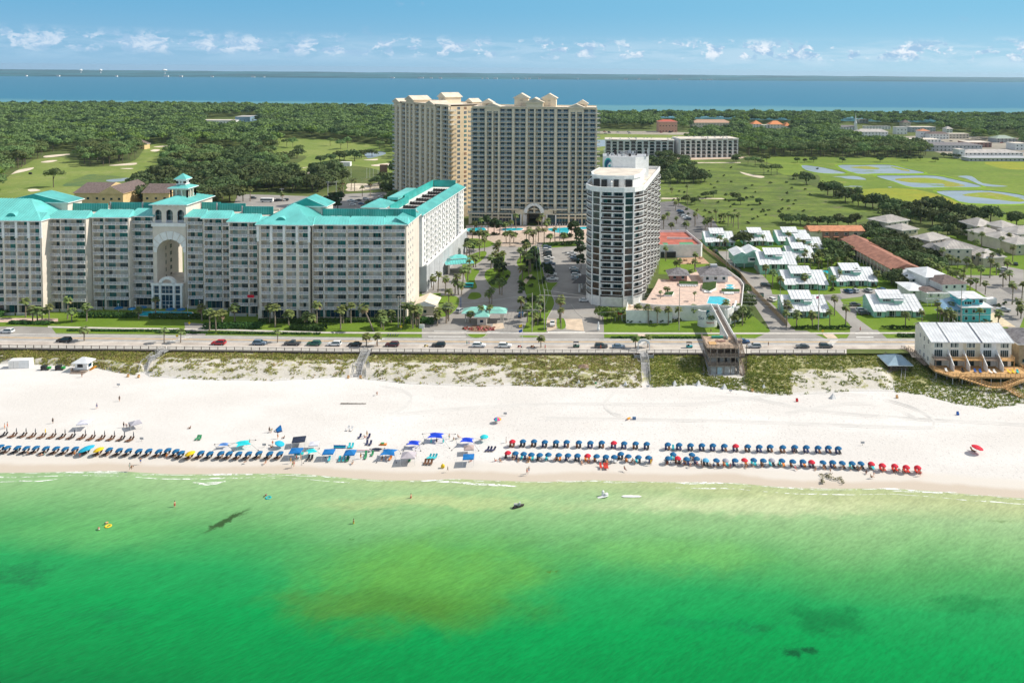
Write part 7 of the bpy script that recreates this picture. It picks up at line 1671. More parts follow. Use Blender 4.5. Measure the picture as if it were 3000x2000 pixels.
def garment(pose,mat,top):
 """trunks or a shirt following the body"""
 m=MB()
 if pose in('stand','walk'):
  m.lathe([(.15,.74),(.165,.80),(.16,.96),(.14,1.0)],mat,10,sy=.85)
  for s in(-1,1):m.lathe([(.10,.60),(.10,.80)],mat,8,(s*.09,0,0))
  if top:m.lathe([(.15,.98),(.155,1.1),(.175,1.28),(.15,1.40),(.07,1.44)],mat,10,sy=.82)
 else:
  z={'sit':.38,'ground':.12,'bend':.85}[pose]
  m.lathe([(.13,z-.10),(.175,z-.03),(.17,z+.08),(.15,z+.13)],mat,10)
  if top and pose!='bend':m.lathe([(.15,z+.1),(.17,z+.3),(.16,z+.44),(.07,z+.5)],mat,10,(0,.12,0))
 return m.mesh('clothing')
GARM={}
BODY={}
npers=0
WORDS={'stand':'standing','walk':'walking','sit':'sitting','ground':'seated low','bend':'bending down'}
def person(px,py,pose,col,where,z=None,rz=None,s=1.0,top=False,group=None,loc=None):
 global npers
 npers+=1;sk=R.randrange(3)if npers%5==0 else npers%2
 if(pose,sk)not in BODY:me=FIG[pose].copy();me.materials.clear();me.materials.append(SKINS[sk]);BODY[(pose,sk)]=me
 if(pose,col,top)not in GARM:GARM[(pose,col,top)]=garment(pose,CL[col],top)
 p=loc or W(px,py,BZ if z is None else z)
 if z is None and loc is None:p.z=BZ
 o=obj('person',BODY[(pose,sk)],None,p,R.uniform(0,6.28)if rz is None else rz,label=f'person {WORDS[pose]} in {col}{" shirt" if top else " swimwear"} {where}',cat='person',group=group)
 o.scale=(s,)*3;obj('clothing',GARM[(pose,col,top)],o)
 h=obj('hair',HAIRM.copy()if 0 else HAIRM,o);h.location=HEAD[pose]
 return o
 # ======================================================== umbrellas, loungers, canopies
UMB={n:M('umbrella_'+n,c,.8,.05,2)for n,c in dict(blue=(.012,.13,.30),red=(.62,.025,.05),yellow=(.85,.56,.02),cyan=(.02,.42,.62),grey=(.33,.34,.40),pale=(.10,.38,.62),turquoise=(.03,.55,.62)).items()}
def canopy_mb(r,h,drop,m,n=8,mats=None):
 mb=MB();rings=[(0,h),(r*.5,h-drop*.30),(r*.85,h-drop*.72),(r,h-drop)]
 for k in range(n):
  t0,t1=2*PI*k/n,2*PI*(k+1)/n;mm_=mats[k%len(mats)]if mats else m
  for(ra,za),(rb,zb)in zip(rings,rings[1:]):
   P_=lambda r_,z_,t_:(r_*math.cos(t_),r_*math.sin(t_),z_);tm=(t0+t1)/2;sag=.97
   if ra==0:mb.face([P_(0,za,0),P_(rb,zb,t0),P_(rb*sag,zb,tm),P_(rb,zb,t1)],mm_)
   else:mb.face([P_(ra,za,t0),P_(rb,zb,t0),P_(rb*sag,zb,tm),P_(ra*sag,za,tm)],mm_);mb.face([P_(ra*sag,za,tm),P_(rb*sag,zb,tm),P_(rb,zb,t1),P_(ra,za,t1)],mm_)
  mb.face([(r*math.cos(t0),r*math.sin(t0),h-drop),(r*math.cos(t1),r*math.sin(t1),h-drop),(r*math.cos(t1),r*math.sin(t1),h-drop-.13),(r*math.cos(t0),r*math.sin(t0),h-drop-.13)],mm_)
 return mb
UCACHE={}
def umbrella(px,py,col,label,group,r=1.17,h=2.05,tilt=0.0,dy=15,name='beach_umbrella',mats=None,drop=.55):
 """px, py = where the canopy shows"""
 key=(col,r,h)
 if key not in UCACHE:
  pm=MB();pm.tube((0,0,-.3),(0,0,h-.02),.035,.03,WHITE,5);tm=MB();tm.tube((0,0,h-.05),(0,0,h+.14),.03,.01,WHITE,4)
  UCACHE[key]=(canopy_mb(r,h,drop,UMB.get(col),mats=mats).mesh('canopy'),pm.mesh('pole'),tm.mesh('finial'))
 c,pl_,fi=UCACHE[key];base=W(px,py,BZ+h-drop*.5);base.z=BZ;base.x-=math.sin(tilt)*h
 o=thing(name,label,'umbrella',base,0,group);o.rotation_euler=(0,tilt,R.uniform(-.05,.05));obj('canopy',c,o);obj('pole',pl_,o);return o
def lounger_mb(m,w=.30):
 mb=MB();mb.box((-w,-.95,.28),(w,.35,.36),m);mb.face([(-w,.33,.34),(w,.33,.34),(w,.85,.95),(-w,.85,.95)],m);mb.face([(-w,.37,.30),(-w,.89,.91),(w,.89,.91),(w,.37,.30)],m)
 for x in(-w,w-.07):
  for y in(-.9,.25):mb.box((x,y,0),(x+.07,y+.07,.3),m)
  mb.box((x,-.95,.24),(x+.07,.35,.30),m)
 return mb
LMS={}
def lounger(px,py,mat,label,group,rz=0.0,loc=None,sc_=1.0):
 if mat.name not in LMS:
  mb=MB();w=.30;mb.box((-w,-.95,.28),(w,.35,.36),mat);fr_=MB();bk=MB();bk.face([(-w,.33,.34),(w,.33,.34),(w,.85,.95),(-w,.85,.95)],mat);bk.face([(-w,.37,.30),(-w,.89,.91),(w,.89,.91),(w,.37,.30)],mat)
  for x in(-w,w-.07):
   for y in(-.9,.25):fr_.box((x,y,0),(x+.07,y+.07,.3),WOOD)
   fr_.box((x-.01,-.97,.22),(x+.08,.35,.28),WOOD)
  LMS[mat.name]=(mb.mesh('seat'),bk.mesh('backrest'),fr_.mesh('frame'))
 a,b,c=LMS[mat.name];p=loc or W(px,py,BZ);o=thing('sun_lounger',label,'sun lounger',p,rz,group);o.scale=(sc_,)*3
 obj('seat',a,o);obj('backrest',b,o);obj('frame',c,o);return o
BRN=M('brown_fabric',(.16,.075,.04),.8,.1,3);BLK=M('black_fabric',(.03,.03,.035),.8,.1,3);NVY=M('navy_fabric',(.04,.05,.12),.8,.1,3);REDF=M('red_fabric',(.60,.05,.03),.8,.1,3);TQF=M('cyan_fabric',(.05,.55,.62),.8,.1,3);GRF=M('green_fabric',(.04,.28,.12),.8,.1,3);ORF=M('orange_fabric',(.75,.25,.05),.8,.1,3);WHF=M('white_fabric',(.7,.7,.7),.8,.1,3)
rowsU=[]
L1=[(x/4.523,1200+y/4.523)for x,y in((-5,470),(85,485),(220,485),(338,490),(465,487),(598,492),(732,495),(855,500),(985,498),(1435,510),(1568,517),(1693,520),(1828,527),(1960,525),(2093,532),(2213,517),(2320,530))]+[(500+x/4.523,1200+y/4.523)for x,y in((130,552),(390,552),(510,560),(655,557),(765,560),(892,563),(1022,562),(1160,555),(1303,560),(1437,560))]
def pair(px,py,i,where,group,mats=(BRN,BLK),rz=.0,dx=8.0,dy=0,sl=0.0):
 for s,nm in((-1,'left'),(1,'right')):
  lounger(px+s*dx/2*1.25,py+dy,R.choice(mats),f'{nm} lounger of the pair under the {ordn(i)} {where}',group,rz+R.uniform(-.06,.06))
def crowd(px,py,i,where,group,prob=.5):
 if R.random()<prob:
  person(px+R.uniform(-9,9),py+R.uniform(-2,7),R.choice(['sit','ground','bend','stand','ground']),R.choice(list(CL)),f'beside the {ordn(i)} {where}',rz=R.uniform(-.8,.8),top=R.random()<.4)
for i,(x,y)in enumerate(L1):
 umbrella(x,y,'blue',f'{ordn(i)} tilted blue umbrella from the left in the long left row','blue umbrellas of the long left row',1.0,tilt=-.30);pair(x-3,y+18,i,'blue umbrella of the left row','brown loungers of the long left row',rz=-.35,sl=1);crowd(x,y+17,i,'blue umbrella of the left row',None,.45)
for(x,y),c,r,lab in((A1((1138,497))[0],'cyan',1.95,'large light blue umbrella in the long left row'),(A1((1300,512))[0],'yellow',1.32,'left yellow umbrella in the long left row'),(A2((248,562))[0],'yellow',1.32,'right yellow umbrella in the long left row')):
 umbrella(x,y,c,lab,None,r,tilt=-.25);lounger(x-6,y+18,BRN,f'left lounger under the {lab.replace("in the long left row", "").strip()}',None,-.35);lounger(x+3,y+18,BRN,f'right lounger under the {lab.replace("in the long left row", "").strip()}',None,-.35)
for i,(x,y)in enumerate(A1((92,312),(218,318),(347,318),(470,325),(602,328),(735,330),(863,335),(990,338),(1133,342),(1255,352),(1387,355),(1517,358),(1650,362),(1770,370))):
 m=MB();c=UMB['yellow']if i==4 else M('closed_umbrella',(.06,.07,.09),.8)if 'closed_umbrella' not in MATS else MATS['closed_umbrella']
 o=thing('closed_umbrella',f'{ordn(i)} {"closed yellow" if i == 4 else "closed dark"} umbrella from the left in the upper left row','umbrella',W(x,y,BZ),0,'closed umbrellas of the upper left row');m.lathe([(.05,.5),(.14,.65),(.10,1.3),(.03,1.75)],c,7);m.build('canopy',o);m=MB();m.tube((0,0,-.2),(0,0,1.85),.03,.03,WHITE,4);m.build('pole',o)
 for s,nm in((0,'left'),(1,'right')):lounger(x-15+8*s,y+9,R.choice((BRN,BRN,BLK)),f'{nm} empty lounger beside the {ordn(i)} closed umbrella of the upper left row','empty loungers of the upper left row',-.38)
back1=A4((275,225),(415,222),(562,222),(705,230),(855,230),(995,230),(1157,235),(1310,240),(1460,237),(1620,243),(1757,248),(1910,250),(2057,255))
front1=A4((215,375),(315,380),(425,388),(527,397),(637,402),(752,398),(890,403),(1012,407),(1138,410),(1272,413),(1392,418),(1515,425),(1625,428),(1713,387),(1812,420),(1945,432),(2078,437))
back2=A5((165,172),(315,177),(467,182),(618,183),(763,185),(915,190),(1065,193),(1225,197),(1378,202),(1523,200),(1690,208),(1848,205),(2002,208),(2158,213),(2295,212),(2425,222))
front2=A5((175,355),(240,303),(300,355),(417,365),(488,308),(552,360),(672,382),(812,383),(935,385),(1062,383),(1185,380),(1307,378),(1435,385),(1547,383),(1682,387),(1825,397),(1960,397),(2075,405),(2225,410))+A6((160,432),(268,440),(382,443),(483,445),(603,450),(730,467),(872,473),(1005,487),(1135,492))
for pts_,reds,spec_,nm,pr in((back1,{0,9},{},'upper middle row',.12),(front1,{0,9},{},'lower middle row',.95),(back2,{6},{},'upper right row',.12),(front2,{2,10,17,23,24,25,26,27},{6:'pale',8:'grey',13:'grey'},'lower right row',.9)):
 for i,(x,y)in enumerate(pts_):
  c='red' if i in reds else spec_.get(i,'blue');cn_={'pale':'light blue'}.get(c,c)
  umbrella(x,y,c,f'{ordn(i)} umbrella from the left, {cn_}, in the {nm}',f'umbrellas of the {nm}',.90,tilt=-.05 if pts_ is not front2 else .08)
  mt_=(REDF,)if(pts_ is front2 and i>=24)else(BRN,BLK,NVY)if pr<.5 else(BRN,BLK,NVY,TQF,WHF,ORF)
  pair(x-1,y+17,i,f'umbrella of the {nm}',f'loungers of the {nm}',mt_,dx=7.6)
  if pr>.5:crowd(x-4,y+18,i,f'umbrella, {nm}',None,.7);crowd(x+5,y+21,i,f'umbrella, {nm}, right side',None,.35)
  else:crowd(x,y+18,i,f'umbrella, {nm}',None,pr)
umbrella(*A6((1823,262))[0],'red','lone tilted red umbrella far right on the open sand',None,1.55,2.2,tilt=.22)
rb=[M('rb_%d'%i,c,.8)for i,c in enumerate(((.7,.05,.3),(.75,.4,.03),(.05,.4,.1),(.03,.2,.6),(.35,.05,.45),(.03,.5,.5)))]
umbrella(*A3((2070,110))[0],'rainbow','rainbow striped umbrella alone on the upper sand',None,1.12,1.7,mats=rb)
umbrella(*A3((1893,343))[0],'turquoise','round turquoise umbrella right of the blue star canopies',None,1.15,2.0)
umbrella(*A2((1455,428))[0],'cyan','tilted light blue umbrella beside the dark canopy',None,1.3,1.9,tilt=.35)
CAN={n:M('canopy_'+n,c,.75,.06,1)for n,c in dict(white=(.62,.62,.70),grey=(.40,.39,.44),navy=(.02,.03,.06),blue=(.01,.16,.45),royal=(.01,.06,.60),teal=(.02,.50,.50),cyan=(.02,.60,.66),taupe=(.42,.33,.31),mauve=(.46,.42,.46),sky=(.10,.25,.60)).items()}
def gazebo(px,py,w,col,lab,h=2.0,peak=.7,rz=0.0,d=None):
 base=W(px,py,BZ+h+peak*.3);base.z=BZ;o=thing('shade_canopy',lab,'canopy',base,rz);d=d or w;m=MB();c=CAN[col]
 A_=[(-w/2,-d/2,h),(w/2,-d/2,h),(w/2,d/2,h),(-w/2,d/2,h)];ap=(0,0,h+peak)
 for i in range(4):a,b=Vector(A_[i]),Vector(A_[(i+1)%4]);m.face([a,b,ap],c);u=Vector((0,0,.22));m.face([a-u,b-u,b,a],c)
 m.build('canopy',o)
 for x,y,z in A_:m=MB();m.tube((x,y,0),(x,y,h),.035,.035,WHITE,4);m.build('leg',o)
 return o
def sail(px,py,w,d,col,lab,h=1.9,rz=0.0,ropes=1.6):
 base=W(px,py,BZ+h*.8);base.z=BZ;o=thing('sail_canopy',lab,'canopy',base,rz);m=MB();n=8;c=CAN[col]
 def pt(u,v):
  k=1-.30*(1-abs(u))*abs(v)**.5*1.0;k2=1-.30*(1-abs(v))*abs(u)**.5;return(u*w/2*k2,v*d/2*k,h*(1-.22*(u*u+v*v)/2)+.12*math.sin(3*u+2*v))
 for i in range(n):
  for j in range(n):
   a,b,e,f_=-1+2*i/n,-1+2*(i+1)/n,-1+2*j/n,-1+2*(j+1)/n;m.face([pt(a,e),pt(b,e),pt(b,f_),pt(a,f_)],c)
 m.build('canopy',o);m=MB()
 for x,y in((-1,-1),(1,-1),(1,1),(-1,1)):
  q=Vector(pt(x,y));e=Vector((x*(w/2+ropes),y*(d/2+ropes),.05));m.tube(q,e,.03,.03,BLK,3);m.lathe([(0,.22),(.16,.1),(.14,0)],BLK,6,tuple(e))
 m.build('anchor_rope',o)
 for x in(-.5,.5):m=MB();m.tube((x*w,0,0),(x*w*.9,0,h),.03,.03,WHITE,4);m.build('pole',o)
 return o
gazebo(*A1((1118,155))[0],3.0,'white','white flat canopy on four legs on the upper left sand',2.0,.35,.2);gazebo(*A1((1792,160))[0],2.8,'grey','pale grey peaked canopy with people beside it, upper left sand',1.7,.6,.75)
gazebo(*A2((1700,382))[0],3.3,'navy','black navy canopy above the left blue canopies',1.8,.35,.25);gazebo(*A2((1660,533))[0],3.0,'blue','blue canopy above a teal awning right of the blue row',1.8,.35,.1);gazebo(*A2((1700,575))[0],2.2,'teal','small teal awning under the blue canopy',1.2,.1,.2,1.2)
gazebo(*A2((2095,547))[0],2.8,'blue','leftmost plain blue canopy before the striped windbreak',1.8,.3,.1);gazebo(*A3((115,552))[0],2.8,'blue','blue peaked canopy right of the striped windbreak',1.6,.8,.1);gazebo(*A3((890,585))[0],3.6,'mauve','large pale mauve canopy between blue canopies',1.9,.9,.1);gazebo(*A3((1690,487))[0],2.6,'taupe','taupe peaked canopy above the right blue canopy',1.7,.7,.15);gazebo(*A3((1685,615))[0],2.8,'blue','rightmost blue canopy with its shadow to the left',1.9,.2,.1)
gazebo(*A2((1900,440))[0],2.4,'white','faint white canopy right of the black one',1.6,.25,.15)
sail(*A2((705,460))[0],2.6,1.8,'sky','pale blue stretched sail left of the cyan sail',1.2,.2);sail(*A2((960,445))[0],3.6,3.4,'cyan','large bright cyan stretched sail',1.6,.5);sail(*A2((1865,548))[0],2.4,2.6,'cyan','small bright cyan sail right of the blue canopy',1.6,.6);sail(*A3((960,440))[0],3.4,2.6,'royal','left royal blue star-shaped sail',1.6,.0,.6);sail(*A3((1255,342))[0],4.2,3.4,'royal','largest royal blue star-shaped sail with long dark ropes',1.9,0,2.4);sail(*A3((1668,402))[0],3.6,2.8,'royal','right royal blue star-shaped sail with long ropes',1.7,0,1.8);sail(*A3((630,565))[0],4.0,3.8,'blue','wide blue stretched sail with orange chair below',1.9,0,.5);sail(*A3((470,520))[0],3.2,1.2,'navy','collapsed dark blue sail lying left of the wide blue sail',.5,.1,.3)
o=thing('pop_up_tent','bright blue pop-up beach tent on the upper sand','tent',W(*A2((1450,275))[0],BZ));m=MB()
for k in range(6):t0,t1=PI*(.1+.8*k/6),PI*(.1+.8*(k+1)/6);m.face([(1.3*math.cos(t0),-.2,1.5*math.sin(t0)),(1.3*math.cos(t1),-.2,1.5*math.sin(t1)),(.9*math.cos(t1),1.0,.7*math.sin(t1)),(.9*math.cos(t0),1.0,.7*math.sin(t0))],CAN['blue'])
m.face([(1.3*math.cos(PI*(.1+.8*k/6))*.7,.99,.7*math.sin(PI*(.1+.8*k/6)))for k in range(7)],CAN['blue']);m.build('canopy',o);o.rotation_euler=(0,0,2.2);m=MB();m.box((-1.1,-.4,0),(1.1,1,.04),NVY);m.build('floor_mat',o)
m=MB();m.box((-1.6,-.03,0),(1.6,.03,.9),CAN['blue']);m.box((-1.6,-.05,.25),(1.6,-.03,.5),CAN['cyan']);[m.tube((x,0,-.1),(x,0,1.1),.025,.025,WOOD,4)for x in(-1.6,0,1.6)];m.build('windbreak',loc=W(*A2((2240,510))[0],BZ),label='blue and cyan striped windbreak in the middle of the canopies',cat='windbreak')
m=MB();m.box((-2.1,-.03,0),(2.1,.03,.5),WHITE);m.box((-1.6,-.04,.5),(1.6,.04,.58),CL['pink']);m.build('windbreak',loc=W(*A3((290,560))[0],BZ),label='low white and pink windbreak right of the blue peaked canopy',cat='windbreak')
def lg(lst,mat,lab,rz=0.0):
 for i,(x,y)in enumerate(lst):lounger(x,y,mat,f'{ordn(i)} {lab}',lab.replace('chair','chairs').replace('lounger','loungers'),rz+R.uniform(-.2,.2),sc_=.95)
lg(A3((1165,640),(1205,640),(1245,640)),TQF,'cyan lounger of the three lying open left of the taupe canopy',-.4);lg(A3((1110,710),(1150,712),(1193,712)),BRN,'dark chair of the three facing the sea below the cyan loungers');lg(A3((1935,540),(1975,540),(2018,540)),NVY,'blue-grey chair of the three by the turquoise umbrella',-.5)
lg(A2((350,390),(388,390)),GRF,'green chair of the pair on the open left sand');lg(A3((650,655),),ORF,'orange chair under the wide blue sail');lg(A3((905,675),),GRF,'green chair by the mauve canopy');lg(A3((80,670),(320,640),(325,600),(410,600)),GRF,'small chair below the blue peaked canopy');lg(A3((105,495),(145,495)),TQF,'turquoise chair of the pair above the blue peaked canopy');lg(A2((1825,655),(1870,655)),BLK,'black chair of the pair below the cyan sail');lg(A2((2100,670),(2240,670),(2290,670)),TQF,'turquoise chair left of the small green chairs');lg(A3((85,265),(135,270)),WHF,'white chair of the pair on the upper sand');lg(A3((245,370),(365,370),(340,455),(385,460)),NVY,'navy chair on the sand above the windbreaks');lg(A4((1447,580),(1500,585),(1530,585)),REDF,'bright chair near the wet sand below the right umbrellas');lg(A6((1765,320),),BRN,'chair in the shade of the lone red umbrella',.5);lg(A5((235,250),),TQF,'cyan lounger between the right-hand rows')
for i,(x,y)in enumerate(A3((1190,440),(1263,435),(1350,440))):m=MB();m.lathe([(.04,.2),(.26,.3),(.12,1.0),(.03,1.5)],CAN['teal']if i!=1 else WOODD,7);m.tube((0,0,-.1),(0,0,1.6),.03,.03,WHITE,4);m.build('closed_umbrella',loc=W(x,y,BZ),label=f'{ordn(i)} of three closed umbrellas below the largest royal blue sail',cat='umbrella')
m=MB();m.box((-.45,-.3,0),(.45,.3,.5),CL['yellow']);m.lathe([(.2,.5),(.35,.7),(.1,.9)],CL['yellow'],8);m.build('beach_float',loc=W(*A3((1345,760))[0],BZ),label='yellow float lying near the wet sand',cat='float')
m=MB();m.box((-.9,-.4,0),(.9,.4,.35),ORF);m.box((-.6,-.3,.35),(.2,.3,.6),CL['green']);m.build('beach_gear',loc=W(*A3((555,465))[0],BZ),label='colourful orange and green heap of beach gear on the sand',cat='beach gear')
PEO=[(A1((700,180)),'stand','black','alone on the upper left sand'),(A1((62,255)),'stand','orange','at the far left edge, in front'),(A1((98,235)),'stand','red','at the far left edge, behind'),(A1((1640,235)),'stand','black','left of the grey canopy'),(A1((1680,240)),'bend','blue','beside the grey canopy'),(A1((1722,232)),'sit','black','at the edge of the grey canopy'),(A1((1863,708)),'stand','blue','at the edge of the wet sand, left'),(A1((1722,785)),'walk','white','at the water line, left'),(A1((1740,790)),'bend','orange','at the water line, beside the walker'),(A1((990,610)),'stand','orange','below the large light blue umbrella'),(A1((1060,630)),'bend','pink','below the large light blue umbrella, right'),(A1((540,610)),'ground','blue','below the left umbrella row'),(A2((255,250)),'ground','black','alone on the open sand'),(A2((1308,300)),'stand','black','left of the pop-up tent'),(A2((1330,305)),'bend','green','next to the pop-up tent'),(A2((1420,385)),'stand','orange','below the pop-up tent'),(A2((1500,380)),'ground','grey','under a dark shade below the pop-up tent'),(A2((1350,470)),'bend','red','left of the tilted light blue umbrella'),(A2((1330,500)),'ground','orange','in the shade of the tilted light blue umbrella'),(A2((1668,660)),'stand','red','below the teal awning'),(A2((1725,660)),'stand','orange','right of the teal awning'),(A2((1590,700)),'walk','yellow','on the wet sand, left of a couple'),(A2((1615,755)),'walk','green','on the wet sand with a bucket'),(A2((1635,745)),'walk','red','on the wet sand, right of a couple'),(A2((1008,700)),'sit','white','at the edge of the wet sand below the left row'),(A2((1258,705)),'ground','orange','on a towel below the left row'),(A2((1040,450)),'sit','red','right of the large cyan sail'),(A3((258,650)),'stand','orange','below the blue peaked canopy'),(A3((150,710)),'ground','white','near the wet sand below the green chair'),(A3((340,350)),'stand','yellow','on the upper sand above the windbreaks'),(A3((310,380)),'sit','pink','on a chair above the windbreaks'),(A3((540,665)),'sit','black','under the wide blue sail, left'),(A3((590,665)),'sit','pink','under the wide blue sail, right'),(A3((1430,390)),'stand','teal','right of the largest blue sail'),(A3((1490,410)),'sit','green','between the two star sails'),(A3((1550,375)),'sit','black','left of the right star sail'),(A3((1410,810)),'walk','black','small child on the wet sand'),(A3((1870,400)),'sit','yellow','under the turquoise umbrella'),(A3((2185,440)),'stand','white','left of the first red umbrella'),(A3((2040,680)),'ground','pink','left of the front umbrella row'),(A3((2105,680)),'ground','orange','at the start of the front umbrella row'),(A3((985,615)),'stand','grey','at the corner of the mauve canopy'),(A3((1720,680)),'ground','red','under the rightmost blue canopy'),(A3((2075,150)),'sit','pink','under the rainbow umbrella'),(A4((470,670)),'walk','red','left of the couple on the wet sand'),(A4((495,650)),'walk','blue','right of the couple on the wet sand'),(A4((490,515)),'ground','yellow','in front of the fourth front umbrella'),(A4((1765,620)),'sit','pink','on the sand near the waterline'),(A4((1285,530)),'bend','blue','below the red umbrella of the front row'),(A4((2125,520)),'stand','orange','at the right end of the front row'),(A6((600,620)),'ground','black','low on the sand below the first red umbrellas'),(A6((625,600)),'bend','red','low on the sand, beside a crouching child'),(A6((540,570)),'ground','pink','below the last blue umbrella'),(A6((1160,600)),'stand','red','at the last red umbrella'),(A6((130,560)),'bend','black','in front of the dark weed heap')]
for pt_,po,c,wh in PEO:person(*pt_[0],po,c,wh,top=c in('white','grey','black'),s=.7 if 'child' in wh else .95)
for(x,y),po,c,wh in(((240,1105),'stand','black','below the white beach hut'),((350,1175),'walk','black','high on the open left sand'),((284,1197),'walk','blue','on the open left sand, lower'),((1105,1157),'bend','red','alone on the sand by the curved tracks'),((1848,1222),'sit','orange','in the orange boat' if 0 else 'beside the orange kayak')):
 person(x,y,po,c,wh,top=True)if x!=1848 else None
for i,((x,y),po,c,wh)in enumerate((((512,1487),'stand','red','knee deep in the left shallows'),((290,1560),'bend','white','in the deeper green water, left'),((315,1540),'bend','yellow','on a yellow float in the water, left'),((780,1458),'bend','blue','with a turquoise float in the shallows'),((1204,1465),'stand','red','alone in the middle shallows'),((1036,1540),'stand','yellow','waist deep in the middle green water'))):
 person(x,y,po,c,wh,z=BZ-1.1 if i!=0 else BZ-.8)
for(x,y),c,nm in(((317,1540),'yellow','yellow float ring in the water, left'),((786,1457),'teal','turquoise float in the left shallows')):
 m=MB();m.lathe([(.35,0),(.5,.12),(.65,.12),(.75,0),(.5,-.1),(.35,0)],CL[c],12);m.build('float_ring',loc=W(x,y,BZ-.5),label=nm,cat='float')
for(x,y),po,c,wh in(((1368,1011),'stand','teal','on the road edge beside the white cars'),((1374,1011),'stand','blue','on the road edge beside the white cars, right'),((1597,1023),'walk','red','on the walkway by the roadside palm'),((1104,1013),'walk','orange','under the roadside palm pair'),((530,996),'walk','pink','on the left zebra crossing'),((1760,1023),'walk','red','on the walkway behind a dark car'),((2083,975),'walk','black','on the pavement below the footbridge'),((2520,970),'walk','red','crossing at the cottage driveway'),((2251,1014),'stand','black','beside the road right of the timber tower'),((2908,958),'walk','black','on the pavement by the aqua house')):
 person(x,y,po,c,wh,z=.1,top=True)
m=MB();m.lathe([(0,-2.5),(.42,-1.9),(.5,0),(.4,1.8),(0,2.5)],WHITE,10,sx=.22);
for i,(x,y,r)in enumerate(((1850,1453,PI/2),(1762,1455,PI/2-.2))):o=obj('paddleboard',m.mesh('board')if i==0 else bpy.data.meshes['board'],None,W(x,y,BZ-.46),0,label=('long white board floating in the shallows, right' if i==0 else 'white inflatable with a raised bow floating in the shallows'),cat='board');o.rotation_euler=(0,r,0);o.scale=(1,1,1 if i==0 else .6)
m=MB();m.lathe([(0,0),(.5,.1),(.45,.7),(0,.9)],WHITE,8,(1.0,0,0));m.lathe([(0,0),(.35,.1),(.3,1.2),(0,1.4)],WHITE,8,(.2,.2,0));m.build('swan_float',loc=W(1764,1453,BZ-.5),label='raised white bow part of an inflatable in the shallows',cat='float')
m=MB();m.lathe([(0,-1.5),(.55,-1.2),(.6,.4),(.3,1.4),(0,1.7)],BLACKM,8,sy=.5);o=thing('jet_ski','dark jet ski with rider seat in the shallows','jet ski',W(1517,1484,BZ-.4));q=m.build('hull',o,smooth=True);q.rotation_euler=(0,PI/2-.1,.5);m=MB();m.box((-.9,-.25,.35),(.3,.25,.75),GREYWD);m.box((.3,-.3,.5),(.6,.3,1.1),STEEL);m.build('seat',o)
m=MB();m.lathe([(0,-1.8),(.32,-1.2),(.4,0),(.32,1.2),(0,1.8)],ORG,10,sy=.5);o=m.build('kayak',loc=W(1843,1224,BZ+.15),smooth=True,label='orange kayak standing on the open sand',cat='kayak');o.rotation_euler=(1.3,0,-.35);
m=MB();m.box((-.5,-.35,0),(.5,.35,.7),M('blue_bin',(.10,.18,.32),.7));m.build('beach_bin',loc=W(1858,1228,BZ),label='blue-grey board leaning beside the orange kayak',cat='bin')
m=MB();m.tube((-3.8,0,.25),(3.8,.2,.2),.16,.10,BARK,6);[m.tube((x,0,.2),(x+.5,.1,.6),.05,.02,BARK,4)for x in(-2,.5,2.4)];m.build('driftwood',loc=W(1035,1184,BZ),label='long dark driftwood log on the open sand',cat='driftwood')
WEED=M('dry_weed',(.42,.38,.25),.95,.3,1)
q=leaves([(R.uniform(-3,3),R.uniform(-2,2),.05,.5)for _ in range(16)],260,.16);soup('seaweed_heap',q,[WEED],np.zeros(260),label='dark dried weed heap by the wet sand, right',cat='seaweed',loc=W(2438,1400,BZ))
for i,(x,y)in enumerate(((1566,1120),(1695,1126),(1832,1131),(1976,1128),(2046,1128),(2122,1138),(2237,1140),(2440,1166))):
 o=thing('small_tent',f'{ordn(i)} small white tent or cover from the left along the dune foot','tent',W(x,y,BZ),R.uniform(-.3,.3),'small white covers along the dune foot');m=MB();q=[(-.8,-.8),(.8,-.8),(.8,.8),(-.8,.8)]
 for k in range(4):m.face([(*q[k],0),(*q[(k+1)%4],0),(.1,0,1.7)],WHF)
 m.build('canvas',o)
for i,(x,y,c,nm)in enumerate(((1745,1128,'green','bright green bag at the dune foot'),(2335,1176,'red','red folded chair standing at the dune foot'),(2628,1166,'orange','brown crate on the sand right of the tents'),(2806,1215,'blue','blue square board lying below the townhouse dune'),(2204,1147,'orange','wooden rack at the dune foot'),(375,1104,'orange','orange stacked gear left of the wavy stair foot'),(406,1106,'orange','orange stacked gear at the wavy stair foot'),(1020,1108,'orange','orange gear left of the straight stair foot'),(1056,1108,'orange','orange gear at the straight stair foot'))):
 m=MB();m.box((-.35,-.25,0),(.35,.25,.6),CL[c]if c!='orange' else WOODN);m.box((-.35,.15,.6),(.35,.25,1.0),CL[c]if c!='orange' else WOODN);m.build('beach_gear',loc=W(x,y,BZ),label=nm,cat='beach gear')
for i,(x,y)in enumerate(((347,1133),(415,1292),(774,1310),(1480,1218),(2527,1304),(1898,1138),(2140,1150))):m=MB();m.box((-.5,-.04,.5),(.5,.04,1.1),STEEL);m.tube((0,0,-.1),(0,0,.6),.04,.04,WOOD,4);m.build('beach_sign',loc=W(x,y,BZ),label=f'{ordn(i)} small grey notice board from the left on the sand',cat='sign')
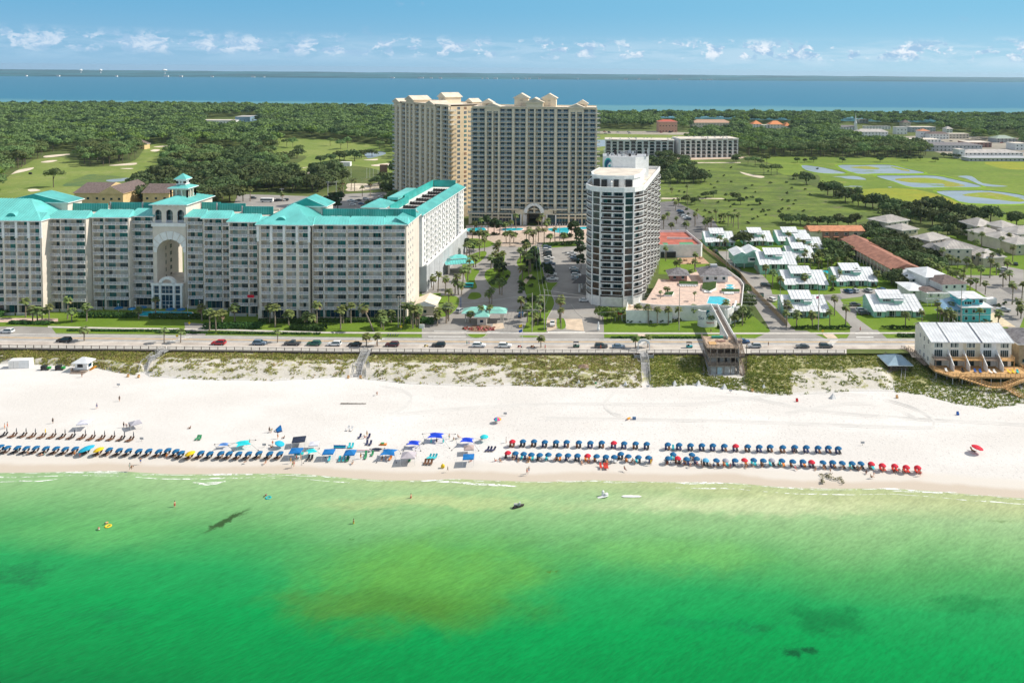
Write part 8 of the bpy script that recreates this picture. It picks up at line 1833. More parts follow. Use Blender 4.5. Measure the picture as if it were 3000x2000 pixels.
# ======================================================== cars
def car_meshes(kind,paint):
 b,g=MB(),MB()
 if kind=='suv':prof=[(-2.35,.35),(-2.4,.9),(-2.3,1.0),(-1.95,1.68),(-1.6,1.74),(.35,1.70),(1.1,1.12),(2.25,.98),(2.4,.7),(2.35,.35)];gl=[(-2.1,1.08),(-1.88,1.60),(.28,1.62),(.95,1.12)]
 elif kind=='pickup':prof=[(-2.8,.45),(-2.8,1.05),(-.9,1.08),(-.85,1.75),(.45,1.75),(1.15,1.2),(2.6,1.1),(2.75,.8),(2.7,.45)];gl=[(-.75,1.2),(-.7,1.66),(.38,1.66),(1.0,1.2)]
 elif kind=='van':prof=[(-2.5,.35),(-2.55,1.9),(-2.4,2.0),(1.3,1.98),(2.0,1.2),(2.55,.95),(2.55,.35)];gl=[(-2.3,1.15),(-2.3,1.75),(1.2,1.78),(1.75,1.2)]
 else:prof=[(-2.3,.3),(-2.35,.85),(-1.7,.98),(-1.1,1.40),(.2,1.42),(1.0,.95),(2.15,.82),(2.3,.6),(2.3,.3)];gl=[(-1.5,1.0),(-1.05,1.33),(.15,1.35),(.85,.98)]
 w=.92
 n=len(prof)
 def yy(z):return w if z<1.05 else w-(z-1.05)*.28
 for i in range(n):
  (x0,z0),(x1,z1)=prof[i],prof[(i+1)%n];b.face([(x0,-yy(z0),z0),(x0,yy(z0),z0),(x1,yy(z1),z1),(x1,-yy(z1),z1)],paint)
 for s in(-1,1):fc=[(x,s*yy(z),z)for x,z in prof];b.face(fc if s>0 else fc[::-1],paint)
 for s in(-1,1):fc=[(x,s*(yy(z)+.012),z)for x,z in gl];g.face(fc if s>0 else fc[::-1],GL2)
 i0={'suv':(5,6,2,3),'pickup':(4,5,2,3),'van':(3,4,0,1),'sedan':(4,5,2,3)}[kind]
 for a,c in((i0[0],i0[1]),(i0[2],i0[3])):
  (x0,z0),(x1,z1)=prof[a],prof[c];k=.1;nx,nz=(z0-z1),(x1-x0);l=math.hypot(nx,nz);nx,nz=nx/l*.015,nz/l*.015
  if a!=i0[0]:nx,nz=-abs(nx),abs(nz)
  else:nx,nz=abs(nx),abs(nz)
  L=lambda t:(x0+(x1-x0)*t+nx,z0+(z1-z0)*t+nz);(xa,za),(xb,zb)=L(k),L(1-k)
  g.face([(xa,-yy(za)+.12,za),(xa,yy(za)-.12,za),(xb,yy(zb)-.12,zb),(xb,-yy(zb)+.12,zb)],GL2)
 lt=MB();
 for s in(-1,1):lt.box((prof[-1][0]-.05,s*.72-.16,.68),(prof[-1][0]+.03,s*.72+.16,.86),WHITE)
 xs_=prof[0][0];ft=1.45 if kind!='pickup' else 1.75
 wm=MB();wm.tube((0,-.12,0),(0,.12,0),.34,.34,BLACKM,12);wm.tube((0,-.13,0),(0,-.12,0),.19,.19,STEEL,8);wm.tube((0,.12,0),(0,.13,0),.19,.19,STEEL,8)
 return b.mesh('body'),g.mesh('windows'),lt.mesh('headlights'),ft
WHM=None
PAINT={n:M('paint_'+n,c,.28,.02,1,.6)for n,c in dict(white=(.75,.75,.75),black=(.015,.016,.02),dark_grey=(.08,.085,.09),silver=(.42,.43,.45),blue=(.03,.09,.22),red=(.45,.02,.03),maroon=(.10,.02,.03),grey_blue=(.16,.22,.30),turquoise=(.03,.42,.46),green=(.03,.12,.08)).items()}
CM={}
wmb=MB();wmb.tube((0,-.12,0),(0,.12,0),.34,.34,BLACKM,12);wmb.tube((0,-.135,0),(0,-.12,0),.19,.19,STEEL,8);wmb.tube((0,.12,0),(0,.135,0),.19,.19,STEEL,8);WHM=wmb.mesh('wheel')
def car(px,py,kind,col,label,rz=0.0,group=None,full=True,z=.08):
 if(kind,col)not in CM:CM[(kind,col)]=car_meshes(kind,PAINT[col])
 b,g,l,ft=CM[(kind,col)];o=thing('parked_car' if 'park' in label or group else 'car',label,{'suv':'car','sedan':'car','pickup':'pickup truck','van':'van'}[kind],W(px,py,z),rz,group)
 obj('body',b,o);obj('windows',g,o)
 if full:obj('headlights',l,o)
 for x in(-ft,ft):
  for y in(-.84,.84):q=obj('wheel',WHM,o);q.location=(x,y,.34)
 return o
cn2=lambda c:c.replace('_',' ').replace('grey blue','grey-blue')
ST=[(20,975,'suv','white','on the road at the far left'),(188,1001,'suv','black','parked alone on the left roadside'),(641,1009,'suv','red','the only red car parked by the walkway'),(761,1009,'suv','grey_blue','parked between red car and grey pickup'),(857,1010,'pickup','dark_grey','parked left of the third roadside palm'),(920,1011,'suv','green','parked behind the grey pickup'),(980,1012,'suv','white','parked between two dark cars'),(1040,1013,'sedan','black','parked left of the straight beach stair'),(1149,1014,'suv','maroon','parked right of the straight beach stair'),(1285,1015,'suv','black','parked below the left entrance lane'),(1403,1016,'suv','white','left one of two parked below the gatehouse'),(1479,1017,'suv','white','right one of two parked below the gatehouse'),(1761,1018,'suv','dark_grey','parked left of the arched gateway, first'),(1812,1019,'sedan','grey_blue','parked left of the arched gateway, second'),(2178,1004,'sedan','blue','half hidden behind the timber tower'),(2210,1018,'suv','silver','parked right of the timber tower'),(2351,1019,'sedan','dark_grey','parked near the right crossing, left one'),(2419,1018,'suv','dark_grey','parked near the right crossing, right one')]
for x,y,k,c,wh in ST:car(x,y,k,c,f'{cn2(c)} {"pickup" if k == "pickup" else "car" if k != "suv" else "sport utility car"} {wh}',R.choice((0,PI)))
PK=[(C1((1690,368),(1690,400),(1695,435),(1700,470),(1712,500),(1705,538),(1730,572),(1715,615),(1730,655),(1752,700),(1757,760)),['grey_blue','white','dark_grey','black','white','silver','grey_blue','white','black','white','white'],'central car park row by the poles'),(C1((2000,445),(2012,478),(2032,498),(2045,530),(2022,628),(2042,672),(2050,712),(2050,748)),['white','silver','grey_blue','black','white','dark_grey','white','silver'],'central car park row by the white tower'),(G3((1055,1302),(1068,1325),(1085,1345),(1105,1360),(1130,1378),(1140,1392)),['blue','black','dark_grey','white','white','dark_grey'],'dark car park behind the white tower'),(C3((620,862),(685,858),(818,855),(948,850)),['blue','silver','silver','blue'],'row before the middle cottages'),(G6((1680,1215),(1720,1230),(1760,1210),(1850,1195),(1880,1240),(1800,1250),(1700,1260),(1950,1220)),['white','silver','black','white','dark_grey','blue','white','black'],'car park behind the turquoise screens, right'),(G6((800,1215),(850,1212),(890,1210),(925,1208)),['black','dark_grey','white','black'],'car park behind the turquoise screens, left')]
for pts_,cols,wh in PK:
 for i,((x,y),c)in enumerate(zip(pts_,cols)):car(x,y,R.choice(['suv','sedan','suv','pickup']if c in('white','grey_blue')else['suv','sedan']),c,f'{cn2(c)} car, {ordn(i)} in the {wh}',R.choice((0,PI))+R.uniform(-.05,.05)if 'cottages' not in wh else 1.9,f'parked cars, {wh}',z=.1)
for x,y,k,c,wh,r in((*C1((625,1150))[0],'suv','silver','car leaving by the left gatehouse lane',1.2),(*C1((1368,1200))[0],'suv','blue','car waiting by the hedge right of the gatehouse',PI/2),(*C1((1757,1308))[0],'pickup','white','pickup on the brick entrance lane',PI/2+.05),(*C1((715,848))[0],'van','turquoise','bright turquoise van in the drop-off lane',PI),(*C2((930,118))[0],'sedan','blue','car behind the tennis deck',0),(*C2((1355,350))[0],'suv','black','car by the fence below the first rear cottage',1.8),(*C2((1930,740))[0],'suv','dark_grey','car parked beside the raised cottage lane',.05),(*C2((2000,905))[0],'suv','white','car on the lane below the green bin',2.0),(*C2((2140,335))[0],'suv','blue','car between palms and rear cottages',2.2),(*C3((690,992))[0],'sedan','black','car on the small lawn island drive',0),(*C3((755,1050))[0],'suv','white','upper of two cars left of the front right cottage',.1),(*C3((778,1078))[0],'suv','dark_grey','lower of two cars left of the front right cottage',.1),(*C3((2150,1045))[0],'pickup','silver','pickup behind the aqua house',-.35),(*C3((1960,470))[0],'van','white','van among palms by the tan townhouses',PI),(*C3((2110,535))[0],'suv','blue','car below the white van among palms',.3),(*C3((2140,645))[0],'suv','white','car in the shade at the right edge',2.4),(*C3((2270,590))[0],'sedan','black','car between palms at the right edge',1.2),(*C3((745,395))[0],'suv','maroon','car at the end of the orange motel',1.3),(*C1((2150,1020))[0],'sedan','white','car at the foot of the white tower',0),(*G6((2030,1170))[0],'pickup','white','pickup left of the tan tower podium',0),(*G6((560,1185))[0],'suv','dark_grey','car beside the white bus',0)):
 car(x,y,k,c,f'{cn2(c)} {wh}' if cn2(c)not in wh else wh,r,z=.1)
m=MB();m.box((-4.5,-1.2,.5),(4.5,1.2,3.1),WHITE);m.box((-4.4,-1.23,1.5),(4.2,1.23,2.5),GL2);[m.tube((x,-1.25,.45),(x,1.25,.45),.45,.45,BLACKM,10)for x in(-3,3)];m.build('bus',loc=W(*G6((715,1225))[0],.05),label='white bus in the car park behind the turquoise screens',cat='bus')
def cart(px,py,lab,c):
 o=thing('golf_cart',lab,'golf cart',W(px,py,.08));m=MB();m.box((-1.1,-.55,.35),(1.2,.55,.75),c);m.box((-.6,-.5,.75),(.1,.5,1.0),BLK);m.build('body',o);m=MB();m.box((-1.0,-.6,1.85),(.9,.6,1.93),BLK);[m.tube((x,y,.7),(x,y,1.85),.03,.03,BLK,4)for x in(-.95,.8)for y in(-.5,.5)];m.build('canopy',o)
 for x in(-.8,.85):
  for y in(-.5,.5):m=MB();m.tube((x,y-.08,.25),(x,y+.08,.25),.25,.25,BLACKM,8);m.build('wheel',o)
cart(1688,1017,'black roofed golf cart parked by the walkway',PAINT['green']);cart(2019,1018,'open turquoise golf cart left of the timber tower',PAINT['turquoise'])
for i,(x,y,c)in enumerate(((1523,1018,'red'),(1561,1018,'orange'),(1249,1016,'yellow'))):
 o=thing('motor_scooter',f'{c} motor scooter by the walkway, {ordn(i)} from the right' if i>1 else f'{c} motor scooter by the walkway near the flagpole','scooter',W(x,y,.08));m=MB();m.box((-.7,-.15,.35),(.4,.15,.6),CL[c]);m.box((-.75,-.16,.6),(-.1,.16,.78),BLK);m.tube((.4,0,.3),(.25,0,1.1),.05,.05,CL[c],5);m.tube((.25,-.3,1.1),(.25,.3,1.1),.03,.03,BLK,4);m.build('body',o)
 for u in(-.6,.55):m=MB();m.tube((u,-.06,.25),(u,.06,.25),.25,.25,BLACKM,8);m.build('wheel',o)
o=thing('bicycle_rack','row of dark bicycles in a rack at the crosswalk path','bicycle rack',W(1153,984));
for k in range(5):
 m=MB();x=-2+k*.9
 for y in(-.5,.5):m.tube((x-.03,y,.33),(x+.03,y,.33),.33,.33,BLACKM,10)
 m.tube((x,-.5,.33),(x,0,.85),.04,.04,CL['blue'],4);m.tube((x,.5,.33),(x,0,.85),.04,.04,CL['blue'],4);m.tube((x,-.2,.95),(x,-.35,1.0),.04,.04,BLK,4);m.build('bicycle',o)
 # ======================================================== poles, wires, signs, flags
def pole(px,py,ytop,lab,arms=(),r=.17,m_=PBARK,name='utility_pole',cat='utility pole'):
 p=W(px,py);h=HT(px,py,ytop);o=thing(name,lab,cat,p);m=MB();m.tube((0,0,-.3),(0,0,h),r,r*.7,m_,7);m.build('post',o)
 for z,w in arms:a=MB();a.box((-w,-.08,h-z),(w,.08,h-z+.18),m_);a.build('crossarm',o)
 return o,p,h
UP=M('pale_pole',(.46,.42,.37),.85,.12,1.5)
P1=pole(*C1((1507,1395))[0],857,'left of the two tall utility poles in the garden strip',((6.4,2.0),),m_=UP)
P2=pole(*C1((1658,1370))[0],845,'right of the two tall utility poles in the garden strip',((2.4,2.2),),m_=UP)
P3=pole(*C1((1572,580))[0],712,'utility pole with a blue transformer in the middle of the garden strip',((1.5,1.6),),m_=UP)
P4=pole(*C1((1552,330))[0],662,'slim pole behind the palms of the tan tower forecourt',m_=UP)
P5=pole(*Z2((1620,1440))[0],866,'left pole of the twin utility poles before the condominium end',((2.0,1.6),),m_=UP)
P6=pole(*Z2((1640,1438))[0],862,'right pole of the twin utility poles before the condominium end',((1.0,1.2),(4.0,1.2)),m_=UP)
P7=pole(*C2((938,1245))[0],842,'tall thin pole rising over the left of the pool deck',m_=UP);P8=pole(*C2((2095,1080))[0],845,'thin pole by the lane below the white car',m_=UP)
P9=pole(2397,968,850,'tall thin pole behind the front left cottage with a pink flag',m_=UP);P10=pole(2814,962,842,'tall utility pole in front of the aqua beach house',m_=UP)
P11=pole(*C2((1480,520))[0],728,'lamp pole by the cottage car bays',m_=UP);P12=pole(*C3((1393,630))[0],745,'utility pole with transformer in front of the oak belt',m_=UP);P13=pole(*C1((1846,305))[0],656,'thin pole in front of the right turquoise pool',m_=UP)
P14=pole(*G6((1415,1185))[0],532,'left white pole of the pair at the driving range wires',((.5,1.6),),m_=WHITE);P15=pole(*G6((1510,1155))[0],530,'right white pole of the pair at the driving range wires',((.5,1.6),),m_=WHITE);P16=pole(*C1((430,1030))[0]if 0 else(1350,900),870,'short blue lamp post by the gate lane',m_=M('blue_post',(.05,.12,.3),.6))
m=MB();m.tube((0,0,0),(0,0,1.1),.28,.28,M('transformer_blue',(.10,.35,.50),.5),8);m.build('transformer',P3[0]).location=(.4,-.3,P3[2]-3)
def wire(a,b,lab,sag=1.5,r=.035,col=STEEL):
 a,b=Vector(a),Vector(b);m=MB();n=14;pts=[a.lerp(b,i/n)-Vector((0,0,sag*4*(i/n)*(1-i/n)))for i in range(n+1)]
 for p,q in zip(pts,pts[1:]):m.tube(p,q,r,r,col,3,False)
 m.build('power_line',label=lab,cat='power line')
top=lambda Q,z=0,dx=0:Q[1]+Vector((dx,0,Q[2]-z))
for k,(z,dx)in enumerate(((6.4,-1.8),(6.4,1.8),(.3,0))):wire(top(P1,z,dx),top(P5,1.0+k,0),f'{ordn(k)} of three wires from the garden poles left to the condominium end')
for k,(z,dx)in enumerate(((2.4,-2.0),(2.4,2.0),(.3,0),(9,0))):wire(top(P2,z,dx),top(P7,1.0+k*1.6),f'{ordn(k)} of four wires from the garden poles right to the pool deck pole');wire(top(P7,1.0+k*1.6),top(P10,1.0+k),f'{ordn(k)} of four wires crossing the cottages to the aqua house pole',2.0);wire(top(P10,1+k),top(P10,1+k)+Vector((90,3,0)),f'{ordn(k)} of four wires leaving to the right over the inn')
for k,dx in enumerate((-1.5,0,1.5)):wire(top(P2,2.2,dx),top(P3,1.3,dx),f'{ordn(k)} wire running inland over the garden strip');wire(top(P1,6.2,dx),top(P2,2.2,dx),f'{ordn(k)} short looping wire between the two tall poles',3.0)
for k,z in enumerate((.3,1.2,3.0)):wire(top(P14,z),top(P15,z),f'{ordn(k)} wire between the white range poles',.3);wire(top(P15,z),top(P15,z)+Vector((22,30,1)),f'{ordn(k)} wire right of the white range poles',.6)
def flag(px,py,ytop,lab,cols,zs):
 p=W(px,py,.09 if py>1000 else 0);h=HT(px,py,ytop);o=thing('flagpole',lab,'flagpole',p);m=MB();m.tube((0,0,-.3),(0,0,h),.07,.05,WHITE,5);m.build('pole',o)
 for(c,z)in zip(cols,zs):m=MB();m.face([(0,0,h-z),(-1.3,-.1,h-z-.5),(-1.1,-.1,h-z-1.3),(0,0,h-z-1.0)],CL[c]);m.build('flag',o)
flag(1530,1034,944,'white beach flagpole with yellow and blue flags opposite the gatehouse',['yellow','blue'],[.4,2.2])
flag(2398,967,862,'pink warning flag on a pole at the front left cottage',['pink'],[.3])
for i,(x,y)in enumerate(G6((380,1155),(885,1165))):o,p,h=pole(x,y,y-24,f'{ordn(i)} double-headed car park lamp behind the turquoise screens',((.2,1.6),),.12,WHITE,'street_lamp','lamp post');
for i,(x,y)in enumerate(Z1((885,1280),(1088,1300),(1245,1280),(1550,1310),(1725,1310),(1835,1270))):o,p,h=pole(x,y,y-22,f'{ordn(i)} white lamp post from the left around the lagoon pool',(),.09,WHITE,'street_lamp','lamp post');m=MB();m.lathe([(0,0),(.28,.15),(.2,.45),(0,.5)],WHITE,8,(0,0,h));m.build('lamp_head',o)
for i,(x,y)in enumerate(Z1((1090,1306),(1215,1312),(1310,1300),(1565,1318),(1665,1320))):umb=thing('pool_umbrella',f'{ordn(i)} dark blue umbrella from the left around the lagoon pool','umbrella',W(x,y),0,'dark blue umbrellas around the lagoon pool');canopy_mb(1.7,2.6,.6,UMB['blue']).build('canopy',umb);m=MB();m.tube((0,0,0),(0,0,2.6),.05,.05,WHITE,4);m.build('pole',umb)
for i,(x,y)in enumerate(((555,962),(519,1000),(1175,972),(2410,985))):o=thing('warning_sign',f'{ordn(i)} yellow crossing sign from the left','sign',W(x,y),0,'yellow crossing signs');m=MB();m.tube((0,0,0),(0,0,2.0),.04,.04,STEEL,4);m.build('post',o);m=MB();m.face([(0,-.05,1.5),(.55,-.05,2.05),(0,-.05,2.6),(-.55,-.05,2.05)],CL['yellow']);m.face([(0,.0,1.5),(-.55,0,2.05),(0,0,2.6),(.55,0,2.05)],CL['yellow']);m.build('panel',o)
m=MB();m.box((-1.1,-.8,0),(1.1,.8,1.5),M('bin_green',(.02,.16,.11),.6));m.box((-1.15,-.85,1.5),(1.15,.85,1.6),BLK);m.build('waste_container',loc=W(*C2((1878,860))[0]),label='dark green waste container beside the cottage lane',cat='waste container')
m=MB();m.box((-1.0,-.2,0),(1.0,.2,1.5),WHITE);m.build('entry_sign',loc=W(*C1((148,1350))[0]),label='small white entry sign on the lawn left of the gate lanes',cat='sign')
q=leaves([(R.uniform(-6,6),R.uniform(-1.5,1.5),.15,.5)for _ in range(40)],900,.2);soup('flower_bed',q,[M('red_flowers',(.45,.06,.07),.9,.1,2),LHEDGE,M('pink_flowers',(.60,.22,.22),.9,.1,2)],NR.choice(3,900,p=[.45,.3,.25]),label='red and pink flower bed at the tip of the gatehouse median',cat='flower bed',loc=W(*C1((845,1358))[0]))
# ======================================================== far buildings
def flats(lab,px0,px1,pyb,dpt,h,n,rot=0,group=None):
 f=Fr(W(px0,pyb),W(px1,pyb+rot));L=f.L;o=thing('apartment_block',lab,'apartment building',group=group);w,r=MB(),MB();wn,bl=[],[];fh=h/n
 w.box((0,-dpt,0),(L,-1.6,h),WHITE,f);cuts=11
 for k in range(cuts+1):w.box((L*k/cuts-(0 if k==0 else .9),-1.7,0),(L*k/cuts+(.0 if k==cuts else .9),0,h),WHITE,f)
 DKB=MATS.get('dark_balcony')or M('dark_balcony',(.17,.15,.14),.7,.1,.5)
 for k in range(cuts):
  a,b=L*k/cuts+.9,L*(k+1)/cuts-.9
  for s in range(n):
   g=MB();g.box((a+.4,-1.6,s*fh+.3),(b-.4,-1.5,(s+1)*fh-.9),DKB if k%2==0 else GL2,f,'k');wn.append((f(a,0,0),g))
   if s:m=MB();m.box((a,-1.5,s*fh-.45),(b,.3,s*fh),WHITE,f);m.face([f(a,.25,s*fh),f(b,.25,s*fh),f(b,.25,s*fh+1),f(a,.25,s*fh+1)],RAILD);bl.append((f(a,0,0),m))
  if k%2:w.box((a,-1.6,h-fh*.35),(b,0,h),WHITE,f)
 w.box((-.6,-dpt-.6,h),(L+.6,.6,h+1.2),WHITE,f);r.face([f(-.4,.4,h+1.25),f(L+.4,.4,h+1.25),f(L+.4,-dpt-.4,h+1.25),f(-.4,-dpt-.4,h+1.25)],FROOF)
 for k in range(16):u=R.uniform(2,L-2);v=-R.uniform(3,dpt-2);r.box((u,v,h+1.2),(u+1.2,v+1.2,h+2.1),STEEL,f)
 for k in(1,4,7,9):r.box((L*k/cuts,.5,h+.1),(L*(k+.9)/cuts,1.6,h+.9),BROOF,f)
 w.build('wall',o);r.build('roof',o);few(o,'window',wn);few(o,'balcony',bl)
flats('left of two new white four-storey flats with dark balconies beyond the white tower',1773,1974,459,26,18.5,5,2);flats('right of two new white five-storey flats with dark balconies beside the dense wood',1992,2162,463,30,20.5,5,-2)
def house(lab,px0,px1,pyb,dpt,h,rh,wall,roof,cat='house',ridge=None,gable=False,name='house',ov=.8,group=None):
 f=Fr(W(px0,pyb),W(px1,pyb));o=thing(name,lab,cat,group=group);w,r=MB(),MB();w.box((0,-dpt,0),(f.L,0,h),wall,f)
 for k in range(max(1,int(f.L/5))):
  u=f.L*(k+.5)/max(1,int(f.L/5))
  for z in([1.0]if h<5 else[1.0,h/2+1]):g=MB();g.box((u-.8,0,z),(u+.8,.08,z+1.5),GL2,f);g.build('window',o)
 w.build('wall',o)
 if rh:hip(r,f,0,f.L,0,-dpt,h,rh,roof,ridge,ov,wall if gable else WHITE,gable)
 else:r.box((-.4,-dpt-.4,h),(f.L+.4,.4,h+.7),wall,f);r.face([f(0,0,h+.72),f(f.L,0,h+.72),f(f.L,-dpt,h+.72),f(0,-dpt,h+.72)],roof)
 r.build('roof',o);return o
x3=lambda x:1700+x/3.618;y3=lambda y:260+y/3.618
house('coral pink hotel with red roof by the highway beyond the pond',x3(830),x3(1028),y3(462),18,17,3,M('coral_wall',(.62,.36,.26),.8),M('red_roof',(.50,.12,.08),.8),'hotel');house('long cream inn with tan roof right of the coral hotel',x3(1190),x3(1600),y3(416),20,9,5,CREAM,M('clay_roof',(.50,.32,.23),.8),'inn')
for i,(a,b,y)in enumerate(((1830,1925,418),(2010,2150,422),(2170,2230,440))):house(f'{ordn(i)} of three orange pyramid roofs above the dense wood',x3(a),x3(b),y3(y),16,7,6,WHITE,M('orange_tile',(.72,.28,.12),.8)if i==0 else MATS['orange_tile'],'pavilion',name='pavilion',group='orange pyramid roofs above the wood')
house('low white hall between the orange roofs',x3(1920),x3(2010),y3(420),12,5,0,WHITE,FROOF,'hall')
x4=lambda x:2400+x/3.92;y4=lambda y:320+y/3.92
FB=[('white church hall with grey roof and slim white steeple',180,440,240,12,5,3,WHITE,GROOF),('white gabled building in front of the church',440,790,320,16,8,4,WHITE,TROOF),('low white commercial building beyond the church',540,820,235,14,5,0,WHITE,GROOF),('grey flat hall between pines, middle of the town',1060,1335,265,20,8,0,GREYW,FROOF),('white three-storey block left of the red-roofed villa',885,1010,290,12,11,0,WHITE,TROOF),('white villa with small red roof in the town',1160,1270,335,14,11,3,WHITE,OROOF),('white arcade building with brown roofs right of the villa',1270,1490,345,14,8,3,WHITE,BROOF),('long white block behind the arcade',1490,1720,340,14,7,0,SHELL,FROOF),('large flat pale roof left of the car dealers',1040,1400,395,26,5,0,WHITE,FROOF),('long grey shed with many bays',1200,1870,485,34,8,2,GREYW,GROOF),('long low white shed with dark doors near the meadow',1665,2340,560,26,6,3,WHITE,TROOF),('long grey low shed at the meadow edge',1720,2420,600,16,4,1.5,GREYW,STEEL),('white corner tower of the long sheds',1600,1670,568,12,10,0,WHITE,FROOF),('pinkish brick building with flat white roof',1715,1980,440,26,6,0,BRICKP,FROOF),('green roofed hall at the right of the town',2035,2255,385,20,6,4,GREYW,M('sage_roof',(.33,.40,.34),.7)),('white block cut by the right edge of the town',2250,2400,470,20,8,0,WHITE,FROOF),('small house with pale roof under the shore pines',1460,1530,275,12,7,4,WHITE,TROOF),('brown hipped roof among the shore pines',965,1050,205,14,8,5,SHELL,BROOF),('low pale building on the bay shore between pines',460,565,158,12,6,0,WHITE,FROOF)]
for lab,a,b,y,d_,h,rh,wl_,rf_ in FB:house(lab,x4(a),x4(b),y4(y),d_,h,rh,wl_,rf_,'building',name='town_building')
p=W(x4(415),y4(240));m=MB();m.box((-2,-2,0),(2,2,12),WHITE);m.lathe([(2.4,12),(1.3,16),(.9,20),(0,30)],WHITE,6);m.build('church_steeple',loc=p,label='slim white church steeple above the town pines',cat='steeple')
for i in range(26):car(x4(R.uniform(1380,2150)),y4(R.uniform(365,400)),R.choice(['suv','sedan']),R.choice(['white','black','silver','red','blue']),'distant parked car among the town sheds',0,'distant parked cars in the town',False,z=.1)
for i in range(12):car(x3(R.uniform(220,1150)),y3(R.uniform(458,480)),R.choice(['suv','sedan']),R.choice(['white','black','silver','red']),'distant car on the highway before the coral hotel',0,'distant parked cars on the highway',False,z=.1)
x6=lambda x:600+x/3.92;y6=lambda y:280+y/3.92;x5=lambda x:x/3.794;y5=lambda y:280+y/3.794
for lab,a,b,y,d_,h,rh,wl_,rf_ in(('long low white roofed depot left of the blue hall in the woods',x6(-30),x6(360),y6(352),22,9,0,WHITE,FROOF),('grey-blue hall with white doors in the woods',x6(350),x6(520),y6(345),40,14,0,M('hall_blue',(.22,.34,.45),.7),TROOF),('brown roofed clubhouse among oaks behind the condominium',x5(2145),x5(2340),y5(735),24,7,4,YELST,BROOF),('dark roofed house right of the clubhouse',x6(180),x6(460),y6(715),20,6,4,YELST,BROOF),('tan gabled house between the two fairways',x5(1310),x5(1435),y5(575),16,7,5,YELST,BROOF),('second gabled house right of the tan one at the fairway',x5(1480),x5(1605),y5(600),14,6,5,YELST,BROOF),('flat roofed brick building behind the cupola',x5(1680),x5(1900),y5(990),16,6,0,BRICKP,FROOF)):house(lab,a,b,y,d_,h,rh,wl_,rf_,'building',name='low_building',gable=False)
for lab,a,b,y in(('brown roofed yellow hall rising behind the left turquoise pavilion',x5(830),x5(1130),612),('gabled yellow hall right of the brown roofed one',x5(1110),x5(1370),614),('low brown gable roof left of the cupola',x5(1590),x5(1880),612)):house(lab,a,b,y,34 if 'brown roofed' in lab else 22,13 if 'low' not in lab else 11,5,YELST,BROOF,'hall','v' if 'gabled' in lab else 'u',True,name='hall')
for i,(x,y,w)in enumerate(((320,328,10),(475,330,14),(290,362,16),(760,341,14),(805,340,16),(1065,336,16),(900,356,6),(15,400,12),(105,392,6),(1145,345,10),(1150,318,22))):house(f'{ordn(i)} small pale house glimpsed in the left woods',x,x+w,y,10,7,3,WHITE,WROOF,'house',group='pale houses in the left woods')
for i,(a,b)in enumerate(((1640,960),(1680,955),(1860,950),(1895,950),(1935,955),(1990,950),(1625,900),(1590,890))):x,y=x6(a),y6(b);pole(x,y,y-30,f'{ordn(i)} net pole from the list around the driving range' if 0 else f'{ordn(i)} thin white net pole around the driving range',(),.12,WHITE,'net_pole','pole')
m=MB();m.box((-3,-2,0),(3,2,9),M('brown_tower',(.28,.18,.12),.9));m.build('range_tower',loc=W(x6(2053),y6(905)),label='small brown brick tower at the driving range',cat='tower')
m=MB();m.box((-5,-3,0),(5,3,4),WHITE);m.build('range_shed',loc=W(x6(1620),y6(808)),label='white shed between dark oaks at the driving range',cat='shed')
m=MB();m.box((-1.2,-.7,.3),(1.2,.7,1.6),BLK);m.box((-1.1,-.6,1.6),(.6,.6,1.9),BLK);m.build('fairway_mower',loc=W(x5(338),y5(878)),label='dark mower on the left fairway',cat='mower')
SUN_EL,SUN_AZ=rad(43),rad(80)
w=bpy.data.worlds.new('World');S.world=w;w.use_nodes=True
class _W:pass
t=NT(w);bg=t.n['Background']
sky=t.new('ShaderNodeTexSky',sky_type='NISHITA');sky.sun_disc=False
sky.sun_elevation=SUN_EL;sky.sun_rotation=SUN_AZ;sky.altitude=50;sky.air_density=1.3;sky.dust_density=.6;sky.ozone_density=3.0
d=t.new('ShaderNodeTexCoord').outputs['Generated']
nrm=t.new('ShaderNodeVectorMath',{0:d},operation='NORMALIZE').outputs[0]
xyz=t.new('ShaderNodeSeparateXYZ',{0:nrm});el=xyz.outputs[2]
SKYV=6.7
cloudv=t.scale(nrm,(1,1,1.7))
n1=t.noise(42,cloudv,6,.58,.15);n2=t.noise(9,cloudv,3,.5)
band=t.math('MULTIPLY',t.step(el,.010,.022),t.math('SUBTRACT',1.0,t.step(el,.028,.044)))
big=t.math('MULTIPLY_ADD',n2,.5,-.25)
cl=t.math('MULTIPLY',t.step(t.math('ADD',n1,big),.475,.55),band)
wisp=t.math('MULTIPLY',t.math('MULTIPLY',t.step(t.noise(17,cloudv,5,.6),.66,.73),t.step(el,.03,.05)),.45)
veil=t.math('MULTIPLY',t.math('MULTIPLY',t.step(t.noise(13,t.scale(nrm,(1,1,6)),5,.65,.4),.38,.62),t.math('MULTIPLY',t.step(el,.003,.012),t.math('SUBTRACT',1.0,t.step(el,.025,.045)))),.62)
lowf=t.math('SUBTRACT',1.0,t.step(el,.08,.35))
xr=t.step(xyz.outputs[0],-.6,.6)
sk=lambda*c:tuple(x*SKYV for x in c)
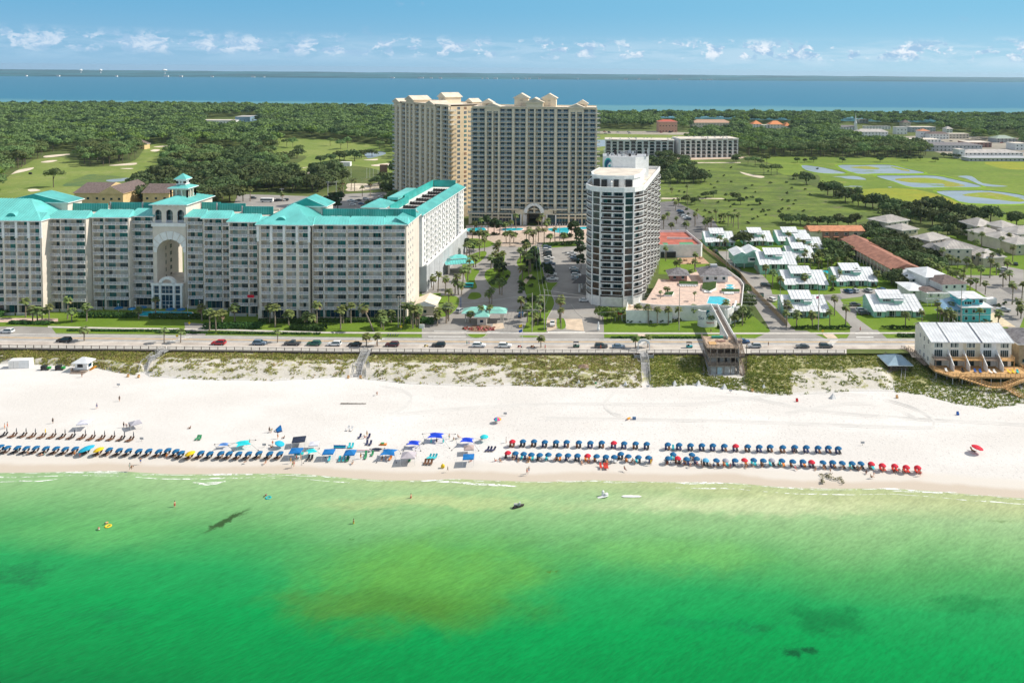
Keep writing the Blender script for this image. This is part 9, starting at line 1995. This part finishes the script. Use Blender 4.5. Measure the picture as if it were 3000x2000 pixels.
hz=t.mix(xr,sk(.30,.50,.68),sk(.45,.66,.78));tp=t.mix(xr,sk(.15,.41,.64),sk(.22,.52,.73))
skc=t.mix(lowf,t.mix(.65,sky.outputs[0],sk(.52,.525,.51)),t.mix(t.step(el,-.02,.085),hz,tp))
top=t.step(t.noise(60,cloudv,5,.65,.5),.42,.62)
white=tuple(x*SKYV for x in(.80,.86,.92));blu=tuple(x*SKYV for x in(.33,.52,.72))
skc=t.mix(veil,skc,t.mix(xr,tuple(x*SKYV for x in(.36,.56,.74)),tuple(x*SKYV for x in(.55,.72,.84))))
skc=t.mix(wisp,skc,tuple(x*SKYV for x in(.30,.48,.68)))
skc=t.mix(cl,skc,t.mix(t.math('MULTIPLY',top,t.math('MULTIPLY_ADD',xr,.6,.5,clamp=True)),blu,white))
t.l.new(skc,bg.inputs[0]);bg.inputs[1].default_value=.12
sl=bpy.data.lights.new('sun','SUN');sl.energy=3.8;sl.angle=rad(.55);sl.color=(1,.93,.82)
so=bpy.data.objects.new('sun',sl);COL.objects.link(so)
sd=Vector((math.sin(SUN_AZ)*math.cos(SUN_EL),math.cos(SUN_AZ)*math.cos(SUN_EL),math.sin(SUN_EL)))
so.rotation_euler=sd.to_track_quat('Z','Y').to_euler()
vs=S.view_settings;vs.view_transform='Standard';vs.look='None';vs.gamma=1;vs.exposure=0.47;vs.use_curve_mapping=False
S.render.resolution_x,S.render.resolution_y=1024,682
S.cycles.max_bounces=6;S.cycles.transparent_max_bounces=16
mh=bpy.data.materials.new('haze_air');mh.use_nodes=True;t=NT(mh);t.n.remove(t.n['Principled BSDF'])
pv=t.new('ShaderNodeVolumePrincipled');pv.inputs['Color'].default_value=(.62,.80,1.0,1);pv.inputs['Density'].default_value=3.2e-5;pv.inputs['Anisotropy'].default_value=.2
t.l.new(pv.outputs[0],t.n['Material Output'].inputs['Volume'])
mb=MB();mb.box((-18000,-500,-6),(18000,14500,112),mh);mb.build('haze',kind='stuff')
S.cycles.volume_bounces=0
